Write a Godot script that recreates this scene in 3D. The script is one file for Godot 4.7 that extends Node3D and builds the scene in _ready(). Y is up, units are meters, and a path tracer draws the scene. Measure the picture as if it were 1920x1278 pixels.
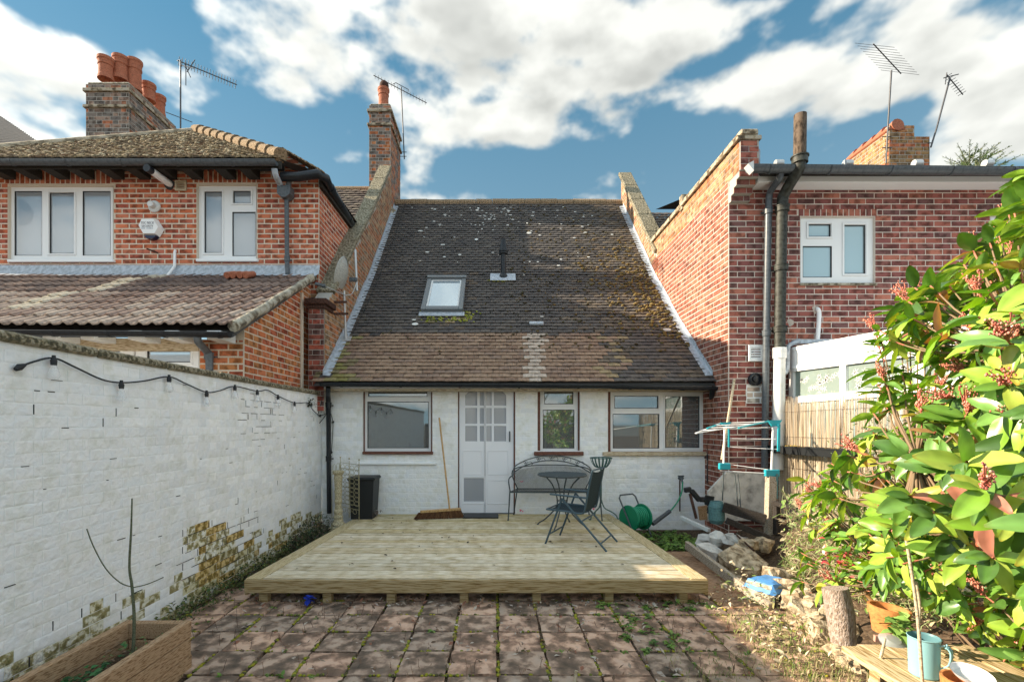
extends Node3D
# A terraced cottage seen from its back garden. Metres, y up; the camera stands at x 0, z 0 and looks along -z.
const F := 905.0
const EYE := 1.68
var rng := RandomNumberGenerator.new()
var taken := {}
var M := {}
var tex := {}
var brick_mesh := []
var soft_brick_mesh := []
var tile_mesh := []
var single_mats := {}

# a point of the place from where the survey sheet has it: column, row and distance
func at(px: float, py: float, d: float) -> Vector3:
	return Vector3((px - 930.0) * d / F, EYE - (py - 797.0) * d / F, -d)

func rnd(a: float, b: float) -> float:
	return rng.randf_range(a, b)

func pick(a: Array):
	return a[rng.randi() % a.size()]

# ---------------------------------------------------------------- mesh buffer
class Buf:
	var v := PackedVector3Array()
	var n := PackedVector3Array()
	var c := PackedColorArray()
	var ix := PackedInt32Array()
	var col := Color.WHITE

	func tri(a: Vector3, b: Vector3, d: Vector3) -> void:
		var k := v.size()
		var m := (b - a).cross(d - a).normalized()
		v.append_array([a, b, d])
		n.append_array([m, m, m])
		c.append_array([col, col, col])
		ix.append_array([k, k + 2, k + 1])

	func quad(a: Vector3, b: Vector3, d: Vector3, e: Vector3) -> void:
		var k := v.size()
		var m := (d - a).cross(e - b).normalized()
		v.append_array([a, b, d, e])
		n.append_array([m, m, m, m])
		c.append_array([col, col, col, col])
		ix.append_array([k, k + 2, k + 1, k, k + 3, k + 2])

	func vert(p: Vector3, m: Vector3) -> int:
		v.append(p)
		n.append(m)
		c.append(col)
		return v.size() - 1

	# a box given by its centre, size and basis; bev chamfers all twelve edges
	func box(o: Vector3, s: Vector3, b := Basis.IDENTITY, bev := 0.0) -> void:
		var h := s * 0.5
		var e: float = min(bev, min(h.x, min(h.y, h.z)) * 0.9)
		var ax := [b.x, b.y, b.z]
		var hh := [h.x, h.y, h.z]
		for i in 3:
			var j := (i + 1) % 3
			var k := (i + 2) % 3
			for sg in [-1.0, 1.0]:
				var f: Vector3 = o + ax[i] * hh[i] * sg
				var u: Vector3 = ax[j] * (hh[j] - e)
				var w: Vector3 = ax[k] * (hh[k] - e)
				if sg > 0:
					quad(f - u - w, f + u - w, f + u + w, f - u + w)
				else:
					quad(f - u - w, f - u + w, f + u + w, f + u - w)
		if e <= 0.0:
			return
		for i in 3:
			var j := (i + 1) % 3
			var k := (i + 2) % 3
			for s1 in [-1.0, 1.0]:
				for s2 in [-1.0, 1.0]:
					var l: Vector3 = ax[k] * (hh[k] - e)
					var p: Vector3 = o + ax[i] * hh[i] * s1 + ax[j] * (hh[j] - e) * s2
					var q: Vector3 = o + ax[i] * (hh[i] - e) * s1 + ax[j] * hh[j] * s2
					if s1 * s2 > 0:
						quad(p - l, q - l, q + l, p + l)
					else:
						quad(p - l, p + l, q + l, q - l)
		for s1 in [-1.0, 1.0]:
			for s2 in [-1.0, 1.0]:
				for s3 in [-1.0, 1.0]:
					var p: Vector3 = o + ax[0] * hh[0] * s1 + ax[1] * (hh[1] - e) * s2 + ax[2] * (hh[2] - e) * s3
					var q: Vector3 = o + ax[0] * (hh[0] - e) * s1 + ax[1] * hh[1] * s2 + ax[2] * (hh[2] - e) * s3
					var r: Vector3 = o + ax[0] * (hh[0] - e) * s1 + ax[1] * (hh[1] - e) * s2 + ax[2] * hh[2] * s3
					if s1 * s2 * s3 > 0:
						tri(p, q, r)
					else:
						tri(p, r, q)

	# a box by two corners
	func span(a: Vector3, b: Vector3, bev := 0.0) -> void:
		box((a + b) * 0.5, (b - a).abs(), Basis.IDENTITY, bev)

	# a bar of rectangular section from a to b; up gives the way its height faces
	func bar(a: Vector3, b: Vector3, w: float, h: float, up := Vector3.UP, bev := 0.0) -> void:
		var z := (b - a)
		var l := z.length()
		z = z / l
		var x := up.cross(z)
		if x.length() < 0.01:
			x = Vector3.RIGHT.cross(z)
			if x.length() < 0.01:
				x = Vector3.BACK.cross(z)
		x = x.normalized()
		box((a + b) * 0.5, Vector3(w, h, l), Basis(x, z.cross(x), z), bev)

	# a round tube along points, its radius given per point or once
	func tube(p: Array, r, sides := 8, caps := true) -> void:
		var m := p.size()
		var x := Vector3.ZERO
		var first := v.size()
		for i in m:
			var t: Vector3 = (p[min(i + 1, m - 1)] - p[max(i - 1, 0)]).normalized()
			if i == 0:
				x = t.cross(Vector3.UP)
				if x.length() < 0.1:
					x = t.cross(Vector3.RIGHT)
			x = (x - t * x.dot(t)).normalized()
			var y := t.cross(x)
			var rr: float = r[i] if r is Array else r
			for s in sides:
				var a := TAU * s / sides
				var d := x * cos(a) + y * sin(a)
				vert(p[i] + d * rr, d)
		for i in m - 1:
			for s in sides:
				var a := first + i * sides + s
				var b := first + i * sides + (s + 1) % sides
				ix.append_array([a, a + sides, b, b, a + sides, b + sides])
		if caps:
			for e in [0, m - 1]:
				var t: Vector3 = (p[1] - p[0]) if e == 0 else (p[m - 1] - p[m - 2])
				t = t.normalized() * (-1.0 if e == 0 else 1.0)
				var k := vert(p[e], t)
				for s in sides:
					vert(v[first + e * sides + s], t)
				for s in sides:
					if e == 0:
						ix.append_array([k, k + 1 + s, k + 1 + (s + 1) % sides])
					else:
						ix.append_array([k, k + 1 + (s + 1) % sides, k + 1 + s])

	# a shape turned about an axis through o: profile of (radius, height)
	func lathe(o: Vector3, prof: Array, sides := 16, b := Basis.IDENTITY, smooth := true) -> void:
		for i in prof.size() - 1:
			var p: Vector2 = prof[i]
			var q: Vector2 = prof[i + 1]
			if p.is_equal_approx(q):
				continue
			var nn := Vector2(q.y - p.y, -(q.x - p.x)).normalized()
			var k := v.size()
			for s in sides + 1:
				var a := TAU * s / sides
				var d := b.x * cos(a) + b.z * sin(a)
				var m := (d * nn.x + b.y * nn.y).normalized()
				vert(o + d * p.x + b.y * p.y, m)
				vert(o + d * q.x + b.y * q.y, m)
			for s in sides:
				var e := k + s * 2
				ix.append_array([e, e + 2, e + 1, e + 1, e + 2, e + 3])

	func ball(o: Vector3, r: Vector3, rings := 6, sides := 10) -> void:
		var k := v.size()
		for i in rings + 1:
			var t := PI * i / rings
			for s in sides:
				var a := TAU * s / sides
				var d := Vector3(sin(t) * cos(a), cos(t), sin(t) * sin(a))
				vert(o + d * r, (d / r).normalized())
		for i in rings:
			for s in sides:
				var a := k + i * sides + s
				var e := k + i * sides + (s + 1) % sides
				ix.append_array([a, a + sides, e, e, a + sides, e + sides])

	# a flat polygon pushed along w, points counter-clockwise as seen from where w points
	func prism(p: Array, w: Vector3) -> void:
		var m := p.size()
		var nn := w.normalized()
		var x: Vector3 = (p[1] - p[0]).normalized()
		var y := nn.cross(x)
		var flat := PackedVector2Array()
		for q in p:
			flat.append(Vector2((q - p[0]).dot(x), (q - p[0]).dot(y)))
		var t := Geometry2D.triangulate_polygon(flat)
		for i in range(0, t.size(), 3):
			var a: Vector3 = p[t[i]]
			var b: Vector3 = p[t[i + 1]]
			var d: Vector3 = p[t[i + 2]]
			if (b - a).cross(d - a).dot(nn) < 0:
				var h := b
				b = d
				d = h
			tri(a + w, b + w, d + w)
			tri(a, d, b)
		for i in m:
			var a: Vector3 = p[i]
			var b: Vector3 = p[(i + 1) % m]
			quad(a, b, b + w, a + w)

	# everything of another buffer, moved
	func add(o: Buf, t: Transform3D, tint = null) -> void:
		var k := v.size()
		var nb := t.basis.inverse().transposed()
		for i in o.v.size():
			v.append(t * o.v[i])
			n.append((nb * o.n[i]).normalized())
			c.append(o.c[i] if tint == null else tint)
		for i in o.ix:
			ix.append(k + i)

	func mesh() -> ArrayMesh:
		var a := []
		a.resize(Mesh.ARRAY_MAX)
		a[Mesh.ARRAY_VERTEX] = v
		a[Mesh.ARRAY_NORMAL] = n
		a[Mesh.ARRAY_COLOR] = c
		a[Mesh.ARRAY_INDEX] = ix
		var m := ArrayMesh.new()
		m.add_surface_from_arrays(Mesh.PRIMITIVE_TRIANGLES, a)
		return m

# ---------------------------------------------------------------- nodes
func numbered(called: String) -> String:
	taken[called] = taken.get(called, -1) + 1
	return called if taken[called] == 0 else "%s_%03d" % [called, taken[called]]

func tag(o: Node3D, label: String, category: String, group := "") -> Node3D:
	o.set_meta("label", label)
	o.set_meta("category", category)
	if group:
		o.set_meta("group", group)
	return o

func thing(called: String, label: String, category: String, where := Vector3.ZERO, turn := 0.0, group := "") -> Node3D:
	var o := Node3D.new()
	o.name = numbered(called)
	add_child(o)
	o.position = where
	o.rotation.y = turn
	return tag(o, label, category, group)

func empty(called: String, parent: Node3D) -> Node3D:
	var o := Node3D.new()
	o.name = called
	parent.add_child(o, true)
	return o

# a mesh in world coordinates becomes a node under parent; a parent's own place is taken off
func put(called: String, b, m: Material, parent: Node3D = null) -> MeshInstance3D:
	var o := MeshInstance3D.new()
	o.name = called if parent else numbered(called)
	o.mesh = b.mesh() if b is Buf else b
	o.material_override = m
	if parent:
		parent.add_child(o, true)
	else:
		add_child(o)
	return o

func stuff(o: Node3D) -> Node3D:
	o.set_meta("kind", "stuff")
	return o

func structure(o: Node3D) -> Node3D:
	o.set_meta("kind", "structure")
	return o

func scatter(called: String, mesh: Mesh, m: Material, places: Array, colors: Array, parent: Node3D = null) -> MultiMeshInstance3D:
	var mm := MultiMesh.new()
	mm.transform_format = MultiMesh.TRANSFORM_3D
	mm.use_colors = colors.size() > 0
	mm.mesh = mesh
	mm.instance_count = places.size()
	for i in places.size():
		mm.set_instance_transform(i, places[i])
		if colors.size():
			mm.set_instance_color(i, colors[i])
	var o := MultiMeshInstance3D.new()
	o.name = called if parent else numbered(called)
	o.multimesh = mm
	o.material_override = m
	if parent:
		parent.add_child(o, true)
	else:
		add_child(o)
	stuff(o)
	return o

# ---------------------------------------------------------------- materials
func noise_tex(called: String, size: int, freq: float, oct: int, stops: Array, seed_: int, kind := FastNoiseLite.TYPE_SIMPLEX_SMOOTH, stretch := 1.0) -> Texture2D:
	var f := FastNoiseLite.new()
	f.noise_type = kind
	f.seed = seed_
	f.frequency = freq
	f.fractal_octaves = oct
	f.fractal_gain = 0.55
	var im := f.get_seamless_image(size, size)
	var g := Gradient.new()
	g.offsets = PackedFloat32Array(stops.map(func(s): return s[0]))
	g.colors = PackedColorArray(stops.map(func(s): return s[1]))
	var lut := []
	for i in 256:
		var q := g.sample(i / 255.0)
		lut.append([int(q.r * 255.0), int(q.g * 255.0), int(q.b * 255.0)])
	im.convert(Image.FORMAT_L8)
	var src := im.get_data()
	var dst := PackedByteArray()
	dst.resize(size * size * 3)
	for i in size * size:
		var q: Array = lut[src[i]]
		dst[i * 3] = q[0]
		dst[i * 3 + 1] = q[1]
		dst[i * 3 + 2] = q[2]
	var t := ImageTexture.create_from_image(Image.create_from_data(size, size, false, Image.FORMAT_RGB8, dst))
	tex[called] = t
	return t

func grey(x: float) -> Color:
	return Color(x, x, x)

# colour values are linear base colours; a map multiplies them
func mat(called: String, c: Color, rough: float, map := "", scale := Vector3.ONE, bump := "", depth := 0.0, bump_scale = null) -> StandardMaterial3D:
	var m := StandardMaterial3D.new()
	m.resource_name = called
	m.albedo_color = c.linear_to_srgb()
	m.roughness = rough
	m.metallic_specular = 0.4
	if map:
		m.albedo_texture = tex[map]
	if bump:
		m.heightmap_enabled = true
		m.heightmap_texture = tex[bump]
		m.heightmap_scale = depth
	if map or bump:
		m.uv1_triplanar = true
		m.uv1_world_triplanar = true
		m.uv1_scale = scale
	M[called] = m
	return m

func tinted(m: StandardMaterial3D, c: Color, shifted := false) -> StandardMaterial3D:
	var key := m.resource_name + c.to_html()
	if not single_mats.has(key):
		var t: StandardMaterial3D = m.duplicate()
		t.vertex_color_use_as_albedo = m.resource_name == "gloss_leaf"
		t.albedo_color = c.linear_to_srgb()
		if shifted:
			# the same grain from another part of the map
			t.uv1_offset = Vector3(rnd(0, 7), rnd(0, 7), rnd(0, 7))
		single_mats[key] = t
	return single_mats[key]

func colored(m: StandardMaterial3D) -> StandardMaterial3D:
	m.albedo_color = Color.WHITE
	m.vertex_color_use_as_albedo = true
	return m

# ---------------------------------------------------------------- sky
func ang(px: float, py: float) -> Vector2:
	var d := Vector3((px - 930.0) / F, (797.0 - py) / F, -1.0)
	return Vector2(atan2(d.x, -d.z), atan2(d.y, Vector2(d.x, d.z).length()))

func make_sky() -> PanoramaSkyMaterial:
	var w := 3072
	var h := 1536
	# where the clouds lie: centre and half size as seen from the garden, and thickness
	var blobs := [
		[60, 130, 150, 85, 1.0], [130, 95, 70, 50, 0.5], [20, 240, 110, 30, 0.5], [150, 240, 60, 25, 0.3],
		[600, 120, 190, 80, 0.9], [850, 40, 330, 85, 1.0], [1120, 95, 230, 95, 1.0], [960, 140, 130, 60, 0.7], [330, 150, 90, 40, 0.35],
		[840, 240, 110, 75, 0.8], [960, 225, 120, 55, 0.9], [1140, 225, 90, 42, 0.75], [660, 270, 45, 45, 0.45], [760, 300, 90, 35, 0.4],
		[1330, 180, 130, 45, 0.8], [1480, 150, 160, 65, 1.0], [1640, 110, 240, 100, 1.0], [1820, 60, 190, 100, 0.8], [1390, 20, 120, 30, 0.7], [1560, 20, 60, 30, 0.4],
		[1830, 250, 150, 85, 1.0], [1690, 280, 70, 35, 0.5], [1130, 345, 240, 12, 0.3], [930, 372, 190, 12, 0.4], [1240, 300, 180, 14, 0.25], [500, 330, 120, 14, 0.2],
	]
	var cw := 512
	var ch := 256
	var mask := Image.create(cw, ch, false, Image.FORMAT_RF)
	var far := FastNoiseLite.new()
	far.seed = 5
	far.frequency = 1.5
	far.fractal_octaves = 2
	var bl := []
	for b in blobs:
		var a := ang(b[0], b[1])
		var e := ang(b[0] + b[2], b[1])
		var f := ang(b[0], b[1] - b[3])
		bl.append([a.x, a.y, maxf(absf(e.x - a.x), 0.01), maxf(absf(f.y - a.y), 0.01), b[4]])
	for y in ch / 2:
		var el := (0.5 - (y + 0.5) / ch) * PI
		for x in cw:
			var az := ((x + 0.5) / cw - 0.5) * TAU
			var d := Vector3(sin(az) * cos(el), sin(el), -cos(az) * cos(el))
			# in the view the clouds that are there; elsewhere denser unseen cover, added to light the yard
			var inside := clampf((0.86 - absf(az + 0.02)) / 0.12, 0.0, 1.0) * clampf((0.80 - el) / 0.12, 0.0, 1.0)
			var k := 0.0
			if inside > 0.0:
				for b in bl:
					var u: float = (az - b[0]) / b[2]
					var v: float = (el - b[1]) / b[3]
					var q := u * u + v * v
					if q < 4.0:
						k = maxf(k, b[4] * (1.15 - 0.62 * q))
				k = clampf(k, -0.4, 1.0)
			var o := far.get_noise_3d(d.x * 1.3, d.y * 2.6, d.z * 1.3) * 1.5 + 0.62
			mask.set_pixel(x, y, Color(lerpf(o, k, inside), 0, 0))
	mask.resize(w, h, Image.INTERPOLATE_BILINEAR)
	var md := mask.get_data().to_float32_array()
	var puff := FastNoiseLite.new()
	puff.seed = 11
	puff.noise_type = FastNoiseLite.TYPE_SIMPLEX_SMOOTH
	puff.frequency = 6.0
	puff.fractal_octaves = 7
	puff.fractal_gain = 0.52
	var soft := FastNoiseLite.new()
	soft.seed = 23
	soft.frequency = 2.6
	soft.fractal_octaves = 3
	var out := PackedFloat32Array()
	out.resize(w * h * 3)
	var below := [0.16, 0.16, 0.14]
	var dens := PackedFloat32Array()
	dens.resize(w * h / 2)
	for y in h / 2:
		var el := (0.5 - (y + 0.5) / h) * PI
		var ce := cos(el)
		var se := sin(el) * 1.9
		for x in w:
			var az := ((x + 0.5) / w - 0.5) * TAU
			dens[y * w + x] = md[y * w + x] * 0.85 + 0.85 * puff.get_noise_3d(sin(az) * ce, se, -cos(az) * ce) - 0.31
	for y in h:
		var el := (0.5 - (y + 0.5) / h) * PI
		var hi := clampf(sin(el), 0.0, 1.0)
		var blue := Color(0.042, 0.145, 0.245).lerp(Color(0.14, 0.28, 0.34), pow(1.0 - hi, 3.5))
		for x in w:
			var i := y * w + x
			var azz := ((x + 0.5) / w - 0.5) * TAU
			var r: float
			var g: float
			var b: float
			if el < 0.0:
				r = below[0]
				g = below[1]
				b = below[2]
			else:
				var q := dens[i]
				var a := clampf(q * 2.1 + 0.08, 0.0, 1.0)
				a = a * a * (3.0 - 2.0 * a)
				r = blue.r
				g = blue.g
				b = blue.b
				# thin veil low down
				var veil := clampf(0.30 - hi * 0.45, 0.0, 0.3)
				r += (0.52 - r) * veil
				g += (0.60 - g) * veil
				b += (0.62 - b) * veil
				if a > 0.002:
					# the cloud is thick below its top: its foot is grey
					var up := y - 21 if y > 21 else 0
					var over := clampf(dens[up * w + x] * 1.5, 0.0, 1.0)
					var lit := clampf(0.95 - 0.55 * over * clampf(q * 1.1 + 0.25, 0.0, 1.0) + 0.30 * (q - dens[up * w + x]), 0.34, 1.0)
					lit = clampf(lit + 0.35 * soft.get_noise_3d(sin(azz) * cos(el) * 3.0, sin(el) * 7.0, -cos(azz) * cos(el) * 3.0), 0.15, 1.0)
					r += ((0.31 + 0.30 * lit) - r) * a
					g += ((0.32 + 0.295 * lit) - g) * a
					b += ((0.305 + 0.275 * lit) - b) * a
			var o := (y * w + (x + w / 2) % w) * 3
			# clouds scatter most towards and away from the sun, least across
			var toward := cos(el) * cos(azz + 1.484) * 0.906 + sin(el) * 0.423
			# added brightness behind the camera and overhead, to light the shaded yard
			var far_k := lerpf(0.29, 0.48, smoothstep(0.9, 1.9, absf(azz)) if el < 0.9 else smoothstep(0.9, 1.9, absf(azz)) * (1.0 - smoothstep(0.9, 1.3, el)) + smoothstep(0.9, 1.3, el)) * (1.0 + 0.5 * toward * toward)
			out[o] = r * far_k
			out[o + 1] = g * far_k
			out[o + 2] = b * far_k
	# a panorama's first column looks along -z
	var im := Image.create_from_data(w, h, false, Image.FORMAT_RGBF, out.to_byte_array())
	var m := PanoramaSkyMaterial.new()
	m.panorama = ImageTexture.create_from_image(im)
	return m

func set_stage() -> void:
	var cam := Camera3D.new()
	cam.name = "camera"
	cam.projection = Camera3D.PROJECTION_FRUSTUM
	cam.near = 0.1
	cam.far = 600.0
	cam.size = 2.0 * 0.1 * 639.0 / F
	cam.frustum_offset = Vector2(30.0, 158.0) * 0.1 / F
	cam.position = Vector3(0, EYE, 0)
	add_child(cam)
	cam.current = true
	var e := Environment.new()
	e.background_mode = Environment.BG_SKY
	e.sky = Sky.new()
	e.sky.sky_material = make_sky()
	e.background_energy_multiplier = 1.0
	e.tonemap_mode = Environment.TONE_MAPPER_LINEAR
	e.tonemap_exposure = 5.8
	e.sdfgi_enabled = true
	e.ssao_enabled = true
	e.ssil_enabled = true
	var we := WorldEnvironment.new()
	we.name = "environment"
	we.environment = e
	add_child(we)
	var sun := DirectionalLight3D.new()
	sun.name = "sun"
	sun.light_energy = 0.66
	sun.light_color = Color(1.0, 0.93, 0.82)
	sun.light_angular_distance = 0.5
	sun.shadow_enabled = true
	add_child(sun)
	var az := deg_to_rad(85.0)
	var el := deg_to_rad(25.0)
	sun.look_at_from_position(Vector3.ZERO, -Vector3(-sin(az) * cos(el), sin(el), -cos(az) * cos(el)))

# ---------------------------------------------------------------- builders
# a rectangle of the plane (o, u, up) with rectangular openings, thick behind its face
func slab(b: Buf, o: Vector3, u: Vector3, nrm: Vector3, w: float, h: float, holes: Array, thick: float) -> void:
	var cuts := [0.0, h]
	for r in holes:
		for y in [r.position.y, r.end.y]:
			if y > 0.001 and y < h - 0.001:
				cuts.append(y)
	cuts.sort()
	for i in cuts.size() - 1:
		var y0: float = cuts[i]
		var y1: float = cuts[i + 1]
		if y1 - y0 < 0.0005:
			continue
		var xs := [0.0]
		var hs := []
		for r in holes:
			if r.position.y < (y0 + y1) * 0.5 and r.end.y > (y0 + y1) * 0.5:
				hs.append(r)
		hs.sort_custom(func(p, q): return p.position.x < q.position.x)
		for r in hs:
			xs.append(r.position.x)
			xs.append(r.end.x)
		xs.append(w)
		for k in range(0, xs.size(), 2):
			if xs[k + 1] - xs[k] > 0.0005:
				b.box(o + u * (xs[k] + xs[k + 1]) * 0.5 + Vector3.UP * (y0 + y1) * 0.5 - nrm * thick * 0.5, Vector3(xs[k + 1] - xs[k], y1 - y0, thick), Basis(u, Vector3.UP, nrm))

func unit_brick(bev: float, jit: float) -> ArrayMesh:
	var b := Buf.new()
	var p := []
	var q := []
	var base := []
	for s in [[-1, -1], [1, -1], [1, 1], [-1, 1]]:
		var jx := rnd(-jit, jit)
		var jy := rnd(-jit, jit) * 2.5
		base.append(Vector3(0.5 * s[0], 0.5 * s[1], 0.0))
		p.append(Vector3(0.5 * s[0] + jx * 0.3, 0.5 * s[1] + jy * 0.3, 0.55))
		q.append(Vector3((0.5 - bev) * s[0] + jx, (0.5 - bev * 3.2) * s[1] + jy, rnd(0.86, 1.0)))
	for i in 4:
		var j := (i + 1) % 4
		b.quad(base[i], base[j], p[j], p[i])
		b.quad(p[i], p[j], q[j], q[i])
	b.quad(q[0], q[1], q[2], q[3])
	return b.mesh()

func unit_tile() -> ArrayMesh:
	# lower edge at z 0, upper end at z -1, top face at y 1, slightly cambered
	var b := Buf.new()
	var n := 2
	var l := rnd(-0.25, 0.25)
	var a := []
	for i in n + 1:
		var x := -0.5 + float(i) / n
		a.append(Vector3(x, 1.0 + (0.45 if i == 1 else 0.0) + l * x, rnd(-0.012, 0.012)))
	for i in n:
		var d := Vector3(0, 0, -1)
		b.quad(a[i], a[i + 1], a[i + 1] + d, a[i] + d)
		b.quad(Vector3(a[i].x, a[i].y - 1.15, a[i].z), Vector3(a[i + 1].x, a[i + 1].y - 1.15, a[i + 1].z), a[i + 1], a[i])
	b.quad(Vector3(0.5, 0, 0), Vector3(0.5, 0, -1), Vector3(0.5, 1, -1), a[n])
	b.quad(Vector3(-0.5, 0, -1), Vector3(-0.5, 0, 0), a[0], Vector3(-0.5, 1, -1))
	return b.mesh()

func unit_roman_tile() -> ArrayMesh:
	# an interlocking roof tile with two rolls: width 1 in x, length 1 towards -z, heights in metres
	var b := Buf.new()
	var prof := []
	for i in 13:
		var x := -0.5 + i / 12.0
		var k := fposmod(x + 0.5, 0.5) / 0.5
		var y := 0.030 * pow(maxf(0.0, sin((k - 0.45) / 0.55 * PI)), 0.8) if k > 0.45 else 0.004 * sin(k / 0.45 * PI)
		if i == 12:
			y = 0.0
		prof.append(Vector2(x, y))
	for i in 12:
		var p: Vector2 = prof[i]
		var q: Vector2 = prof[i + 1]
		var a := Vector3(p.x, p.y + 0.022, 0)
		var c := Vector3(q.x, q.y + 0.022, 0)
		var d := Vector3(0, -0.022, -1)
		b.quad(a, c, c + d, a + d)
		b.quad(a - Vector3(0, 0.022, 0), c - Vector3(0, 0.022, 0), c, a)
	return b.mesh()

func in_view(p: Vector3) -> bool:
	var d := -p.z
	if d < 0.2:
		return false
	var px := 930.0 + p.x * F / d
	var py := 797.0 - (p.y - EYE) * F / d
	return px > -15 and px < 1935 and py > -15 and py < 1293

# pieces: [transform, palette index]; the nearest limit of them in view as parts, the others as one part
func pieces(called: String, rest: String, parent: Node3D, meshes: Array, m: StandardMaterial3D, palette: Array, list: Array, limit: int) -> void:
	var near := []
	var far := []
	for p in list:
		if in_view(p[0].origin):
			near.append(p)
		else:
			far.append(p)
	near.sort_custom(func(a, b): return a[0].origin.length_squared() < b[0].origin.length_squared())
	if near.size() > limit:
		far.append_array(near.slice(limit))
		near = near.slice(0, limit)
	for p in near:
		var o := MeshInstance3D.new()
		o.name = called
		o.mesh = meshes[rng.randi() % meshes.size()]
		o.material_override = tinted(m, palette[p[1]])
		o.transform = p[0]
		parent.add_child(o, true)
	if far.size():
		var t := []
		var c := []
		for p in far:
			t.append(p[0])
			var k := rnd(0.93, 1.07)
			var q: Color = palette[p[1]]
			c.append(Color(q.r * k, q.g * k, q.b * k))
		scatter(rest, meshes[0], m, t, c, parent)

# bricks over a mortar face. u runs along the wall, u x up = nrm
func brickwork(parent: Node3D, o: Vector3, u: Vector3, nrm: Vector3, w: float, h: float, opt: Dictionary) -> void:
	var course: float = opt.course
	var length: float = opt.get("len", 0.235)
	var joint: float = opt.get("joint", 0.011)
	var proud: float = opt.get("proud", 0.0035)
	var holes: Array = opt.get("holes", [])
	var soldiers: Array = opt.get("soldiers", [])
	var palette: Array = opt.palette
	var top = opt.get("top")
	var bottom = opt.get("bottom")
	var shade = opt.get("shade")
	var bond: String = opt.get("bond", "stretcher")
	var bs := Basis(u, Vector3.UP, nrm)
	var b := Buf.new()
	if opt.has("poly"):
		var pts := []
		for p in opt.poly:
			pts.append(o + u * p.x + Vector3.UP * p.y - nrm * opt.get("thick", 0.2))
		b.prism(pts, nrm * opt.get("thick", 0.2))
	else:
		slab(b, o, u, nrm, w, h, holes, opt.get("thick", 0.2))
	put(opt.get("mortar_name", "mortar"), b, opt.mortar, parent)
	var list := []
	var r := 0
	var v := 0.0
	while v < h - 0.01:
		var lens := [length]
		var x := 0.0
		if bond == "english":
			lens = [length] if r % 2 == 0 else [length * 0.5]
			x = 0.0 if r % 2 == 0 else -length * 0.25
		elif bond == "flemish":
			lens = [length, length * 0.5]
			x = 0.0 if r % 2 == 0 else -length * 0.75
		else:
			x = 0.0 if r % 2 == 0 else -length * 0.5
		x -= opt.get("shift", 0.0)
		var k := 0
		var hh := minf(course, h - v)
		while x < w - 0.005:
			var l: float = lens[k % lens.size()]
			k += 1
			var segs := [[maxf(x, 0.0), minf(x + l, w)]]
			x += l
			for hr in holes + soldiers:
				var mid := v + hh * 0.5
				if mid < hr.position.y or mid > hr.end.y:
					continue
				var cut := []
				for s in segs:
					if s[1] <= hr.position.x or s[0] >= hr.end.x:
						cut.append(s)
					else:
						if s[0] < hr.position.x:
							cut.append([s[0], hr.position.x])
						if s[1] > hr.end.x:
							cut.append([hr.end.x, s[1]])
				segs = cut
			for s in segs:
				var sl: float = s[1] - s[0]
				if sl < 0.03:
					continue
				var cu: float = (s[0] + s[1]) * 0.5
				var cv := v + hh * 0.5
				if top != null and cv + hh * 0.5 > top.call(cu):
					continue
				if bottom != null and cv - hh * 0.5 < bottom.call(cu):
					continue
				var p := o + u * cu + Vector3.UP * cv
				var ci: int = shade.call(p) if shade != null else -1
				if ci == -2:
					continue
				if ci < 0:
					ci = rng.randi() % palette.size()
				var wob: float = opt.get("wobble", 0.004)
				var bb := bs.rotated(nrm, rnd(-wob, wob)).scaled_local(Vector3(sl - joint, hh - joint + rnd(-0.002, 0.002), proud + rnd(-0.35, 0.6) * proud))
				list.append([Transform3D(bb, p + Vector3.UP * rnd(-0.0015, 0.0015)), ci])
		v += course
		r += 1
	for sr in soldiers:
		var sw := course * 0.98
		var cnt := int(round(sr.size.x / sw))
		sw = sr.size.x / cnt
		for i in cnt:
			var p: Vector3 = o + u * (sr.position.x + (i + 0.5) * sw) + Vector3.UP * (sr.position.y + sr.size.y * 0.5)
			var bb := Basis(Vector3.UP, -u, nrm).rotated(nrm, rnd(-0.008, 0.008)).scaled_local(Vector3(sr.size.y - joint, sw - joint, proud + rnd(-0.2, 0.4) * proud))
			list.append([Transform3D(bb, p), rng.randi() % palette.size()])
	var lim: int = opt.get("singles", 300)
	if opt.has("mat2"):
		# bricks of another surface, from one place of the palette on
		var other := list.filter(func(e): return e[1] >= opt.from2)
		list = list.filter(func(e): return e[1] < opt.from2)
		pieces("brick", "bare_brickwork", parent, opt.get("meshes", brick_mesh), opt.mat2, palette, other, 120)
		lim -= 120
	pieces("brick", opt.get("rest", "brickwork"), parent, opt.get("meshes", brick_mesh), opt.mat, palette, list, lim)

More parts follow.
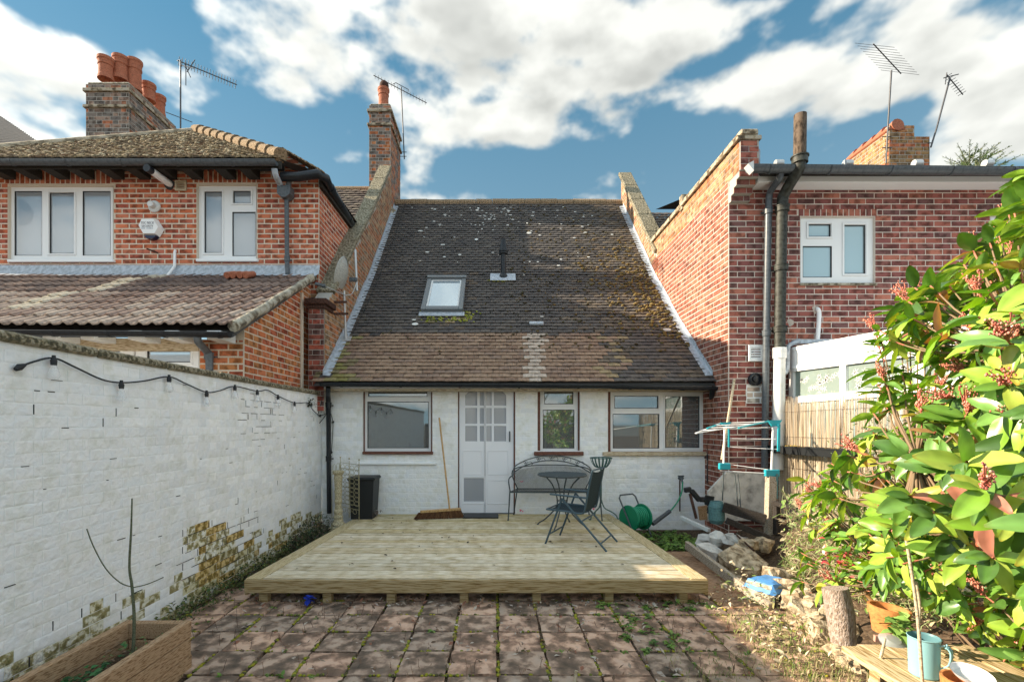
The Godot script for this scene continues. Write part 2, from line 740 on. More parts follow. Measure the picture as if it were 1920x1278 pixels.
# tiles laid in rows up a profile of (distance, height); xr gives the row's extent, tint its palette index
func tile_rows(parent: Node3D, prof: Array, gauge: float, width: float, xr: Callable, tint: Callable, m: StandardMaterial3D, palette: Array, limit: int, meshes: Array, thick := 0.012, roman := false) -> void:
	var list := []
	var lens := []
	var total := 0.0
	for i in prof.size() - 1:
		lens.append(prof[i].distance_to(prof[i + 1]))
		total += lens[i]
	var s := 0.0
	var row := 0
	while s < total - gauge * 0.4:
		var i := 0
		var r := s
		while i < lens.size() - 1 and r > lens[i]:
			r -= lens[i]
			i += 1
		var q: Vector2 = prof[i].lerp(prof[i + 1], r / lens[i])
		var t: Vector2 = (prof[i + 1] - prof[i]).normalized()
		var up := Vector3(0, t.y, -t.x)
		var nn := Vector3(0, t.x, t.y)
		var e: Array = xr.call(s, q)
		var x: float = e[0] - (width * 0.5 if row % 2 == 1 and not roman else 0.0)
		while x < e[1] - 0.01:
			var a: float = maxf(x, e[0])
			var z: float = minf(x + width, e[1])
			x += width
			if z - a < 0.02:
				continue
			var p := Vector3((a + z) * 0.5, q.y, -q.x)
			var ci: int = tint.call(p, row)
			if ci < 0:
				continue
			var bs := Basis(Vector3.RIGHT, nn, -up)
			if roman:
				bs = bs.rotated(Vector3.RIGHT, -0.03 + rnd(-0.006, 0.006)).rotated(nn, rnd(-0.006, 0.006)).scaled_local(Vector3(z - a, 1.0, gauge * 1.12))
			else:
				bs = bs.rotated(Vector3.RIGHT, -0.17 + rnd(-0.03, 0.02)).rotated(nn, rnd(-0.012, 0.012)).scaled_local(Vector3(z - a - 0.005, thick, gauge * 1.12))
			list.append([Transform3D(bs, p + nn * (0.020 + rnd(0.0, 0.005)) - up * rnd(-0.004, 0.004)), ci])
		s += gauge
		row += 1
	pieces("tile", "tiling", parent, meshes, m, palette, list, limit)

# a plane facing the camera: rectangle from its survey columns and rows
func rect(px0: float, py0: float, px1: float, py1: float, d: float) -> Rect2:
	var a := at(px0, py1, d)
	var b := at(px1, py0, d)
	return Rect2(a.x, a.y, b.x - a.x, b.y - a.y)

# frame with panes, its face at distance d; panes are rectangles in metres; sash lists the panes that open
func window(parent: Node3D, outer: Rect2, panes: Array, d: float, fm: Material, gm: Array, sash := [], called := "window", rim := 0.028) -> Node3D:
	var w := empty(called, parent)
	var b := Buf.new()
	var holes := []
	for p in panes:
		holes.append(Rect2(p.position - outer.position, p.size))
	slab(b, Vector3(outer.position.x, outer.position.y, -d), Vector3.RIGHT, Vector3.BACK, outer.size.x, outer.size.y, holes, 0.06)
	put("frame", b, fm, w)
	for i in panes.size():
		var p: Rect2 = panes[i]
		if i in sash:
			var g: Rect2 = p.grow(rim)
			b = Buf.new()
			slab(b, Vector3(g.position.x, g.position.y, -d + 0.014), Vector3.RIGHT, Vector3.BACK, g.size.x, g.size.y, [Rect2(rim - 0.004, rim - 0.004, p.size.x + 0.008, p.size.y + 0.008)], 0.012)
			put("sash", b, fm, w)
		b = Buf.new()
		# glazing bead round the pane
		for s in [-1.0, 1.0]:
			b.box(Vector3(p.get_center().x, p.get_center().y + s * (p.size.y * 0.5 - 0.005), -d - 0.012), Vector3(p.size.x - 0.001, 0.01, 0.016))
			b.box(Vector3(p.get_center().x + s * (p.size.x * 0.5 - 0.005), p.get_center().y, -d - 0.0125), Vector3(0.01, p.size.y - 0.021, 0.016))
		put("bead", b, M.rubber, w)
		b = Buf.new()
		var z := -d - 0.021
		b.quad(Vector3(p.position.x, p.position.y, z), Vector3(p.end.x, p.position.y, z), Vector3(p.end.x, p.end.y, z), Vector3(p.position.x, p.end.y, z))
		put("pane", b, gm[i % gm.size()], w)
	return w

# half-round gutter from a to b with brackets
func gutter(parent: Node3D, a: Vector3, b: Vector3, r: float, m: Material, step := 0.9, out := Vector3.BACK) -> Node3D:
	var g := empty("gutter", parent)
	var u := (b - a).normalized()
	var buf := Buf.new()
	var n := 10
	var ring := []
	for i in n + 1:
		var t := PI * i / n
		ring.append(out * cos(t) * r - Vector3.UP * sin(t) * r * 0.95)
	for i in n:
		var k := buf.v.size()
		for e in [[a, 1.0], [b, 1.0]]:
			for p in [ring[i], ring[i + 1]]:
				buf.vert(e[0] + p, p.normalized())
		var ccw: bool = (b - a).cross(ring[i + 1] - ring[i]).dot(ring[i]) > 0
		buf.ix.append_array([k, k + 1, k + 2, k + 1, k + 3, k + 2] if ccw else [k, k + 2, k + 1, k + 1, k + 2, k + 3])
		for e in [a, b]:
			buf.tri(e, e + ring[i], e + ring[i + 1])
	# rolled front lip
	buf.tube([a + out * r, b + out * r], 0.006, 6)
	put("trough", buf, m, g)
	var l := a.distance_to(b)
	var x := step * 0.35
	while x < l:
		var c := a + u * x
		var bb := Buf.new()
		var pts := []
		for i in n + 1:
			pts.append(c + ring[i] * 1.1)
		for i in n:
			bb.bar(pts[i], pts[i + 1], 0.006, 0.034, u)
		put("bracket", bb, m, g)
		x += step
	return g

func downpipe(parent: Node3D, pts: Array, r: float, m: Material, collars: Array, called := "downpipe") -> Node3D:
	var g := empty(called, parent)
	var b := Buf.new()
	b.tube(pts, r, 14)
	put("pipe", b, m, g)
	for c in collars:
		b = Buf.new()
		b.lathe(c, [Vector2(r, -0.04), Vector2(r * 1.22, -0.038), Vector2(r * 1.25, 0.03), Vector2(r * 1.34, 0.032), Vector2(r * 1.34, 0.045), Vector2(r, 0.05)], 14)
		b.box(c + Vector3(0, 0, -r * 1.3), Vector3(r * 3.4, 0.02, 0.012))
		put("collar", b, m, g)
	return g

# a smooth curve through points
func curve(pts: Array, per := 6) -> Array:
	var out := []
	for i in pts.size() - 1:
		var p0: Vector3 = pts[max(i - 1, 0)]
		var p1: Vector3 = pts[i]
		var p2: Vector3 = pts[i + 1]
		var p3: Vector3 = pts[min(i + 2, pts.size() - 1)]
		for k in per:
			out.append(p1.cubic_interpolate(p2, p0, p3, float(k) / per))
	out.append(pts[-1])
	return out

func aerial(label: String, mast: Array, boom: Array, els: int, reach: float, across: Vector3, extra := []) -> Node3D:
	var o := thing("tv_aerial", label, "aerial", mast[0], 0.0, "television aerials on the chimneys")
	var b := Buf.new()
	var off: Vector3 = -mast[0]
	b.tube(mast.map(func(p): return p + off), 0.016, 8)
	put("mast", b, M.aerial, o)
	b = Buf.new()
	b.tube(boom.map(func(p): return p + off), 0.011, 6)
	put("boom", b, M.aerial, o)
	b = Buf.new()
	for i in els:
		var p: Vector3 = boom[0].lerp(boom[1], (i + 0.5) / els) + off
		b.tube([p - across * reach, p + across * reach], 0.006 if reach < 0.2 else 0.0035, 5)
	put("elements", b, M.aerial, o)
	if extra.size():
		b = Buf.new()
		for e in extra:
			b.tube(e.map(func(p): return p + off), 0.009, 6)
		put("bracket", b, M.aerial, o)
	return o

# ---------------------------------------------------------------- materials of the place
func make_materials() -> void:
	noise_tex("mottle", 512, 0.012, 5, [[0.0, grey(0.62)], [0.35, grey(0.86)], [0.6, grey(0.97)], [1.0, grey(1.0)]], 3)
	noise_tex("grit", 512, 0.09, 4, [[0.0, grey(0.66)], [0.45, grey(0.93)], [1.0, grey(1.0)]], 4)
	noise_tex("bump", 512, 0.03, 6, [[0.0, grey(0.0)], [1.0, grey(1.0)]], 5)
	noise_tex("fine", 512, 0.12, 3, [[0.0, grey(0.0)], [1.0, grey(1.0)]], 6)
	noise_tex("soot", 512, 0.008, 6, [[0.0, Color(0.32, 0.30, 0.27)], [0.34, Color(0.62, 0.58, 0.52)], [0.55, Color(0.95, 0.93, 0.88)], [1.0, Color(1, 1, 1)]], 8)
	noise_tex("paint", 1024, 0.006, 6, [[0.0, Color(0.92, 0.92, 0.89)], [0.28, Color(0.975, 0.975, 0.965)], [0.5, Color(1.0, 1.0, 1.0)], [1.0, Color(0.97, 0.985, 1.0)]], 9)
	noise_tex("grain", 512, 0.02, 6, [[0.0, Color(0.55, 0.48, 0.40)], [0.36, Color(0.82, 0.78, 0.72)], [0.55, Color(0.98, 0.97, 0.95)], [1.0, Color(1, 1, 1)]], 10)
	noise_tex("deckgrain", 512, 0.02, 6, [[0.0, Color(0.55, 0.48, 0.34)], [0.36, Color(0.80, 0.75, 0.63)], [0.52, Color(0.95, 0.93, 0.88)], [1.0, Color(1, 1, 1)]], 12)
	noise_tex("slabs", 1024, 0.006, 6, [[0.0, Color(0.40, 0.40, 0.38)], [0.38, Color(0.58, 0.55, 0.52)], [0.52, Color(0.80, 0.75, 0.71)], [0.64, Color(0.98, 0.94, 0.90)], [1.0, Color(1, 1, 1)]], 13)
	noise_tex("earth", 512, 0.03, 6, [[0.0, Color(0.35, 0.30, 0.25)], [0.5, Color(0.8, 0.75, 0.7)], [1.0, Color(1, 1, 1)]], 14)
	noise_tex("lead", 512, 0.02, 6, [[0.0, Color(0.70, 0.72, 0.75)], [0.4, Color(0.84, 0.86, 0.88)], [0.6, Color(0.95, 0.97, 1.0)], [1.0, Color(1, 1, 1)]], 15)
	noise_tex("lichen", 512, 0.022, 6, [[0.0, Color(0.40, 0.40, 0.34)], [0.42, Color(0.62, 0.60, 0.52)], [0.55, Color(0.92, 0.88, 0.76)], [0.64, Color(1.0, 0.98, 0.93)], [1.0, Color(0.78, 0.75, 0.68)]], 16)
	var v1 := Vector3.ONE
	noise_tex("weather", 512, 0.016, 6, [[0.0, Color(0.55, 0.53, 0.52)], [0.36, Color(0.78, 0.76, 0.74)], [0.55, Color(0.98, 0.97, 0.96)], [1.0, Color(1, 1, 1)]], 21)
	colored(mat("brick", Color.WHITE, 0.92, "weather", v1 * 0.7, "fine", 0.35))
	noise_tex("peel", 512, 0.014, 6, [[0.0, Color(0.50, 0.47, 0.30)], [0.40, Color(0.66, 0.62, 0.46)], [0.50, Color(0.80, 0.77, 0.65)], [0.58, Color(0.97, 0.95, 0.90)], [1.0, Color(1.0, 1.0, 1.0)]], 19)
	colored(mat("bare_brick", Color.WHITE, 0.85, "peel", v1 * 1.5, "bump", 1.2))
	colored(mat("painted_brick", Color.WHITE, 0.62, "paint", v1 * 0.8, "bump", 0.55))
	mat("mortar_cream", Color(0.80, 0.70, 0.57), 0.95, "grit", v1 * 2.0, "fine", 0.3)
	mat("mortar_pale", Color(0.78, 0.69, 0.61), 0.95, "grit", v1 * 2.0, "fine", 0.3)
	mat("mortar_grey", Color(0.50, 0.47, 0.42), 0.95, "grit", v1 * 2.0, "fine", 0.3)
	mat("mortar_white", Color(0.86, 0.87, 0.87), 0.65, "paint", v1 * 0.8, "bump", 0.55)
	colored(mat("tile", Color.WHITE, 0.9, "mottle", v1 * 2.2, "fine", 0.3))
	colored(mat("old_tile", Color.WHITE, 0.95, "lichen", v1 * 2.0, "fine", 0.6))
	mat("coping", Color(0.36, 0.34, 0.30), 0.95, "lichen", v1 * 1.6, "bump", 1.2)
	mat("coping_pale", Color(0.45, 0.40, 0.33), 0.95, "soot", v1 * 1.2, "bump", 0.8)
	mat("cement", Color(0.48, 0.46, 0.41), 0.95, "soot", v1 * 1.5, "bump", 1.5)
	mat("lead", Color(0.50, 0.53, 0.56), 0.6, "lead", v1 * 1.2, "bump", 0.25)
	mat("pvc", Color(0.80, 0.81, 0.82), 0.35)
	mat("pvc_dull", Color(0.66, 0.67, 0.67), 0.5, "paint", v1 * 1.2)
	mat("black_pipe", Color(0.022, 0.026, 0.032), 0.32, "mottle", v1 * 3.0)
	mat("grey_pipe", Color(0.10, 0.115, 0.13), 0.35, "mottle", v1 * 3.0)
	mat("iron_pipe", Color(0.05, 0.055, 0.05), 0.5, "soot", v1 * 3.0, "fine", 0.2)
	mat("rust_pipe", Color(0.15, 0.11, 0.085), 0.8, "soot", Vector3(5, 1.5, 5), "fine", 0.2)
	mat("rubber", Color(0.03, 0.032, 0.035), 0.7)
	mat("timber_black", Color(0.035, 0.033, 0.03), 0.75, "grain", v1 * 4.0)
	mat("brown_paint", Color(0.17, 0.07, 0.05), 0.5, "grain", v1 * 3.0)
	mat("timber_pale", Color(0.58, 0.50, 0.38), 0.8, "grain", Vector3(0.8, 6, 6))
	mat("terracotta", Color(0.46, 0.16, 0.09), 0.85, "mottle", v1 * 4.0, "fine", 0.15)
	mat("clay_pot", Color(0.62, 0.25, 0.08), 0.85, "mottle", v1 * 6.0, "fine", 0.1)
	mat("ridge", Color(0.42, 0.32, 0.25), 0.95, "lichen", v1 * 2.5, "bump", 0.6)
	mat("aerial", Color(0.09, 0.09, 0.095), 0.5)
	M.aerial.metallic = 0.6
	mat("rusty", Color(0.085, 0.04, 0.03), 0.85, "soot", v1 * 8.0)
	mat("zinc", Color(0.5, 0.52, 0.53), 0.4)
	M.zinc.metallic = 0.5
	mat("room", Color(0.10, 0.10, 0.10), 0.9)
	mat("blind", Color(0.85, 0.88, 0.90), 0.8)
	mat("blind_blue", Color(0.50, 0.62, 0.68), 0.8)
	mat("room_pale", Color(0.45, 0.48, 0.50), 0.9)
	# panes: clear glass, and the same with a film or frosting
	M.glass = pane_mat(Color(0.30, 0.33, 0.34), 0.42, 0.55, 0.02)
	M.glass_sky = pane_mat(Color(0.40, 0.46, 0.52), 0.45, 0.2, 0.04)
	M.frosted = mat("frosted", Color(0.40, 0.52, 0.56), 0.22)
	M.frosted.metallic = 0.25
	mat("lichen_white", Color(0.72, 0.72, 0.68), 0.95)
	mat("moss_brown", Color(0.17, 0.11, 0.035), 1.0, "grit", v1 * 8.0)
	mat("moss_green", Color(0.22, 0.25, 0.03), 1.0, "grit", v1 * 8.0)
	mat("moss_dark", Color(0.05, 0.055, 0.02), 1.0, "grit", v1 * 8.0)
	mat("ink", Color(0.05, 0.05, 0.09), 0.6)
	mat("navy", Color(0.01, 0.02, 0.06), 0.3)
	for i in 4:
		brick_mesh.append(unit_brick(0.018, 0.006))
		soft_brick_mesh.append(unit_brick(0.035, 0.016))
		tile_mesh.append(unit_tile())

func pane_mat(c: Color, alpha: float, metal: float, rough: float) -> StandardMaterial3D:
	var m := StandardMaterial3D.new()
	m.albedo_color = c.linear_to_srgb()
	m.albedo_color.a = alpha
	m.transparency = BaseMaterial3D.TRANSPARENCY_ALPHA
	m.metallic = metal
	m.roughness = rough
	m.metallic_specular = 0.7
	return m

const RED := [Color(0.560, 0.157, 0.073), Color(0.515, 0.134, 0.067), Color(0.616, 0.196, 0.101), Color(0.403, 0.106, 0.067), Color(0.560, 0.190, 0.112), Color(0.504, 0.157, 0.101)]
const ORANGE := [Color(0.552, 0.172, 0.069), Color(0.494, 0.138, 0.069), Color(0.598, 0.230, 0.086), Color(0.460, 0.115, 0.057), Color(0.483, 0.207, 0.081), Color(0.575, 0.196, 0.092)]
const MAROON := [Color(0.300, 0.102, 0.086), Color(0.240, 0.086, 0.079), Color(0.372, 0.126, 0.094), Color(0.324, 0.108, 0.086), Color(0.180, 0.086, 0.082), Color(0.432, 0.162, 0.114), Color(0.264, 0.110, 0.096)]
const SALMON := [Color(0.34, 0.125, 0.085), Color(0.30, 0.105, 0.072), Color(0.37, 0.15, 0.10), Color(0.28, 0.11, 0.085), Color(0.33, 0.16, 0.11)]
const STACK := [Color(0.180, 0.156, 0.138), Color(0.252, 0.204, 0.174), Color(0.480, 0.180, 0.096), Color(0.288, 0.198, 0.156), Color(0.216, 0.180, 0.156), Color(0.396, 0.180, 0.108), Color(0.168, 0.144, 0.132), Color(0.324, 0.228, 0.180)]
const PILLAR := [Color(0.338, 0.091, 0.065), Color(0.182, 0.091, 0.078), Color(0.390, 0.104, 0.065), Color(0.143, 0.078, 0.072), Color(0.286, 0.091, 0.065)]
const STALE := [Color(0.42, 0.24, 0.13), Color(0.46, 0.30, 0.17), Color(0.38, 0.18, 0.09), Color(0.34, 0.24, 0.15), Color(0.48, 0.20, 0.09)]

# ---------------------------------------------------------------- the house on the left
func left_house() -> void:
	var h := thing("brick_house", "red brick house with hipped roof and tiled lean-to behind the white garden wall", "house")
	# upper wall facing the gardens
	var w := empty("wall", h)
	var x0 := -9.2
	var x1 := -2.935
	var y0 := 3.85
	var wa := rect(14.6, 348, 212, 489, 8.0)
	var wb := rect(369, 346, 481, 490, 8.0)
	var o := Vector3(x0, y0, -8.0)
	var hl := []
	for r in [wa, wb]:
		hl.append(Rect2(r.position - Vector2(x0, y0), r.size))
	var s1 := rect(8, 317, 207, 345, 8.0)
	var s2 := rect(363, 317, 480, 343, 8.0)
	var sl := []
	for r in [s1, s2]:
		sl.append(Rect2(r.position - Vector2(x0, y0), r.size))
	brickwork(w, o, Vector3.RIGHT, Vector3.BACK, x1 - x0, 2.04, {"course": 0.0836, "len": 0.236, "palette": RED, "mat": M.brick, "mortar": M.mortar_cream, "holes": hl, "soldiers": sl, "joint": 0.021, "singles": 300, "shift": 0.07})
	# the wall's right-hand return
	w = empty("wall", h)
	brickwork(w, Vector3(x1, y0, -8.004), Vector3.FORWARD, Vector3.RIGHT, 2.9, 2.0, {"course": 0.0836, "len": 0.236, "palette": RED, "mat": M.brick, "mortar": M.mortar_cream, "joint": 0.021, "singles": 0, "shift": 0.118, "thick": 0.15})
	var glass := [M.glass_sky]
	var fr: Material = M.pvc
	var d := 8.05
	window(h, rect(16, 349, 211, 486, d), [rect(26, 358, 78, 479, d), rect(92, 361, 139, 475, d), rect(154, 358, 207, 479, d)], d, fr, glass, [1])
	window(h, rect(370, 347, 480, 487, d), [rect(383, 359, 416, 474, d), rect(437, 358, 470, 381, d), rect(435, 397, 479, 480, d)], d, fr, glass, [0, 1])
	# sills, blinds behind the glass
	for r in [[13, 486, 213, 491], [367, 485, 483, 490]]:
		var s := rect(r[0], r[1], r[2], r[3], 7.96)
		var b := Buf.new()
		b.span(Vector3(s.position.x, s.position.y, -8.06), Vector3(s.end.x, s.end.y, -7.95), 0.006)
		put("sill", b, M.pvc, h)
	for r in [[10, 352, 215, 488], [372, 346, 482, 490]]:
		var s := rect(r[0], r[1], r[2], r[3], 8.2)
		var b := Buf.new()
		b.span(Vector3(s.position.x, s.position.y, -8.22), Vector3(s.end.x, s.end.y, -8.2))
		put("blind", b, M.blind, h)
	var b := Buf.new()
	var mr0 := at(30, 396, 8.19)
	b.lathe(Vector3(mr0.x, mr0.y, mr0.z), [Vector2(0.30, 0), Vector2(0.30, 0.012), Vector2(0, 0.012)], 30, Basis(Vector3.RIGHT, Vector3.BACK, Vector3.DOWN * 0.72).rotated(Vector3.BACK, -0.5))
	put("oval_mirror", b, M.room, h)
	b = Buf.new()
	for x in [x0, -6.55, x1 - 0.18]:
		b.span(Vector3(x + 0.02, y0, -8.22), Vector3(x + 0.12, 5.84, -10.3))
	b.span(Vector3(x0 + 0.1, y0, -10.2), Vector3(x1 - 0.2, 5.84, -10.3))
	put("inner_wall", b, M.room_pale, h)
	b = Buf.new()
	b.span(Vector3(x0 + 0.1, 5.7, -8.21), Vector3(x1 - 0.2, 5.83, -10.2))
	b.span(Vector3(x0 + 0.1, 3.75, -8.21), Vector3(x1 - 0.2, 3.84, -10.2))
	put("floor", b, M.room_pale, h)
	# hipped roof
	var apex := Vector3(-6.1, 7.62, -9.8)
	var c1 := Vector3(-3.42, 5.9, -7.66)
	var lc := Vector3(-9.55, 5.87, -7.6)
	var roof := empty("roof", h)
	b = Buf.new()
	var under := Vector3(0, -0.03, -0.02)
	b.prism([lc + under, c1 + under, apex + under], Vector3(0, -0.06, -0.04))
	var c2 := Vector3(-2.84, 5.83, -7.96)
	var c3 := Vector3(-2.84, 5.83, -10.5)
	var rg := Vector3(-6.1, 7.62, -13.0)
	b.quad(c1, c2, c3, rg)
	b.tri(c1, rg, apex)
	b.quad(apex, rg, Vector3(-9.6, 5.85, -13), lc)
	put("under_roof", b, M.room, roof)
	var pal := [Color(0.408, 0.324, 0.264), Color(0.336, 0.270, 0.228), Color(0.480, 0.396, 0.324), Color(0.240, 0.198, 0.174), Color(0.528, 0.444, 0.348), Color(0.300, 0.210, 0.168)]
	var xr := func(_s: float, q: Vector2) -> Array:
		var t := (q.y - 5.87) / (7.62 - 5.87)
		return [lerpf(lc.x, apex.x, t), lerpf(c1.x, apex.x, t)]
	var anyc := func(_p: Vector3, _r: int) -> int: return rng.randi() % 6
	tile_rows(roof, [Vector2(7.6, 5.87), Vector2(9.8, 7.62)], 0.105, 0.17, xr, anyc, M.old_tile, pal, 60, tile_mesh, 0.022)
	# moss and lichen lumps on the slope
	var lumps := []
	for i in 1500:
		var t := pow(rng.randf(), 1.3)
		var x := lerpf(lerpf(lc.x, apex.x, t), lerpf(c1.x, apex.x, t), rng.randf())
		if x < -8.6:
			continue
		var k := rnd(0.012, 0.035)
		lumps.append(Transform3D(Basis.from_euler(Vector3(rnd(0, 6), rnd(0, 6), 0)).scaled(Vector3(k * 1.6, k * 0.8, k)), Vector3(x, lerpf(5.9, 7.65, t) + 0.01, -lerpf(7.6, 9.8, t))))
	var ball := Buf.new()
	ball.ball(Vector3.ZERO, Vector3.ONE, 4, 6)
	var lc2 := []
	for i in lumps.size():
		lc2.append(pick([Color(0.28, 0.21, 0.14), Color(0.40, 0.34, 0.27), Color(0.15, 0.12, 0.09), Color(0.52, 0.47, 0.40)]))
	scatter("moss", ball.mesh(), M.old_tile, lumps, lc2, roof)
	# hip tiles: curved ones on the right, a mortared line on the left
	var n := 11
	for i in n:
		var p := c1.lerp(apex, float(i) / n) + Vector3(0, 0.03, 0)
		var q := c1.lerp(apex, (i + 1.12) / n) + Vector3(0, 0.06, 0)
		b = Buf.new()
		b.tube([p + Vector3(0, 0.035, 0), q], [0.115, 0.085], 12)
		put("hip_tile", b, M.ridge, roof)
	for i in 7:
		var p := apex.lerp(lc, i / 7.0) + Vector3(0, 0.02, 0)
		var q := apex.lerp(lc, (i + 1.03) / 7.0) + Vector3(0, 0.0, 0)
		b = Buf.new()
		b.tube([p, q], [0.075, 0.09], 10)
		put("hip_tile", b, M.coping_pale, roof)
	# right-hand gable piece below the hip with its edge tiles
	b = Buf.new()
	b.prism([Vector3(-3.5, 5.82, -7.985), Vector3(-2.94, 5.82, -7.985), Vector3(-3.42, 6.12, -7.985), Vector3(-3.5, 6.12, -7.985)], Vector3(0, 0, -0.1))
	put("gable", b, M.mortar_cream, h)
	var g := empty("gable_brickwork", h)
	brickwork(g, Vector3(-3.5, 5.83, -7.98), Vector3.RIGHT, Vector3.BACK, 0.52, 0.3, {"course": 0.0836, "len": 0.236, "palette": RED, "mat": M.brick, "mortar": M.mortar_cream, "joint": 0.021, "singles": 0, "top": func(u): return 0.36 - u * 0.66, "poly": [Vector2(0, 0), Vector2(0.52, 0), Vector2(0.05, 0.3), Vector2(0, 0.3)], "thick": 0.08})
	for i in 7:
		var t := i / 7.0
		var p := Vector3(-3.46, 6.15, -7.9).lerp(Vector3(-2.82, 5.80, -7.95), t)
		var q := Vector3(-3.46, 6.15, -7.9).lerp(Vector3(-2.82, 5.80, -7.95), t + 0.17)
		b = Buf.new()
		b.bar(p + Vector3(0, 0.012, 0), q, 0.24, 0.018, Vector3(0.3, 1, 0))
		put("verge_tile", b, M.ridge, roof)
	# rafter feet and gutters
	var gy := 5.78
	for px in [5, 55, 108, 155, 212, 262, 312, 362, 425, 470]:
		b = Buf.new()
		var p := at(px, 324, 7.86)
		b.span(Vector3(p.x - 0.09, p.y - 0.05, -7.985), Vector3(p.x + 0.09, p.y + 0.10, -7.66), 0.004)
		put("rafter_foot", b, M.timber_black, h)
	gutter(h, Vector3(-9.6, gy + 0.04, -7.56), Vector3(at(518, 0, 7.56).x, gy + 0.03, -7.56), 0.066, M.grey_pipe, 0.86)
	b = Buf.new()
	b.span(Vector3(-9.6, 5.74, -7.66), Vector3(-3.4, 5.86, -7.64))
	put("fascia", b, M.timber_black, h)
	# side gutter along the return wall, its swan neck to the hopper
	b = Buf.new()
	var e1 := at(606, 331, 7.9)
	var e2 := at(668, 437, 10.2)
	b.tube([at(528, 331, 7.8), at(560, 331, 7.8), at(595, 326, 7.82), e1 + Vector3(0.02, 0, -0.06), e1.lerp(e2, 0.12), e1.lerp(e2, 0.5), e2], 0.075, 14)
	put("gutter", b, M.black_pipe, h)
	for t in [0.15, 0.42, 0.68]:
		b = Buf.new()
		b.tube([e1.lerp(e2, t), e1.lerp(e2, t + 0.05)], 0.085, 14)
		put("gutter_clip", b, M.black_pipe, h)
	b = Buf.new()
	b.bar(Vector3(-2.90, 5.70, -7.97), Vector3(-2.90, 5.70, -10.4), 0.05, 0.16)
	put("fascia", b, M.timber_black, h)
	b = Buf.new()
	b.tube(curve([at(514, 316, 7.6), at(517, 330, 7.65), at(523, 342, 7.8), at(527, 352, 7.86)], 4), 0.045, 12)
	put("gutter_outlet", b, M.lead, h)
	b = Buf.new()
	b.tube([at(541, 334, 7.84), at(541, 352, 7.88)], 0.04, 12)
	put("gutter_outlet", b, M.grey_pipe, h)
	b = Buf.new()
	var hp := at(534, 0, 7.86)
	var ht := at(534, 350, 7.86).y
	b.prism([Vector3(hp.x - 0.105, ht, -7.97), Vector3(hp.x - 0.105, ht - 0.13, -7.97), Vector3(hp.x - 0.04, ht - 0.19, -7.97), Vector3(hp.x + 0.04, ht - 0.19, -7.97), Vector3(hp.x + 0.105, ht - 0.13, -7.97), Vector3(hp.x + 0.105, ht, -7.97)], Vector3(0, 0, 0.17))
	put("hopper", b, M.grey_pipe, h)
	downpipe(h, [at(537, 371, 7.9), at(538, 500, 7.9), at(539, 514, 7.86)], 0.036, M.grey_pipe, [at(538, 486, 7.9)])
	# small things on the wall
	b = Buf.new()
	b.tube([at(319, 346, 8.0), at(283, 320, 7.6)], 0.055, 16)
	put("flue_pipe", b, M.pvc, h)
	b = Buf.new()
	b.tube([at(283, 320, 7.6), at(274, 314, 7.5)], 0.058, 16)
	put("flue_end", b, M.black_pipe, h)
	b = Buf.new()
	b.tube([at(318, 346, 8.0), at(318, 346, 7.96)], 0.085, 18)
	put("flue_collar", b, M.rubber, h)
	vent_grille(h, rect(329, 339, 350, 358, 7.99), 7.985, M.timber_pale)
	b = Buf.new()
	var rv := at(289, 387, 7.99)
	var face := Basis(Vector3.RIGHT, Vector3.BACK, Vector3.DOWN)
	b.lathe(rv, [Vector2(0.1, -0.02), Vector2(0.098, 0.012), Vector2(0.085, 0.024), Vector2(0.05, 0.028), Vector2(0.05, 0.10), Vector2(0.046, 0.108), Vector2(0.0, 0.11)], 20, face)
	put("round_vent", b, M.pvc_dull, h)
	# alarm box, six-sided with a bevel
	var ab := empty("alarm_box", h)
	b = Buf.new()
	var hc := at(286, 427, 7.99)
	var ring1 := []
	var ring2 := []
	for p in [[-0.19, 0.0], [-0.13, 0.125], [0.09, 0.13], [0.19, -0.03], [0.12, -0.155], [-0.10, -0.155]]:
		ring1.append(hc + Vector3(p[0], p[1], 0))
		ring2.append(hc + Vector3(p[0] * 0.84 - 0.012, p[1] * 0.84 + 0.005, 0.09))
	for i in 6:
		var j := (i + 1) % 6
		b.quad(ring1[j], ring1[i], ring2[i], ring2[j])
	for i in range(1, 5):
		b.tri(ring2[0], ring2[i + 1], ring2[i])
	put("cover", b, M.pvc, ab)
	b = Buf.new()
	b.prism([hc + Vector3(-0.10, -0.158, -0.005), hc + Vector3(-0.05, -0.20, -0.005), hc + Vector3(0.05, -0.205, -0.005), hc + Vector3(0.115, -0.158, -0.005)], Vector3(0, 0, 0.085))
	put("strobe", b, M.navy, ab)
	for t in [["TEC NICK", 0.052, 0.045], ["SECURITY", 0.044, -0.008]]:
		sign_text(ab, t[0], hc + Vector3(-0.025, t[2], 0.092), t[1], M.ink)
	# a third line of small worn characters
	b = Buf.new()
	for i in 11:
		if i != 4:
			b.box(hc + Vector3(-0.122 + i * 0.018, -0.043, 0.091), Vector3(0.010, 0.019 + 0.004 * (i % 3), 0.002))
	put("worn_print", b, M.lead, ab)
	# stub of an old bracket and a white waste pipe
	b = Buf.new()
	b.tube([at(274, 466, 7.9), at(296, 474, 7.99)], 0.012, 6)
	put("bracket", b, M.rusty, h)
	b = Buf.new()
	b.tube([at(328, 470, 7.99), at(327, 474, 7.93), at(327, 499, 7.93), at(313, 517, 7.75)], 0.022, 10)
	put("waste_pipe", b, M.pvc, h)
	# lead flashing in lengths
	var xs := [-60, 128, 292, 392, 484, 600]
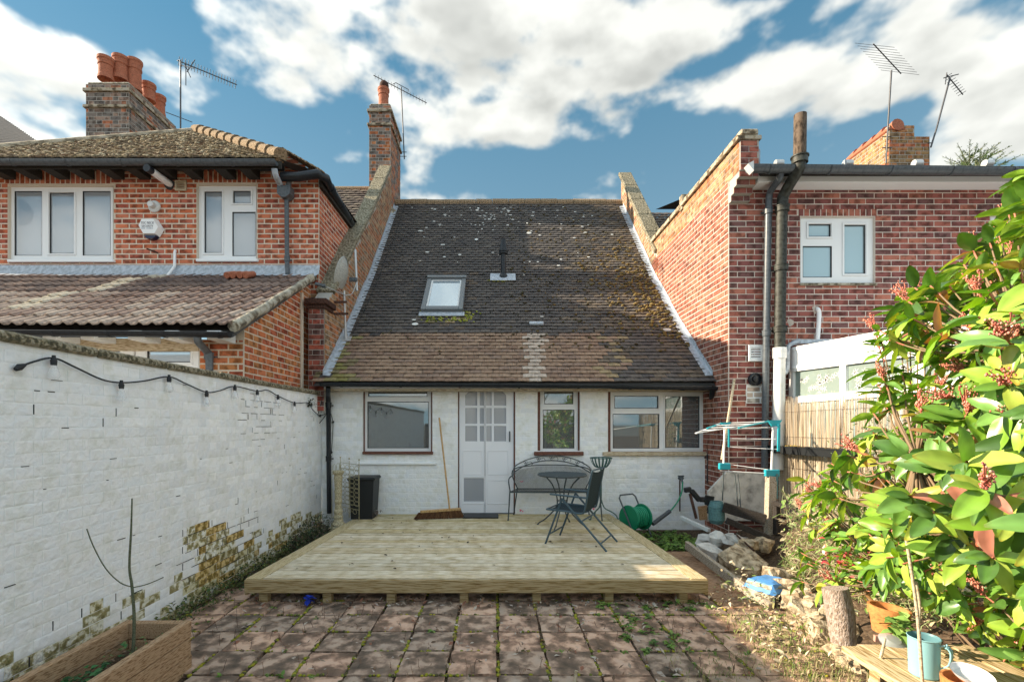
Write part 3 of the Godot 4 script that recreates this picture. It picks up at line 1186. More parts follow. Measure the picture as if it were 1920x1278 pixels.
	for i in xs.size() - 1:
		var p := at(xs[i], 498, 7.975)
		var q := at(xs[i + 1], 498, 7.975)
		b = Buf.new()
		var z := -7.97 + 0.004 * (i % 2)
		b.quad(Vector3(p.x - 0.02, 4.17, z + 0.06), Vector3(q.x, 4.165, z + 0.06), Vector3(q.x, 4.325, z), Vector3(p.x - 0.02, 4.325, z))
		b.quad(Vector3(p.x - 0.02, 4.095, z + 0.2), Vector3(q.x, 4.085, z + 0.2), Vector3(q.x, 4.165, z + 0.06), Vector3(p.x - 0.02, 4.17, z + 0.06))
		put("flashing", b, M.lead, h)
	# lean-to roof of big interlocking tiles
	var lr := empty("lean_to_roof", h)
	var rmesh := [unit_roman_tile()]
	var lp := [Color(0.260, 0.176, 0.143), Color(0.221, 0.156, 0.130), Color(0.312, 0.221, 0.182), Color(0.390, 0.299, 0.247), Color(0.468, 0.377, 0.312), Color(0.624, 0.546, 0.429), Color(0.169, 0.124, 0.111)]
	var ltint := func(p: Vector3, row: int) -> int:
		var line: float = absf(p.x - (-6.3 + (-p.z - 5.6) * 0.35))
		if line < 0.12:
			return 5
		if row < 3:
			return pick([3, 4, 3, 2, 4])
		if row < 5:
			return pick([2, 3, 0, 2, 4])
		return pick([0, 1, 6, 2, 6, 1])
	tile_rows(lr, [Vector2(5.5, 2.80), Vector2(7.96, 4.14)], 0.31, 0.29, func(_s, _q): return [-8.8, -3.0], ltint, M.tile, lp, 300, rmesh, 1.0, true)
	b = Buf.new()
	b.prism([Vector3(-8.9, 2.74, -5.58), Vector3(-3.03, 2.74, -5.58), Vector3(-3.03, 4.07, -7.97), Vector3(-8.9, 4.07, -7.97)], Vector3(0, -0.05, 0.03))
	put("roof_boards", b, M.room, lr)
	for px in [442, 466]:
		b = Buf.new()
		var p := at(px, 527, 7.62)
		for k in [-0.045, 0.045]:
			b.tube([p + Vector3(k - 0.03, 0.05, 0.14), p + Vector3(k, 0.13, -0.06)], 0.05, 8)
		put("spare_tile", b, M.terracotta, lr)
	# cement verge
	b = Buf.new()
	var vp := []
	var vr := []
	for i in 15:
		var t := i / 14.0
		vp.append(Vector3(-3.0 + rnd(-0.012, 0.012), lerpf(2.80, 4.12, t) + rnd(-0.012, 0.012), -lerpf(5.5, 7.93, t)))
		vr.append(rnd(0.045, 0.07))
	b.tube(vp, vr, 8)
	put("verge", b, M.cement, lr)
	gutter(h, Vector3(-8.9, 2.77, -5.42), Vector3(-2.99, 2.715, -5.42), 0.056, M.black_pipe, 0.62)
	downpipe(h, curve([at(370, 628, 5.45), at(371, 640, 5.46), at(388, 660, 5.7), at(392, 672, 5.72), at(392, 760, 5.72)], 3), 0.042, M.grey_pipe, [at(391, 668, 5.72)])
	# garden wall of the lean-to: windows under the eaves, brick pier, return
	w = empty("wall", h)
	brickwork(w, Vector3(-3.60, 0.0, -5.85), Vector3.RIGHT, Vector3.BACK, 0.54, 2.72, {"course": 0.0836, "len": 0.236, "palette": ORANGE, "mat": M.brick, "mortar": M.mortar_cream, "joint": 0.021, "singles": 0})
	b = Buf.new()
	b.span(Vector3(-8.9, 2.58, -5.83), Vector3(-3.6, 2.73, -5.95))
	put("head_board", b, M.timber_pale, h)
	for px in [105, 175, 262, 330, 408]:
		b = Buf.new()
		var p := at(px, 628, 5.6)
		b.span(Vector3(p.x - 0.07, 2.66, -5.82), Vector3(p.x + 0.09, 2.76, -5.5), 0.004)
		put("rafter_foot", b, M.pvc_dull, h)
	d = 5.86
	window(h, rect(40, 638, 250, 760, d), [rect(62, 652, 225, 740, d)], d, M.pvc, glass, [0])
	window(h, rect(254, 638, 372, 760, d), [rect(275, 651, 357, 679, d), rect(275, 700, 357, 745, d)], d, M.pvc, glass, [0])
	b = Buf.new()
	b.span(Vector3(-7, 0.3, -6.3), Vector3(-3.65, 2.6, -6.35))
	put("inner_wall", b, M.blind, h)
	w = empty("wall", h)
	brickwork(w, Vector3(-3.057, 0.9, -5.854), Vector3.FORWARD, Vector3.RIGHT, 2.1, 3.2, {"course": 0.0836, "len": 0.222, "palette": ORANGE, "mat": M.brick, "mortar": M.mortar_cream, "joint": 0.016, "singles": 0, "top": func(u): return 2.08 + u * 0.545, "poly": [Vector2(0, 0), Vector2(2.1, 0), Vector2(2.1, 3.2), Vector2(0, 2.05)], "thick": 0.18})
	b = Buf.new()
	b.bar(Vector3(-3.035, 1.9, -7.545), Vector3(-3.035, 3.75, -7.545), 0.05, 0.03)
	put("mortar_fillet", b, M.mortar_cream, h)
	# the main roof behind, seen past the party wall
	var mr := empty("main_roof", h)
	var mp := [Color(0.12, 0.10, 0.09), Color(0.16, 0.13, 0.11), Color(0.10, 0.085, 0.08), Color(0.20, 0.17, 0.14)]
	tile_rows(mr, [Vector2(10.6, 5.4), Vector2(13.0, 8.02)], 0.14, 0.22, func(_s, _q): return [-5.4, -2.95], func(_p, _r): return rng.randi() % 4, M.tile, mp, 0, tile_mesh, 0.02)
	b = Buf.new()
	b.prism([Vector3(-5.6, 5.3, -10.65), Vector3(-2.95, 5.3, -10.65), Vector3(-2.95, 7.95, -13.05), Vector3(-5.6, 7.95, -13.05)], Vector3(0, -0.05, -0.05))
	put("roof_boards", b, M.room, mr)
	b = Buf.new()
	b.tube([Vector3(-5.6, 8.02, -13.03), Vector3(-2.95, 8.02, -13.03)], 0.1, 10)
	put("ridge", b, M.ridge, mr)
	# chimney with five pots
	var ch := empty("chimney", h)
	stack(ch, -8.93, -7.99, 10.5, 12.1, 6.7, 9.10, STACK, 0)
	for p in [[198, 145, 110, 10.75, 13], [226, 147, 108, 10.95, 13], [252, 166, 114, 11.1, 12], [278, 185, 158, 11.5, 11.5], [298, 212, 181, 11.9, 10.5]]:
		pot(ch, p[0], p[1], p[2], p[3], p[4])

func sign_text(parent: Node3D, words: String, where: Vector3, size: float, m: Material, width := 0.0) -> void:
	var t := TextMesh.new()
	var f := SystemFont.new()
	f.font_names = PackedStringArray(["Droid Sans"])
	t.font = f
	t.text = words
	t.font_size = 64
	t.pixel_size = size / 64.0
	t.depth = 0.002
	var o := put("lettering", t, m, parent)
	o.position = where

func vent_grille(parent: Node3D, r: Rect2, d: float, m: Material) -> void:
	var g := empty("air_vent", parent)
	var b := Buf.new()
	slab(b, Vector3(r.position.x, r.position.y, -d + 0.02), Vector3.RIGHT, Vector3.BACK, r.size.x, r.size.y, [Rect2(r.size * 0.14, r.size * 0.72)], 0.022)
	put("frame", b, m, g)
	for i in 5:
		b = Buf.new()
		var y := r.position.y + r.size.y * (0.2 + 0.15 * i)
		b.box(Vector3(r.get_center().x, y, -d + 0.006), Vector3(r.size.x * 0.72, r.size.y * 0.10, 0.008), Basis(Vector3.RIGHT, -0.6))
		put("slat", b, m, g)

# a brick stack: front and both sides in brick, two oversailing bands and a cap
func stack(parent: Node3D, x0: float, x1: float, d0: float, d1: float, y0: float, y1: float, pal: Array, singles: int) -> void:
	var o := {"course": 0.085, "len": 0.236, "palette": pal, "mat": M.brick, "mortar": M.mortar_grey, "joint": 0.012, "singles": singles, "bond": "flemish", "thick": 0.1}
	brickwork(parent, Vector3(x0, y0, -d0), Vector3.RIGHT, Vector3.BACK, x1 - x0, y1 - y0, o)
	brickwork(parent, Vector3(x1, y0, -d0 - 0.002), Vector3.FORWARD, Vector3.RIGHT, d1 - d0, y1 - y0, o)
	brickwork(parent, Vector3(x0, y0, -d1), Vector3.BACK, Vector3.LEFT, d1 - d0 - 0.002, y1 - y0, o)
	for q in [[0.10, 0.075], [0.46, 0.065]]:
		var b := Buf.new()
		b.span(Vector3(x0 - 0.045, y1 - q[0] - q[1], -d0 + 0.045), Vector3(x1 + 0.045, y1 - q[0], -d1 - 0.045), 0.01)
		put("band", b, M.coping_pale, parent)
	var b := Buf.new()
	b.span(Vector3(x0 + 0.01, y1, -d0 - 0.01), Vector3(x1 - 0.01, y1 + 0.07, -d1 + 0.01), 0.05)
	put("flaunching", b, M.cement, parent)
	b = Buf.new()
	b.span(Vector3(x0 + 0.1, y0, -d1), Vector3(x1 - 0.1, y1, -d1 - 0.05))
	put("back", b, M.mortar_grey, parent)

func pot(parent: Node3D, px: float, base: float, top: float, d: float, half: float) -> void:
	var p := at(px, base, d)
	var hh: float = (base - top) * d / F
	var r: float = half * d / F
	var b := Buf.new()
	b.lathe(p - Vector3(0, 0.06, 0), [Vector2(r * 1.02, 0), Vector2(r * 0.98, 0.06), Vector2(r * 0.9, 0.1), Vector2(r * 0.88, hh * 0.72), Vector2(r * 0.98, hh * 0.74), Vector2(r * 0.98, hh * 0.80), Vector2(r * 0.92, hh * 0.82), Vector2(r * 0.98, hh * 0.96), Vector2(r * 1.08, hh), Vector2(r * 1.08, hh + 0.06), Vector2(r * 0.85, hh + 0.06), Vector2(r * 0.8, hh * 0.5)], 20)
	put("chimney_pot", b, M.terracotta, parent)

# ---------------------------------------------------------------- the cottage
const PROF := [Vector2(7.36, 2.33), Vector2(8.5, 3.25), Vector2(10.2, 4.8), Vector2(12.9, 7.62)]

func roof_y(d: float) -> float:
	for i in 3:
		if d <= PROF[i + 1].x or i == 2:
			var t: float = (d - PROF[i].x) / (PROF[i + 1].x - PROF[i].x)
			return lerpf(PROF[i].y, PROF[i + 1].y, t)
	return 0.0

# a strip of side wall between the roof slope and a line above it
func slope_wall(parent: Node3D, x: float, face: float, d0: float, d1: float, rise: Callable, opt: Dictionary, thick: float) -> void:
	var u := Vector3.FORWARD if face > 0 else Vector3.BACK
	var pts := []
	var n := 8
	if face > 0:
		for i in n + 1:
			var d := lerpf(d0, d1, float(i) / n)
			pts.append(Vector2(d - d0, roof_y(d) - 0.3))
		for i in range(n, -1, -1):
			var d := lerpf(d0, d1, float(i) / n)
			pts.append(Vector2(d - d0, rise.call(d)))
		opt.top = func(c): return rise.call(d0 + c)
		opt.bottom = func(c): return roof_y(d0 + c) - 0.2
		opt.poly = pts
		opt.thick = thick
		brickwork(parent, Vector3(x, 0, -d0), u, Vector3.RIGHT, d1 - d0, rise.call(d1) + 0.1, opt)
	else:
		for i in n + 1:
			var d := lerpf(d1, d0, float(i) / n)
			pts.append(Vector2(d1 - d, roof_y(d) - 0.3))
		for i in range(n, -1, -1):
			var d := lerpf(d1, d0, float(i) / n)
			pts.append(Vector2(d1 - d, rise.call(d)))
		opt.top = func(c): return rise.call(d1 - c)
		opt.bottom = func(c): return roof_y(d1 - c) - 0.2
		opt.poly = pts
		opt.thick = thick
		brickwork(parent, Vector3(x, 0, -d1), u, Vector3.LEFT, d1 - d0, rise.call(d1) + 0.1, opt)

func cottage() -> void:
	var h := thing("cottage", "white painted brick cottage with a long dark tiled roof sweeping down to its low eaves", "cottage")
	var d := 7.75
	var x0 := -2.80
	var x1 := 3.36
	var w := empty("wall", h)
	var w1 := rect(680, 728, 810.5, 851, d)
	var dr := rect(858.5, 728, 966, 964, d)
	var w2 := rect(1008, 728, 1087.6, 848, d)
	var w3 := rect(1140, 728, 1325, 849, d)
	var hl := []
	for r in [w1, dr, w2, w3]:
		hl.append(r)
	var white := [Color(0.86, 0.87, 0.88), Color(0.84, 0.855, 0.87), Color(0.88, 0.885, 0.885), Color(0.85, 0.86, 0.85)]
	brickwork(w, Vector3(x0, 0.0, -d), Vector3.RIGHT, Vector3.BACK, x1 - x0, 2.36, {"course": 0.075, "len": 0.225, "palette": white, "mat": M.painted_brick, "mortar": M.mortar_white, "holes": hl.map(func(r): return Rect2(r.position - Vector2(x0, 0), r.size)), "joint": 0.006, "proud": 0.0035, "wobble": 0.006, "meshes": soft_brick_mesh, "bond": "flemish", "singles": 300})
	# rooms behind the windows
	var b := Buf.new()
	for q in [[x0 + 0.02, -1.0], [-0.96, 0.42], [0.45, 1.5], [1.55, x1 - 0.05]]:
		var a := Vector3(q[0], 0.2, -7.96)
		var c := Vector3(q[1], 2.4, -10.2)
		b.span(Vector3(a.x, 0.2, a.z), Vector3(a.x + 0.02, 2.4, c.z))
		b.span(Vector3(c.x - 0.02, 0.2, a.z), Vector3(c.x, 2.4, c.z))
		b.span(Vector3(a.x + 0.02, 0.2, c.z + 0.02), Vector3(c.x - 0.02, 2.4, c.z))
		b.span(Vector3(a.x + 0.02, 0.2, a.z), Vector3(c.x - 0.02, 0.22, c.z + 0.02))
		b.span(Vector3(a.x + 0.02, 2.38, a.z), Vector3(c.x - 0.02, 2.4, c.z + 0.02))
	put("room", b, M.room, h)
	# windows: white frames set in brown painted timber
	var g := [M.glass]
	var z := d + 0.07
	cottage_window(h, w1, [rect(690, 733, 801, 743.5, z), rect(688.5, 752.5, 804, 840, z)], z, [684, 731, 808.5, 846], g, [])
	cottage_window(h, w2, [rect(1020.5, 734, 1075, 757.5, z), rect(1017.8, 767.6, 1077, 840.5, z)], z, [1012.5, 731, 1083.5, 846], g, [0])
	cottage_window(h, w3, [rect(1152, 742, 1234.5, 765.5, z), rect(1149, 775.5, 1236.5, 840.5, z), rect(1247, 742.5, 1312, 839.5, z)], z, [1144, 732, 1322, 846], g, [0, 2])
	for s in [[679, 846.5, 811.5, 851.5, M.brown_paint], [1001.5, 846.5, 1094.5, 853.5, M.brown_paint], [1131, 847, 1326, 854, M.timber_pale]]:
		var r := rect(s[0], s[1], s[2], s[3], 7.70)
		b = Buf.new()
		b.span(Vector3(r.position.x, r.position.y, -d - 0.06), Vector3(r.end.x, r.end.y, -d + 0.055), 0.006)
		put("sill", b, s[4], h)
	var rs := rect(668, 866.5, 818, 871.5, 7.72)
	b = Buf.new()
	b.span(Vector3(rs.position.x, rs.position.y, -d - 0.02), Vector3(rs.end.x, rs.end.y, -d + 0.045), 0.012)
	put("old_sill", b, M.mortar_white, h)
	# what stands inside on the ledges
	b = Buf.new()
	var iv := at(1044, 840, 7.98)
	b.lathe(iv - Vector3(0, 0.012, 0), [Vector2(0.05, 0), Vector2(0.075, 0.085), Vector2(0.07, 0.085), Vector2(0.05, 0.03)], 14)
	put("flower_pot", b, M.pvc_dull, h)
	b = Buf.new()
	for i in 130:
		var p := iv + Vector3(rnd(-0.16, 0.16), rnd(0.08, 0.36), rnd(-0.03, 0.08))
		leaf(b, p, Basis.from_euler(Vector3(rnd(-1, 1), rnd(0, 6), rnd(-1, 1))), rnd(0.035, 0.065), 0.5, 0.2, 3)
	mat("house_plant", Color(0.10, 0.30, 0.03), 0.5)
	put("house_plant", b, M.house_plant, h)
	b = Buf.new()
	b.tube([at(1022, 841, 7.95), at(1022, 803, 7.95)], 0.028, 12)
	put("bottle", b, M.frosted, h)
	cottage_door(h, d)
	# eaves: board, black gutter, downpipes
	b = Buf.new()
	b.span(Vector3(-2.66, 2.215, -7.45), Vector3(3.34, 2.245, -7.748))
	put("soffit", b, M.timber_pale, h)
	b = Buf.new()
	b.span(Vector3(-2.66, 2.246, -7.46), Vector3(1.4, 2.315, -7.485))
	b.span(Vector3(1.402, 2.246, -7.46), Vector3(3.34, 2.345, -7.485))
	put("fascia", b, M.pvc, h)
	gutter(h, Vector3(-2.665, 2.315, -7.335), Vector3(1.78, 2.285, -7.335), 0.05, M.black_pipe, 0.9)
	gutter(h, Vector3(1.76, 2.28, -7.338), Vector3(3.37, 2.255, -7.338), 0.052, M.black_pipe, 0.8)
	downpipe(h, [at(615, 726, 7.36), at(615, 738, 7.42), at(615.5, 748, 7.66), at(616, 850, 7.66), at(617, 962, 7.66)], 0.036, M.black_pipe, [at(615.7, 760, 7.66), at(616, 860, 7.66)])
	downpipe(h, [at(1336, 730, 7.36), at(1335, 742, 7.45), at(1335, 752, 7.66), at(1331, 840, 7.66), at(1330, 905, 7.66)], 0.038, M.black_pipe, [at(1334, 762, 7.66), at(1331, 858, 7.66)])
	cottage_roof(h)
	party_walls(h)

func cottage_window(h: Node3D, hole: Rect2, panes: Array, z: float, fpx: Array, g: Array, sash: Array) -> void:
	var fr := rect(fpx[0], fpx[1], fpx[2], fpx[3], z)
	window(h, fr, panes, z, M.pvc, g, sash, "window", 0.022)
	var b := Buf.new()
	# brown timber lining round the frame
	var zz := -7.79
	b.span(Vector3(hole.position.x, hole.position.y, zz - 0.09), Vector3(fr.position.x, hole.end.y, zz))
	b.span(Vector3(fr.end.x, hole.position.y, zz - 0.09), Vector3(hole.end.x, hole.end.y, zz))
	b.span(Vector3(fr.position.x, hole.position.y, zz - 0.09), Vector3(fr.end.x, fr.position.y, zz))
	put("lining", b, M.brown_paint, h)

func cottage_door(h: Node3D, d: float) -> void:
	var o := empty("door", h)
	var z := d + 0.035
	var l := rect(861, 726, 963, 961, z)
	var b := Buf.new()
	var cols := [[872.3, 894.6], [899.6, 907.2], [911.7, 921.8], [926.2, 949]]
	var rows := [[733.6, 760], [764.6, 794], [798.2, 827]]
	var panes := []
	for c in cols:
		for r in rows:
			panes.append(rect(c[0], r[0], c[1], r[1], z))
	var vent := rect(869.5, 896, 907, 940, z)
	var holes := []
	for p in panes + [vent]:
		holes.append(Rect2(p.position - l.position, p.size))
	slab(b, Vector3(l.position.x, l.position.y, -z), Vector3.RIGHT, Vector3.BACK, l.size.x, l.size.y, holes, 0.035)
	mat("door_paint", Color(0.80, 0.81, 0.85), 0.4)
	put("leaf", b, M.door_paint, o)
	mat("reeded", Color(0.48, 0.50, 0.54), 0.25)
	M.reeded.metallic = 0.3
	for p in panes + [vent]:
		b = Buf.new()
		var n := int(p.size.x / 0.0125)
		for i in n:
			var xa: float = p.position.x + p.size.x * i / n
			var xb: float = p.position.x + p.size.x * (i + 1) / n
			var xm := (xa + xb) * 0.5
			b.quad(Vector3(xa, p.position.y, -z - 0.016), Vector3(xm, p.position.y, -z - 0.011), Vector3(xm, p.end.y, -z - 0.011), Vector3(xa, p.end.y, -z - 0.016))
			b.quad(Vector3(xm, p.position.y, -z - 0.011), Vector3(xb, p.position.y, -z - 0.016), Vector3(xb, p.end.y, -z - 0.016), Vector3(xm, p.end.y, -z - 0.011))
		put("pane", b, M.reeded, o)
	# raised mouldings, the joint of the two leaves, the arched corners of the top panes
	b = Buf.new()
	for q in [[868, 845, 904, 889], [914, 845, 953, 889], [914, 900, 953, 944], [866, 893, 910, 943.5]]:
		var p := rect(q[0], q[1], q[2], q[3], z)
		for s in [[p.position.x, p.position.y, p.end.x, p.position.y], [p.position.x, p.end.y, p.end.x, p.end.y]]:
			b.box(Vector3((s[0] + s[2]) * 0.5, s[1], -z + 0.003), Vector3(p.size.x, 0.012, 0.008), Basis.IDENTITY, 0.003)
		for s in [p.position.x, p.end.x]:
			b.box(Vector3(s, p.get_center().y, -z + 0.0035), Vector3(0.012, p.size.y - 0.013, 0.008), Basis.IDENTITY, 0.003)
	var jx := at(909.4, 800, z).x
	b.box(Vector3(jx - 0.012, l.get_center().y, -z + 0.004), Vector3(0.014, l.size.y - 0.01, 0.01), Basis.IDENTITY, 0.003)
	for s in [872.3, 949.0]:
		var p := at(s, 733.6, z)
		var k := 1.0 if s < 900 else -1.0
		b.prism([p, p + Vector3(0.06 * k, 0, 0), p + Vector3(0, -0.06, 0)] if k < 0 else [p, p + Vector3(0, -0.06, 0), p + Vector3(0.06, 0, 0)], Vector3(0, 0, 0.004))
	put("moulding", b, M.door_paint, o)
	b = Buf.new()
	b.box(Vector3(jx, l.get_center().y, -z + 0.002), Vector3(0.005, l.size.y - 0.02, 0.006))
	put("joint", b, M.rubber, o)
	var hd := at(955.6, 818, z)
	b = Buf.new()
	b.box(hd + Vector3(0, 0, 0.006), Vector3(0.022, 0.17, 0.01), Basis.IDENTITY, 0.003)
	b.tube([hd + Vector3(0, 0.06, 0.01), hd + Vector3(0, 0.055, 0.045), hd + Vector3(0, -0.06, 0.045), hd + Vector3(0, -0.065, 0.01)], 0.008, 8)
	put("handle", b, M.grey_pipe, o)
	b = Buf.new()
	b.span(Vector3(rect(858.6, 728, 860.8, 960, d).position.x, 0.262, -d - 0.09), Vector3(l.position.x - 0.006, 2.28, -d - 0.012))
	b.span(Vector3(l.end.x + 0.004, 0.262, -d - 0.09), Vector3(rect(963, 728, 965.8, 960, d).end.x, 2.28, -d - 0.012))
	put("door_frame", b, M.brown_paint, o)
	b = Buf.new()
	b.span(Vector3(l.position.x, 0.262, -d - 0.1), Vector3(l.end.x, l.position.y - 0.004, -d + 0.01))
	put("threshold", b, M.grey_pipe, o)

func cottage_roof(h: Node3D) -> void:
	var roof := empty("roof", h)
	var xl := -2.69
	var xr := 3.36
	var b := Buf.new()
	for i in 3:
		var p: Vector2 = PROF[i]
		var q: Vector2 = PROF[i + 1]
		b.quad(Vector3(xl - 0.1 if i == 0 else xl, p.y - 0.05, -p.x), Vector3(xr, p.y - 0.05, -p.x), Vector3(xr, q.y - 0.05, -q.x), Vector3(xl, q.y - 0.05, -q.x))
	b.quad(Vector3(xl, 7.6, -12.9), Vector3(xr, 7.6, -12.9), Vector3(xr, 3, -17), Vector3(xl, 3, -17))
	b.quad(Vector3(xl, 2.30, -7.36), Vector3(xr, 2.30, -7.36), Vector3(xr, 2.31, -7.75), Vector3(xl, 2.31, -7.75))
	put("under_roof", b, M.room, roof)
	# dark tiles above, newer brown ones over the lower eaves, a pale patched strip, green and moss
	var pal := [
		Color(0.108, 0.097, 0.092), Color(0.121, 0.108, 0.100), Color(0.095, 0.086, 0.084), Color(0.140, 0.121, 0.107), Color(0.113, 0.100, 0.093),
		Color(0.297, 0.196, 0.135), Color(0.263, 0.169, 0.119), Color(0.331, 0.223, 0.155), Color(0.277, 0.189, 0.142), Color(0.358, 0.243, 0.169),
		Color(0.54, 0.45, 0.37), Color(0.46, 0.37, 0.30),
		Color(0.257, 0.230, 0.081), Color(0.311, 0.270, 0.121), Color(0.230, 0.189, 0.101),
		Color(0.149, 0.115, 0.088), Color(0.176, 0.142, 0.108), Color(0.128, 0.108, 0.088),
		Color(0.338, 0.257, 0.149),
	]
	var wob := FastNoiseLite.new()
	wob.seed = 31
	wob.frequency = 0.8
	var tint := func(p: Vector3, row: int) -> int:
		var px: float = 930.0 + p.x * F / -p.z
		var py: float = 797.0 - (p.y - EYE) * F / -p.z
		var k := wob.get_noise_3d(p.x * 2.0, p.y * 2.0, 0.0)
		if py > 630.0 + 9.0 * k:
			var edge := 1152.0 + 22.0 * k + (8.0 if py > 690 else 0.0) + rnd(-22.0, 22.0)
			if px > 986 and px < 1018 + 3 * (row % 2):
				return 10 if rng.randf() < 0.8 else 11
			if px > edge:
				return 15 + rng.randi() % 3 if rng.randf() < 0.4 else rng.randi() % 5
			if px > edge - 24:
				return 18 if rng.randf() < 0.6 else 5 + rng.randi() % 5
			if px < 655 + 40 * k + rnd(-25.0, 25.0):
				if rng.randf() < 0.25:
					return 5 + rng.randi() % 5
				return 12 + rng.randi() % 3 if px > 618 + 30 * k else (rng.randi() % 3 if rng.randf() < 0.6 else 14)
			return 5 + rng.randi() % 5
		if py > 588 and py < 612 and px > 785 and px < 885 and rng.randf() < 0.32:
			return 12 + rng.randi() % 3 if rng.randf() < 0.5 else 18
		if px > 820 and px < 900 and py > 515 and py < 625 and rng.randf() < 0.3:
			return 15
		if px > 1060 and rng.randf() < clampf((px - 1020) / 220.0, 0.0, 0.75):
			return 15 + rng.randi() % 3
		return rng.randi() % 5
	tile_rows(roof, PROF, 0.11, 0.185, func(s, q): return [xl - 0.13 if q.x < 7.74 else xl, xr], tint, M.tile, pal, 300, tile_mesh, 0.011)
	# ridge of half-round tiles bedded in mortar
	b = Buf.new()
	for i in 14:
		var xa := lerpf(xl, xr, i / 14.0)
		var xb := lerpf(xl, xr, (i + 1) / 14.0)
		b = Buf.new()
		var y := 7.60 + rnd(-0.012, 0.012)
		b.tube([Vector3(xa, y, -12.9), Vector3(xb - 0.01, y + rnd(-0.008, 0.008), -12.9)], 0.115, 12)
		put("ridge_tile", b, M.ridge, roof)
	# lichen discs
	var disc := Buf.new()
	disc.lathe(Vector3.ZERO, [Vector2(1, 0), Vector2(0.85, 0.5), Vector2(0.4, 1.0), Vector2(0, 1.0)], 9)
	var pl := []
	var pc := []
	var spot := func(px: float, py: float, r: float) -> void:
		# where the line of sight of the survey meets the roof
		var dd := 7.5
		for i in 60:
			dd = 7.5 + i * 0.09
			if EYE - (py - 797.0) * dd / F < roof_y(dd):
				break
		for i in 200:
			if EYE - (py - 797.0) * dd / F >= roof_y(dd) + 0.0:
				break
			dd -= 0.005
		var p := Vector3((px - 930.0) * dd / F, roof_y(dd) + 0.060, -dd)
		if p.x < xl + 0.05 or p.x > xr - 0.05:
			return
		var sl := (roof_y(dd + 0.1) - roof_y(dd)) / 0.1
		pl.append(Transform3D(Basis(Vector3.RIGHT, atan(sl) + 0.06).rotated(Vector3.UP, 0.0).scaled_local(Vector3(r * rnd(0.8, 1.6), 0.004, r * rnd(0.5, 0.9))), p))
		var v := rnd(0.42, 0.68)
		pc.append(Color(v, v, v * 0.95))
	for i in 85:
		spot.call(rng.randfn(925, 75), 392 + absf(rng.randfn(0, 22)), rnd(0.010, 0.034))
	for i in 26:
		spot.call(rnd(760, 1120), rnd(392, 520), rnd(0.010, 0.03))
	for q in [[992, 441, 0.06], [830, 463, 0.05], [862, 482, 0.045], [801, 477, 0.03], [893, 453, 0.05], [833, 486, 0.03], [788, 437, 0.04], [1052, 491, 0.04], [924, 478, 0.025], [1016, 599, 0.03], [704, 511, 0.03], [778, 613, 0.05], [776, 605, 0.04], [1098, 440, 0.03], [1148, 444, 0.03], [1251, 624, 0.05]]:
		spot.call(q[0], q[1], q[2])
	scatter("lichen", disc.mesh(), colored(M.lichen_white), pl, pc, roof)
	# moss cushions
	var ball := Buf.new()
	ball.ball(Vector3.ZERO, Vector3.ONE, 5, 7)
	pl = []
	pc = []
	for i in 780:
		# thickest in a drift beside the right-hand wall
		var t := pow(rng.randf(), 0.8)
		var dd := lerpf(8.1, 11.6, t)
		var x := xr - 0.1 - absf(rng.randfn(0, 0.42 + 0.4 * t))
		var keep := exp(-pow((dd - 9.6) / 1.0, 2.0)) + 0.12
		if rng.randf() > keep or x < 0.8:
			continue
		moss_at(pl, pc, x, dd, rnd(0.009, 0.028), [Color(0.22, 0.15, 0.05), Color(0.17, 0.12, 0.045), Color(0.28, 0.20, 0.07), Color(0.12, 0.10, 0.04)])
	for i in 520:
		moss_at(pl, pc, rnd(0.3, xr - 0.1), rnd(8.0, 12.7), rnd(0.008, 0.022), [Color(0.05, 0.04, 0.02), Color(0.14, 0.10, 0.04), Color(0.08, 0.07, 0.03)])
	for i in 160:
		moss_at(pl, pc, rnd(xl, 0.5), rnd(7.8, 12.5), rnd(0.006, 0.014), [Color(0.03, 0.03, 0.02), Color(0.10, 0.09, 0.03)])
	for i in 110:
		moss_at(pl, pc, rng.randfn(-1.15 if i % 2 == 0 else -0.62, 0.17), rnd(8.78, 9.1), rnd(0.010, 0.024), [Color(0.30, 0.34, 0.04), Color(0.36, 0.38, 0.08), Color(0.15, 0.17, 0.03)])
	for i in 60:
		moss_at(pl, pc, rnd(-0.18, 0.30), 10.02 + rnd(-0.03, 0.02), rnd(0.008, 0.016), [Color(0.32, 0.33, 0.05)])
	scatter("moss", ball.mesh(), colored(M.moss_brown), pl, pc, roof)
	roof_fittings(h, roof)

func moss_at(pl: Array, pc: Array, x: float, dd: float, r: float, cols: Array) -> void:
	# cushions sit on the lower edges of the tiles
	var s := roof_y(dd)
	pl.append(Transform3D(Basis.from_euler(Vector3(rnd(-0.6, 0.2), rnd(0, 6), 0)).scaled(Vector3(r * rnd(1.0, 2.0), r * 0.9, r)), Vector3(x, s + 0.050, -dd)))
	pc.append(pick(cols))

func on_roof(x: float, dd: float, up := 0.0) -> Vector3:
	return Vector3(x, roof_y(dd) + up, -dd)

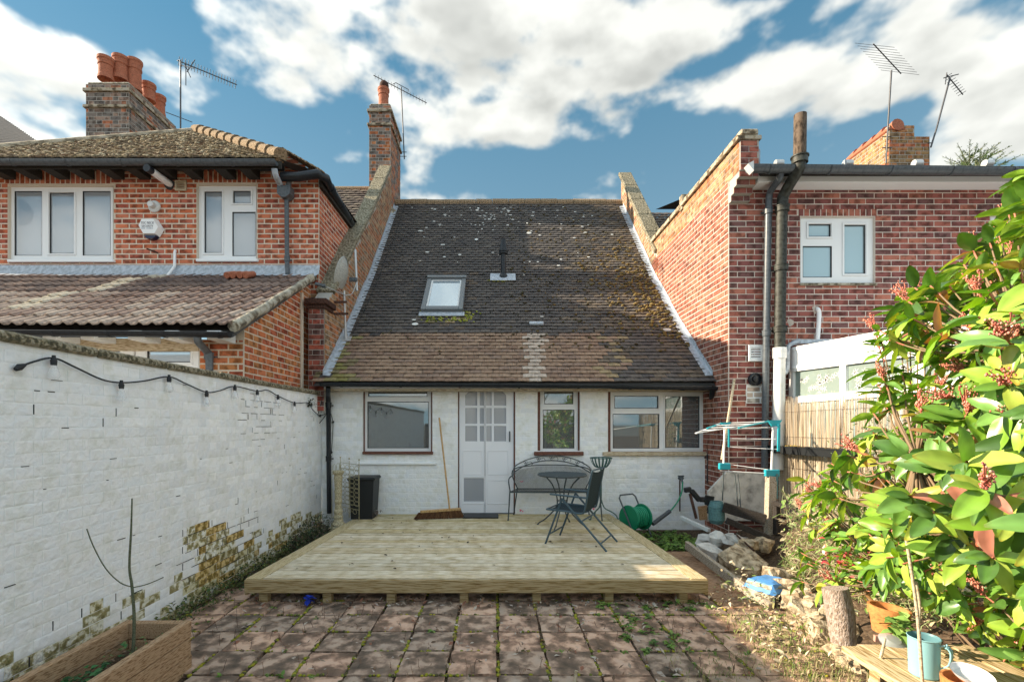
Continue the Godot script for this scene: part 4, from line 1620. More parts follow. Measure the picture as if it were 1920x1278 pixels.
func roof_fittings(h: Node3D, roof: Node3D) -> void:
	# roof window
	var sw := empty("roof_window", h)
	var lo := 9.02
	var hi := 10.02
	var a := on_roof(at(789, 0, lo).x, lo, 0.05)
	var u := Vector3.RIGHT
	var up := (on_roof(0, hi) - on_roof(0, lo)).normalized()
	var nn := u.cross(up)
	var wd: float = at(868, 0, lo).x - at(789, 0, lo).x
	var ln := on_roof(0, lo).distance_to(on_roof(0, hi))
	var bs := Basis(u, up, nn)
	var b := Buf.new()
	var fr := 0.085
	for q in [[0, 0, fr, ln], [wd - fr, 0, fr, ln], [fr, ln - 0.11, wd - 2 * fr, 0.11], [fr, 0, wd - 2 * fr, 0.12]]:
		b.box(a + u * (q[0] + q[2] * 0.5) + up * (q[1] + q[3] * 0.5) + nn * 0.035, Vector3(q[2], q[3], 0.11), bs, 0.006)
	mat("anthracite", Color(0.13, 0.145, 0.155), 0.4)
	put("frame", b, M.anthracite, sw)
	b = Buf.new()
	for q in [[fr, 0.12, 0.035, ln - 0.23], [wd - fr - 0.035, 0.12, 0.035, ln - 0.23], [fr + 0.035, ln - 0.145, wd - 2 * fr - 0.07, 0.035], [fr + 0.035, 0.12, wd - 2 * fr - 0.07, 0.03]]:
		b.box(a + u * (q[0] + q[2] * 0.5) + up * (q[1] + q[3] * 0.5) + nn * 0.03, Vector3(q[2], q[3], 0.07), bs)
	put("sash", b, M.pvc_dull, sw)
	b = Buf.new()
	var p := a + u * (fr + 0.03) + up * 0.13 + nn * 0.05
	var ww := wd - 2 * fr - 0.06
	var ll := ln - 0.25
	b.quad(p, p + u * ww, p + u * ww + up * ll, p + up * ll)
	mat("roof_pane", Color(0.36, 0.44, 0.50), 0.06)
	M.roof_pane.metallic = 0.55
	put("pane", b, M.roof_pane, sw)
	b = Buf.new()
	var y := a - up * 0.11 + nn * 0.015 - u * 0.02
	b.box(y + u * (wd * 0.5 + 0.02) + up * 0.055, Vector3(wd + 0.06, 0.14, 0.02), bs, 0.004)
	put("flashing", b, M.lead, sw)
	b = Buf.new()
	b.box(a + u * wd * 0.5 + up * (ln - 0.04) + nn * 0.10, Vector3(wd + 0.03, 0.10, 0.04), bs, 0.01)
	put("hood", b, M.anthracite, sw)
	# flue through the slope
	var fl := empty("roof_flue", h)
	var fd := 10.05
	var fb := on_roof(at(943, 0, fd).x, fd, 0.0)
	b = Buf.new()
	var u2 := (on_roof(0, fd + 0.3) - on_roof(0, fd)).normalized()
	b.box(fb + u2 * 0.08 + Vector3(0.0, 0.055, 0.03), Vector3(0.53, 0.29, 0.012), Basis(Vector3.RIGHT, u2, Vector3.RIGHT.cross(u2)))
	put("slate", b, M.lead, fl)
	b = Buf.new()
	b.lathe(fb + Vector3(0.01, -0.02, -0.08), [Vector2(0.10, 0), Vector2(0.09, 0.16), Vector2(0.075, 0.20), Vector2(0.055, 0.22), Vector2(0.052, 0.62), Vector2(0.09, 0.63), Vector2(0.092, 0.66), Vector2(0.078, 0.665), Vector2(0.092, 0.675), Vector2(0.092, 0.70), Vector2(0.05, 0.93), Vector2(0.055, 0.95), Vector2(0.04, 0.955), Vector2(0, 0.955)], 18)
	put("pipe", b, M.black_pipe, fl)
	# vent tile low on the slope
	b = Buf.new()
	var vp := on_roof(at(1006, 0, 8.72).x, 8.72, 0.07)
	b.box(vp, Vector3(0.26, 0.05, 0.1), Basis(Vector3.RIGHT, 0.5), 0.012)
	put("vent_tile", b, M.lead, roof)
	# aerial cable down the tiles
	b = Buf.new()
	var pts := []
	for q in [[762, 12.85], [752, 12.2], [741, 11.5], [725, 10.8], [712, 10.2], [700, 9.7], [688, 9.25], [672, 8.8], [662, 8.5]]:
		pts.append(on_roof(at(q[0], 0, q[1]).x, q[1], 0.065))
	b.tube(curve(pts, 3), 0.006, 5)
	put("cable", b, M.rubber, roof)
	# lead along both side walls
	for s in [[-2.69, 1.0], [3.36, -1.0]]:
		var dd := 7.45
		var k := 0
		while dd < 12.6:
			b = Buf.new()
			var e := minf(dd + 0.6, 12.7)
			var x: float = s[0] + s[1] * 0.012
			for i in 4:
				var da := lerpf(dd, e, i / 4.0)
				var db := lerpf(dd, e, (i + 1) / 4.0)
				var hgt := 0.13 + 0.02 * (k % 2)
				var wid: float = s[1] * 0.11
				b.quad(Vector3(x, roof_y(da) + hgt, -da), Vector3(x, roof_y(da) + 0.05, -da), Vector3(x, roof_y(db) + 0.05, -db), Vector3(x, roof_y(db) + hgt, -db))
				b.quad(Vector3(x, roof_y(da) + 0.05, -da), Vector3(x + wid, roof_y(da) + 0.04, -da), Vector3(x + wid, roof_y(db) + 0.04, -db), Vector3(x, roof_y(db) + 0.05, -db))
			put("flashing", b, M.lead, roof)
			dd = e
			k += 1

func party_walls(h: Node3D) -> void:
	# left: from the corbelled pier up to the chimney
	var pw := empty("party_wall", h)
	var rise := func(dd: float) -> float: return maxf(3.55, roof_y(dd) + 1.22 - maxf(0.0, 0.2 * (9.0 - dd)))
	slope_wall(pw, -2.69, 1.0, 7.56, 12.4, rise, {"course": 0.08, "len": 0.225, "palette": STALE, "mat": M.brick, "mortar": M.mortar_grey, "joint": 0.014, "singles": 0}, 0.24)
	brickwork(pw, Vector3(-2.935, 1.9, -7.55), Vector3.RIGHT, Vector3.BACK, 0.245, 1.62, {"course": 0.08, "len": 0.245, "palette": PILLAR, "mat": M.brick, "mortar": M.mortar_grey, "joint": 0.010, "singles": 60, "bond": "english", "thick": 0.05})
	var b := Buf.new()
	b.span(Vector3(-2.965, 3.50, -7.52), Vector3(-2.66, 3.56, -7.9), 0.008)
	b.span(Vector3(-2.99, 3.561, -7.495), Vector3(-2.63, 3.66, -7.95), 0.015)
	put("corbel", b, M.rusty, pw)
	var n := 7
	for i in n:
		var da := lerpf(7.95, 12.3, float(i) / n)
		var db := lerpf(7.95, 12.3, (i + 1.0) / n)
		b = Buf.new()
		var up := (Vector3(0, rise.call(db), -db) - Vector3(0, rise.call(da), -da)).normalized()
		b.box((Vector3(-2.815, rise.call(da), -da) + Vector3(-2.815, rise.call(db), -db)) * 0.5 + Vector3(0, 0.05, 0), Vector3(0.31, Vector3(0, rise.call(db), -db).distance_to(Vector3(0, rise.call(da), -da)) - 0.012, 0.09), Basis(Vector3.RIGHT, up, Vector3.RIGHT.cross(up)), 0.015)
		put("coping", b, M.coping, pw)
	# right: low parapet up to the ridge
	pw = empty("party_wall", h)
	var rise2 := func(dd: float) -> float: return roof_y(dd) + 0.55 + 0.1 * (dd - 10.0) / 3.0
	slope_wall(pw, 3.36, -1.0, 10.0, 12.95, rise2, {"course": 0.08, "len": 0.225, "palette": STALE, "mat": M.brick, "mortar": M.mortar_grey, "joint": 0.014, "singles": 0}, 0.24)
	n = 5
	for i in n:
		var da := lerpf(10.1, 13.05, float(i) / n)
		var db := lerpf(10.1, 13.05, (i + 1.0) / n)
		b = Buf.new()
		var up := (Vector3(0, rise2.call(db), -db) - Vector3(0, rise2.call(da), -da)).normalized()
		b.box((Vector3(3.48, rise2.call(da), -da) + Vector3(3.48, rise2.call(db), -db)) * 0.5 + Vector3(0, 0.05, 0), Vector3(0.34, Vector3(0, rise2.call(db), -db).distance_to(Vector3(0, rise2.call(da), -da)) - 0.012, 0.09), Basis(Vector3.RIGHT, up, Vector3.RIGHT.cross(up)), 0.015)
		put("coping", b, M.coping, pw)
	# chimney on the left party wall with one tall pot
	var ch := empty("chimney", h)
	stack(ch, -3.25, -2.70, 12.35, 13.6, 6.4, 9.86, STACK + [Color(0.50, 0.19, 0.08), Color(0.46, 0.16, 0.07), Color(0.52, 0.22, 0.10), Color(0.42, 0.15, 0.07)], 0)
	b = Buf.new()
	b.prism([Vector3(-2.70, 6.75, -12.3), Vector3(-2.48, 6.95, -12.35), Vector3(-2.48, 7.15, -12.6), Vector3(-2.70, 7.3, -12.34)], Vector3(0, 0.1, -0.5))
	put("mortar_fillet", b, M.cement, ch)
	pot(ch, 719, 199, 167, 12.8, 10.2)
	var pp := at(720, 166, 12.8)
	b = Buf.new()
	b.ball(pp + Vector3(0, 0.06, 0), Vector3(0.125, 0.15, 0.125), 8, 12)
	put("cowl", b, M.rusty, ch)

# ---------------------------------------------------------------- leaves
# one leaf from its foot along z, width as a share of length, bent down by droop
func leaf(b: Buf, o: Vector3, bs: Basis, l: float, wide: float, droop: float, seg := 4) -> void:
	var pts := []
	for i in seg + 1:
		var t := float(i) / seg
		var hw := l * wide * 0.5 * pow(sin(PI * pow(t, 0.8) * 0.985 + 0.015), 0.85)
		var y := -droop * l * t * t
		pts.append([Vector3(-hw, y + hw * 0.35, l * t), Vector3(0, y, l * t), Vector3(hw, y + hw * 0.35, l * t)])
	for i in seg:
		var p: Array = pts[i]
		var q: Array = pts[i + 1]
		b.quad(o + bs * p[0], o + bs * p[1], o + bs * q[1], o + bs * q[0])
		b.quad(o + bs * p[1], o + bs * p[2], o + bs * q[2], o + bs * q[1])

# ---------------------------------------------------------------- the house on the right and its lean-to
func right_house() -> void:
	var h := thing("brick_house", "dark red brick house with soil pipe on the right of the cottage", "house")
	var d := 6.97
	var x0 := 3.365
	var x1 := 9.2
	var w := empty("wall", h)
	var wa := rect(1501, 406, 1641, 532, d)
	var wb := rect(1857, 404, 1990, 526, d)
	var hl := []
	var sl := []
	for r in [wa, wb]:
		hl.append(Rect2(r.position - Vector2(x0, 0), r.size))
	for q in [[1497, 391, 1645, 405.5], [1850, 391, 1995, 403.5]]:
		var r := rect(q[0], q[1], q[2], q[3], d)
		sl.append(Rect2(r.position - Vector2(x0, 0), r.size))
	brickwork(w, Vector3(x0, 0, -d), Vector3.RIGHT, Vector3.BACK, x1 - x0, 5.16, {"course": 0.0812, "len": 0.247, "palette": MAROON, "mat": M.brick, "mortar": M.mortar_pale, "holes": hl, "soldiers": sl, "joint": 0.013, "singles": 300})
	# side wall towards the cottage with its parapet
	w = empty("wall", h)
	brickwork(w, Vector3(3.36, 0, -10.4), Vector3.BACK, Vector3.LEFT, 10.396 - d, 5.2, {"course": 0.0812, "len": 0.236, "palette": SALMON, "mat": M.brick, "mortar": M.mortar_pale, "joint": 0.012, "singles": 0, "thick": 0.22})
	brickwork(w, Vector3(3.37, 5.2, -10.4), Vector3.BACK, Vector3.LEFT, 10.4 - 6.68, 0.41, {"course": 0.0812, "len": 0.236, "palette": STALE, "mat": M.brick, "mortar": M.mortar_grey, "joint": 0.010, "singles": 0, "thick": 0.2})
	# corbelled end of the parapet
	for i in 4:
		var zf := -d + 0.07 * (i + 1)
		var g := empty("corbel", h)
		brickwork(g, Vector3(3.362 + 0.004 * i, 4.88 + 0.0812 * i, zf), Vector3.RIGHT, Vector3.BACK, 0.27, 0.0812, {"course": 0.0812, "len": 0.18, "palette": MAROON, "mat": M.brick, "mortar": M.mortar_grey, "joint": 0.010, "singles": 20, "thick": 0.12 + 0.07 * i})
	var g := empty("corbel", h)
	brickwork(g, Vector3(3.375, 5.205, -6.66), Vector3.RIGHT, Vector3.BACK, 0.255, 0.405, {"course": 0.0812, "len": 0.236, "palette": MAROON, "mat": M.brick, "mortar": M.mortar_grey, "joint": 0.010, "singles": 20, "thick": 0.3})
	var b := Buf.new()
	for q in [[6.63, 8.7, 5.615], [8.7, 10.45, 5.61]]:
		var n := 5 if q[0] < 7 else 4
		for i in n:
			var da := lerpf(q[0], q[1], float(i) / n)
			var db := lerpf(q[0], q[1], (i + 1.0) / n)
			b = Buf.new()
			var dy := 0.0 if q[0] < 7 else 0.012
			b.span(Vector3(3.32, q[2] - dy, -da - 0.004), Vector3(3.66, q[2] + 0.06 - dy, -db), 0.008)
			b.span(Vector3(3.37, q[2] + 0.061 - dy, -da - 0.006), Vector3(3.62, q[2] + 0.15 - dy, -db), 0.02)
			put("coping", b, M.coping_pale, h)
	b = Buf.new()
	b.span(Vector3(3.335, 5.56, -8.66), Vector3(3.65, 5.83, -8.78), 0.01)
	put("step", b, M.coping_pale, h)
	# windows
	var fg := [M.frosted]
	var z := d + 0.04
	window(h, rect(1501.5, 406.5, 1640, 531, z), [rect(1516, 420, 1558, 443.5, z), rect(1505.5, 461, 1560.5, 520, z), rect(1583, 421.5, 1623, 513, z)], z, M.pvc, fg, [0, 2])
	window(h, rect(1858, 404.5, 1989, 525, z), [rect(1874, 418, 1920, 512, z), rect(1932, 418, 1978, 512, z)], z, M.pvc, [M.pvc_dull], [0])
	for q in [[1499, 531, 1643, 535.5], [1855, 525, 1992, 530]]:
		var r := rect(q[0], q[1], q[2], q[3], d)
		b = Buf.new()
		b.span(Vector3(r.position.x, r.position.y, -d - 0.06), Vector3(r.end.x, r.end.y, -d + 0.03), 0.005)
		put("sill", b, M.cement, h)
	b = Buf.new()
	b.span(Vector3(3.6, 0.2, -7.4), Vector3(9, 5.0, -7.45))
	put("inner_wall", b, M.room_pale, h)
	# eaves
	b = Buf.new()
	b.span(Vector3(3.66, 5.075, -6.74), Vector3(9.3, 5.165, -6.97), 0.004)
	put("fascia", b, M.pvc, h)
	b = Buf.new()
	b.quad(Vector3(3.64, 5.25, -6.66), Vector3(9.3, 5.25, -6.66), Vector3(9.3, 6.6, -11), Vector3(3.64, 6.6, -11))
	b.quad(Vector3(3.64, 5.17, -6.7), Vector3(9.3, 5.17, -6.7), Vector3(9.3, 5.25, -6.66), Vector3(3.64, 5.25, -6.66))
	put("roof", b, M.timber_black, h)
	gutter(h, at(1403, 313, 6.55), at(1990, 319, 6.55), 0.078, M.grey_pipe, 0.82)
	b = Buf.new()
	b.span(Vector3(3.66, 5.13, -6.65), Vector3(9.3, 5.25, -6.69))
	put("gutter_board", b, M.timber_black, h)
	for px in [1459, 1588, 1718, 1850]:
		b = Buf.new()
		var p := at(px, 308, 6.56)
		b.tube([p + Vector3(-0.05, 0, 0.02), p + Vector3(0.05, 0.0, 0.02)], 0.05, 10)
		put("gutter_union", b, M.zinc, h)
	b = Buf.new()
	var ge := at(1401, 318, 6.55)
	b.prism([ge + Vector3(-0.045, 0.02, 0), ge + Vector3(0.03, -0.075, 0), ge + Vector3(0.03, 0.06, 0)], Vector3(0, 0, 0.12))
	put("gutter_end", b, M.pvc_dull, h)
	b = Buf.new()
	b.span(at(1412, 305, 6.7), at(1420, 285, 6.78))
	put("lead_upstand", b, M.lead, h)
	downpipe(h, curve([at(1463, 322, 6.6), at(1462, 334, 6.62), at(1447, 356, 6.8), at(1442, 376, 6.86), at(1440, 470, 6.86), at(1437, 660, 6.86), at(1434, 880, 6.86)], 4), 0.045, M.grey_pipe, [at(1441, 396, 6.86), at(1437.5, 625, 6.86)])
	var sp := downpipe(h, curve([at(1501, 216, 6.5), at(1500, 298, 6.5), at(1497, 318, 6.52), at(1473, 360, 6.75), at(1467, 388, 6.8), at(1464, 520, 6.8), at(1462, 655, 6.8)], 4), 0.074, M.iron_pipe, [at(1467, 392, 6.8), at(1464.5, 503, 6.8), at(1463, 618, 6.8)], "soil_pipe")
	b = Buf.new()
	b.tube([at(1501, 215, 6.5), at(1500, 296, 6.5)], 0.078, 16)
	put("stack_pipe", b, M.rust_pipe, sp)
	b = Buf.new()
	b.lathe(at(1500, 300, 6.5), [Vector2(0.075, -0.05), Vector2(0.1, -0.045), Vector2(0.1, 0.03), Vector2(0.112, 0.035), Vector2(0.112, 0.05), Vector2(0.075, 0.055)], 16)
	put("collar", b, M.iron_pipe, sp)
	b = Buf.new()
	b.tube([at(1462, 668, 6.8), at(1459, 880, 6.8)], 0.078, 16)
	b.tube([at(1462, 652, 6.8), at(1462, 672, 6.8)], 0.092, 16)
	put("lower_pipe", b, M.pvc_dull, sp)
	b = Buf.new()
	b.tube(curve([at(1533, 580, 6.96), at(1534, 580, 6.9), at(1536, 585, 6.9), at(1536, 600, 6.9), at(1533, 640, 6.9)], 4), 0.03, 10)
	put("waste_pipe", b, M.pvc, h)
	b = Buf.new()
	b.tube([at(1528, 581, 6.97), at(1528, 581, 6.955)], 0.06, 8)
	b.tube([at(1481, 605, 6.97), at(1481, 605, 6.955)], 0.055, 7)
	put("mortar_patch", b, M.mortar_pale, h)
	vent_grille(h, rect(1403, 647, 1430, 677, 6.95), 6.945, M.pvc)
	b = Buf.new()
	var face := Basis(Vector3.RIGHT, Vector3.BACK, Vector3.DOWN)
	b.lathe(at(1415, 711, 6.96), [Vector2(0.095, -0.01), Vector2(0.092, 0.04), Vector2(0.075, 0.05), Vector2(0.07, 0.03), Vector2(0.05, 0.03), Vector2(0.045, 0.055), Vector2(0.02, 0.06), Vector2(0, 0.06)], 18, face)
	put("round_vent", b, M.black_pipe, h)
	var pg := empty("patched_brickwork", h)
	brickwork(pg, at(1400, 756, 6.963), Vector3.RIGHT, Vector3.BACK, 0.23, 0.27, {"course": 0.0812, "len": 0.2, "palette": [Color(0.62, 0.58, 0.52), Color(0.55, 0.45, 0.38)], "mat": M.brick, "mortar": M.mortar_white, "joint": 0.02, "singles": 20, "thick": 0.004})
	# chimney behind the eaves, capped with half-round tiles
	var ch := empty("chimney", h)
	var o := {"course": 0.08, "len": 0.22, "palette": [Color(0.46, 0.20, 0.08), Color(0.36, 0.22, 0.10), Color(0.50, 0.24, 0.11), Color(0.30, 0.20, 0.11), Color(0.52, 0.17, 0.08)], "mat": M.brick, "mortar": M.mortar_grey, "joint": 0.012, "singles": 0, "bond": "flemish", "thick": 0.1}
	brickwork(ch, Vector3(8.15, 6.0, -10), Vector3.RIGHT, Vector3.BACK, 0.84, 1.66, o)
	brickwork(ch, Vector3(8.155, 7.66, -10), Vector3.RIGHT, Vector3.BACK, 0.52, 0.23, o)
	brickwork(ch, Vector3(8.15, 6.0, -11.3), Vector3.BACK, Vector3.LEFT, 1.298, 1.84, o)
	b = Buf.new()
	b.span(Vector3(8.99, 6.0, -10.0), Vector3(8.97, 7.64, -11.3))
	b.span(Vector3(8.2, 7.62, -10.05), Vector3(8.98, 7.65, -11.3))
	put("back", b, M.mortar_grey, ch)
	for i in 5:
		b = Buf.new()
		b.tube([Vector3(8.32, 7.90 + 0.01 * (i % 2), -9.98 - i * 0.27), Vector3(8.32, 7.87, -10.24 - i * 0.27)], [0.13, 0.115], 12)
		put("cap_tile", b, M.terracotta, ch)
	b = Buf.new()
	b.span(Vector3(8.12, 7.78, -9.99), Vector3(8.5, 7.86, -11.3), 0.02)
	put("flaunching", b, M.terracotta, ch)
	# roof beyond, between the two parapets
	var mr := empty("main_roof", h)
	tile_rows(mr, [Vector2(10.5, 4.6), Vector2(13.0, 7.35)], 0.14, 0.22, func(_s, _q): return [3.62, 6.0], func(_p, _r): return rng.randi() % 3, M.tile, [Color(0.09, 0.075, 0.07), Color(0.12, 0.10, 0.09), Color(0.15, 0.12, 0.10)], 0, tile_mesh, 0.02)
	b = Buf.new()
	b.prism([Vector3(3.62, 4.5, -10.55), Vector3(6.0, 4.5, -10.55), Vector3(6.0, 7.28, -13.05), Vector3(3.62, 7.28, -13.05)], Vector3(0, -0.05, -0.05))
	put("roof_boards", b, M.room, mr)

func conservatory() -> void:
	var h := thing("conservatory", "white framed lean-to conservatory with patterned glass behind the reed fence", "conservatory")
	var x := 4.22
	var zf := 3.6
	var top := func(dd: float) -> float: return 2.78 - (6.9 - dd) * 0.047
	var b := Buf.new()
	b.prism([Vector3(x, top.call(6.9) - 0.29, -6.9), Vector3(x, top.call(6.9), -6.9), Vector3(x, top.call(zf), -zf), Vector3(x, top.call(zf) - 0.24, -zf)], Vector3(-0.03, 0, 0))
	put("fascia", b, M.pvc, h)
	b = Buf.new()
	b.bar(Vector3(x - 0.035, top.call(6.9) - 0.02, -6.9), Vector3(x - 0.035, top.call(zf) - 0.02, -zf), 0.012, 0.045)
	b.bar(Vector3(x - 0.035, top.call(6.9) - 0.285, -6.9), Vector3(x - 0.035, top.call(zf) - 0.235, -zf), 0.014, 0.03)
	put("trim", b, M.pvc, h)
	b = Buf.new()
	b.quad(Vector3(x, top.call(6.9), -6.9), Vector3(x, top.call(zf), -zf), Vector3(8.5, top.call(zf), -zf), Vector3(8.5, top.call(6.9), -6.9))
	put("roof", b, M.pvc_dull, h)
	# frame of the glazed side
	var f := empty("window", h)
	var y0 := 2.04
	b = Buf.new()
	b.span(Vector3(x - 0.02, y0 - 0.05, -6.9), Vector3(x + 0.05, y0 + 0.04, -zf))
	b.span(Vector3(x - 0.02, 0.9, -6.9), Vector3(x + 0.05, 1.0, -zf))
	var posts := [6.86, 5.84, 4.78, zf + 0.05]
	for dd in posts:
		b.span(Vector3(x - 0.025, 1.0, -dd - 0.05), Vector3(x + 0.055, y0 - 0.051, -dd + 0.05))
		b.span(Vector3(x - 0.024, y0 + 0.041, -dd - 0.05), Vector3(x + 0.054, top.call(dd) - 0.26, -dd + 0.05))
	b.bar(Vector3(x, top.call(6.9) - 0.31, -6.9), Vector3(x, top.call(zf) - 0.26, -zf), 0.06, 0.06)
	put("frame", b, M.pvc, f)
	mat("patterned_glass", Color(0.25, 0.31, 0.285), 0.3, "paint", Vector3.ONE)
	M.patterned_glass.metallic = 0.2
	for i in 3:
		b = Buf.new()
		var da: float = posts[i] - 0.05
		var db: float = posts[i + 1] + 0.05
		b.quad(Vector3(x + 0.01, y0 + 0.04, -da), Vector3(x + 0.01, y0 + 0.04, -db), Vector3(x + 0.01, top.call(db) - 0.27, -db), Vector3(x + 0.01, top.call(da) - 0.29, -da))
		put("pane", b, M.patterned_glass, f)
		# star pattern pressed in the glass
		b = Buf.new()
		for k in 26:
			var c := Vector3(x + 0.006, rnd(y0 + 0.07, top.call(db) - 0.36), -rnd(db + 0.06, da - 0.06))
			var a0 := rnd(0, 1)
			for s in 5:
				var a := a0 + TAU * s / 5.0
				var e := Vector3(0, cos(a), sin(a))
				var t := Vector3(0, -sin(a), cos(a))
				b.tri(c + t * 0.008, c - t * 0.008, c + e * 0.055)
		stuff(put("pattern", b, M.pvc_dull, f))
		b = Buf.new()
		b.quad(Vector3(x + 0.01, 1.0, -da), Vector3(x + 0.01, 1.0, -db), Vector3(x + 0.01, y0 - 0.05, -db), Vector3(x + 0.01, y0 - 0.05, -da))
		put("pane", b, M.frosted, f)
	b = Buf.new()
	b.span(Vector3(x - 0.01, 0, -6.9), Vector3(x + 0.1, 0.9, -zf))
	put("low_wall", b, M.mortar_white, h)
	b = Buf.new()
	b.span(Vector3(x, 0, -zf), Vector3(8.5, top.call(zf) - 0.01, -zf - 0.1))
	put("end_wall", b, M.pvc_dull, h)
	b = Buf.new()
	b.tube(curve([at(1500, 638, 6.8), at(1486, 644, 6.8), at(1478, 652, 6.8), at(1477, 690, 6.8), at(1472, 700, 6.78)], 4), 0.03, 8)
	b.bar(at(1486, 641, 6.85), at(1560, 639, 6.85), 0.05, 0.05)
	put("flashing", b, M.lead, h)

# ---------------------------------------------------------------- ground, paving, path
func ground() -> void:
	mat("soil", Color(0.16, 0.12, 0.085), 1.0, "earth", Vector3.ONE * 1.2, "bump", 2.0)
	mat("litter", Color.WHITE, 0.95)
	colored(M.litter)
	mat("leafy", Color.WHITE, 0.55)
	colored(M.leafy)
	M.leafy.backlight_enabled = true
	M.leafy.backlight = Color(0.35, 0.35, 0.2)
	var b := Buf.new()
	b.quad(Vector3(-300, 0, 60), Vector3(300, 0, 60), Vector3(300, 0, -300), Vector3(-300, 0, -300))
	structure(put("ground", b, M.soil))
	# square clay slabs with mossy joints
	var pv := structure(empty_top("paving"))
	var kinds := []
	for c in [Color(0.62, 0.45, 0.36), Color(0.46, 0.37, 0.31), Color(0.66, 0.48, 0.38), Color(0.52, 0.41, 0.34), Color(0.58, 0.43, 0.35), Color(0.42, 0.35, 0.30)]:
		kinds.append(mat("slab%d" % kinds.size(), c, 0.9, "slabs", Vector3.ONE * 0.7, "bump", 0.8))
		kinds[-1].uv1_offset = Vector3(rnd(0, 5), rnd(0, 5), rnd(0, 5))
	var meshes := []
	for i in 5:
		b = Buf.new()
		var w := 0.322
		# a slab with worn edges and a slightly dished top
		var n := 6
		var top := []
		for y in n + 1:
			for x in n + 1:
				var u := float(x) / n - 0.5
				var v := float(y) / n - 0.5
				var e := 1.0 if x in [0, n] or y in [0, n] else 0.0
				top.append(Vector3(u * (w - 0.0 * e) + rnd(-0.003, 0.003), 0.02 - 0.009 * e + rnd(-0.0015, 0.0015), v * w + rnd(-0.003, 0.003)))
		for y in n:
			for x in n:
				var k := y * (n + 1) + x
				b.quad(top[k + n + 1], top[k + n + 2], top[k + 1], top[k])
		for x in n:
			for q in [[x, x + 1], [n * (n + 1) + x + 1, n * (n + 1) + x], [(x + 1) * (n + 1), x * (n + 1)], [x * (n + 1) + n, (x + 1) * (n + 1) + n]]:
				var p: Vector3 = top[q[0]]
				var r: Vector3 = top[q[1]]
				b.quad(r + Vector3(0, -0.04, 0), p + Vector3(0, -0.04, 0), p, r)
		meshes.append(b.mesh())
	var joints := []
	for row in 8:
		var z := -(4.90 - row * 0.3395)
		for k in range(-8, 9):
			var x := 0.185 + k * 0.341
			if x < -2.75 or x < -2.02 and z > -3.25:
				continue
			var o := MeshInstance3D.new()
			o.name = "slab"
			o.mesh = pick(meshes)
			var warm := clampf((x - 0.6) * 0.3, 0.0, 0.4)
			o.material_override = pick(kinds) if rng.randf() > warm else kinds[2]
			o.position = Vector3(x + rnd(-0.006, 0.006), rnd(0.004, 0.016), z + 0.17 + rnd(-0.006, 0.006))
			o.rotation = Vector3(rnd(-0.012, 0.012), (rng.randi() % 4) * PI * 0.5 + rnd(-0.012, 0.012), rnd(-0.012, 0.012))
			pv.add_child(o, true)
			joints.append([x + 0.17, z + 0.17, true])
			joints.append([x, z + 0.34, false])
	# moss in the joints
	var ball := Buf.new()
	ball.ball(Vector3.ZERO, Vector3.ONE, 5, 7)
	var bm := ball.mesh()
	var pl := []
	var pc := []
	for j in joints:
		if rng.randf() < 0.22:
			continue
		var cnt := rng.randi_range(6, 34) if j[2] else rng.randi_range(2, 16)
		var c0 := rnd(-0.15, 0.1)
		for i in cnt:
			var s := clampf(c0 + rnd(-0.1, 0.14), -0.17, 0.17)
			var r := rnd(0.006, 0.016)
			pl.append(Transform3D(Basis.from_euler(Vector3(0, rnd(0, 6), 0)).scaled(Vector3(r, r * 0.7, r)), Vector3(j[0] + (rnd(-0.008, 0.008) if j[2] else s), 0.022, j[1] + (s if j[2] else rnd(-0.008, 0.008)))))
			pc.append(pick([Color(0.24, 0.23, 0.02), Color(0.17, 0.19, 0.03), Color(0.30, 0.27, 0.03), Color(0.08, 0.07, 0.03), Color(0.13, 0.15, 0.03)]))
	stuff_top(scatter("moss", bm, colored(mat("joint_moss", Color.WHITE, 1.0)), pl, pc), "yellow green moss cushions growing in the joints of the clay paving", "moss")
	# dead leaves and stalks
	b = Buf.new()
	for i in 1500:
		var x := rnd(-2.6, 2.9)
		var z := -rnd(3.0, 4.85)
		if i % 3 != 0:
			var j = pick(joints)
			x = j[0] + rng.randfn(0, 0.03)
			z = j[1] + rng.randfn(0, 0.05)
		if i % 4 == 0:
			x = rnd(-2.3, 1.95)
			z = -4.45 - rng.randfn(0, 0.06)
		b.col = pick([Color(0.30, 0.24, 0.19), Color(0.20, 0.13, 0.09), Color(0.42, 0.36, 0.31), Color(0.26, 0.12, 0.08), Color(0.13, 0.09, 0.06), Color(0.48, 0.42, 0.36)])
		leaf(b, Vector3(x, 0.028 + rnd(0, 0.02), z), Basis.from_euler(Vector3(rnd(-0.5, 0.3), rnd(0, TAU), rnd(-0.7, 0.7))), rnd(0.02, 0.06), rnd(0.25, 0.6), rnd(-0.5, 0.8), 2)
	for i in 420:
		var j = pick(joints)
		var p := Vector3(j[0] + rng.randfn(0, 0.04), 0.01, j[1] + rng.randfn(0, 0.06))
		b.col = pick([Color(0.16, 0.09, 0.06), Color(0.24, 0.15, 0.10), Color(0.10, 0.06, 0.05)])
		var t := p + Vector3(rnd(-0.03, 0.03), rnd(0.03, 0.11), rnd(-0.02, 0.02))
		b.tube([p, p.lerp(t, 0.6) + Vector3(rnd(-0.006, 0.006), 0, 0), t], 0.0016, 4, false)
		for k in 3:
			leaf(b, p.lerp(t, rnd(0.4, 1.0)), Basis.from_euler(Vector3(rnd(-1, 1), rnd(0, TAU), 0)), rnd(0.010, 0.02), 0.4, 0.4, 2)
	stuff_top(put("leaf_litter", b, M.litter), "brown dead leaves and withered stalks strewn over the clay paving", "leaves")
	# fallen leaves on the deck
	b = Buf.new()
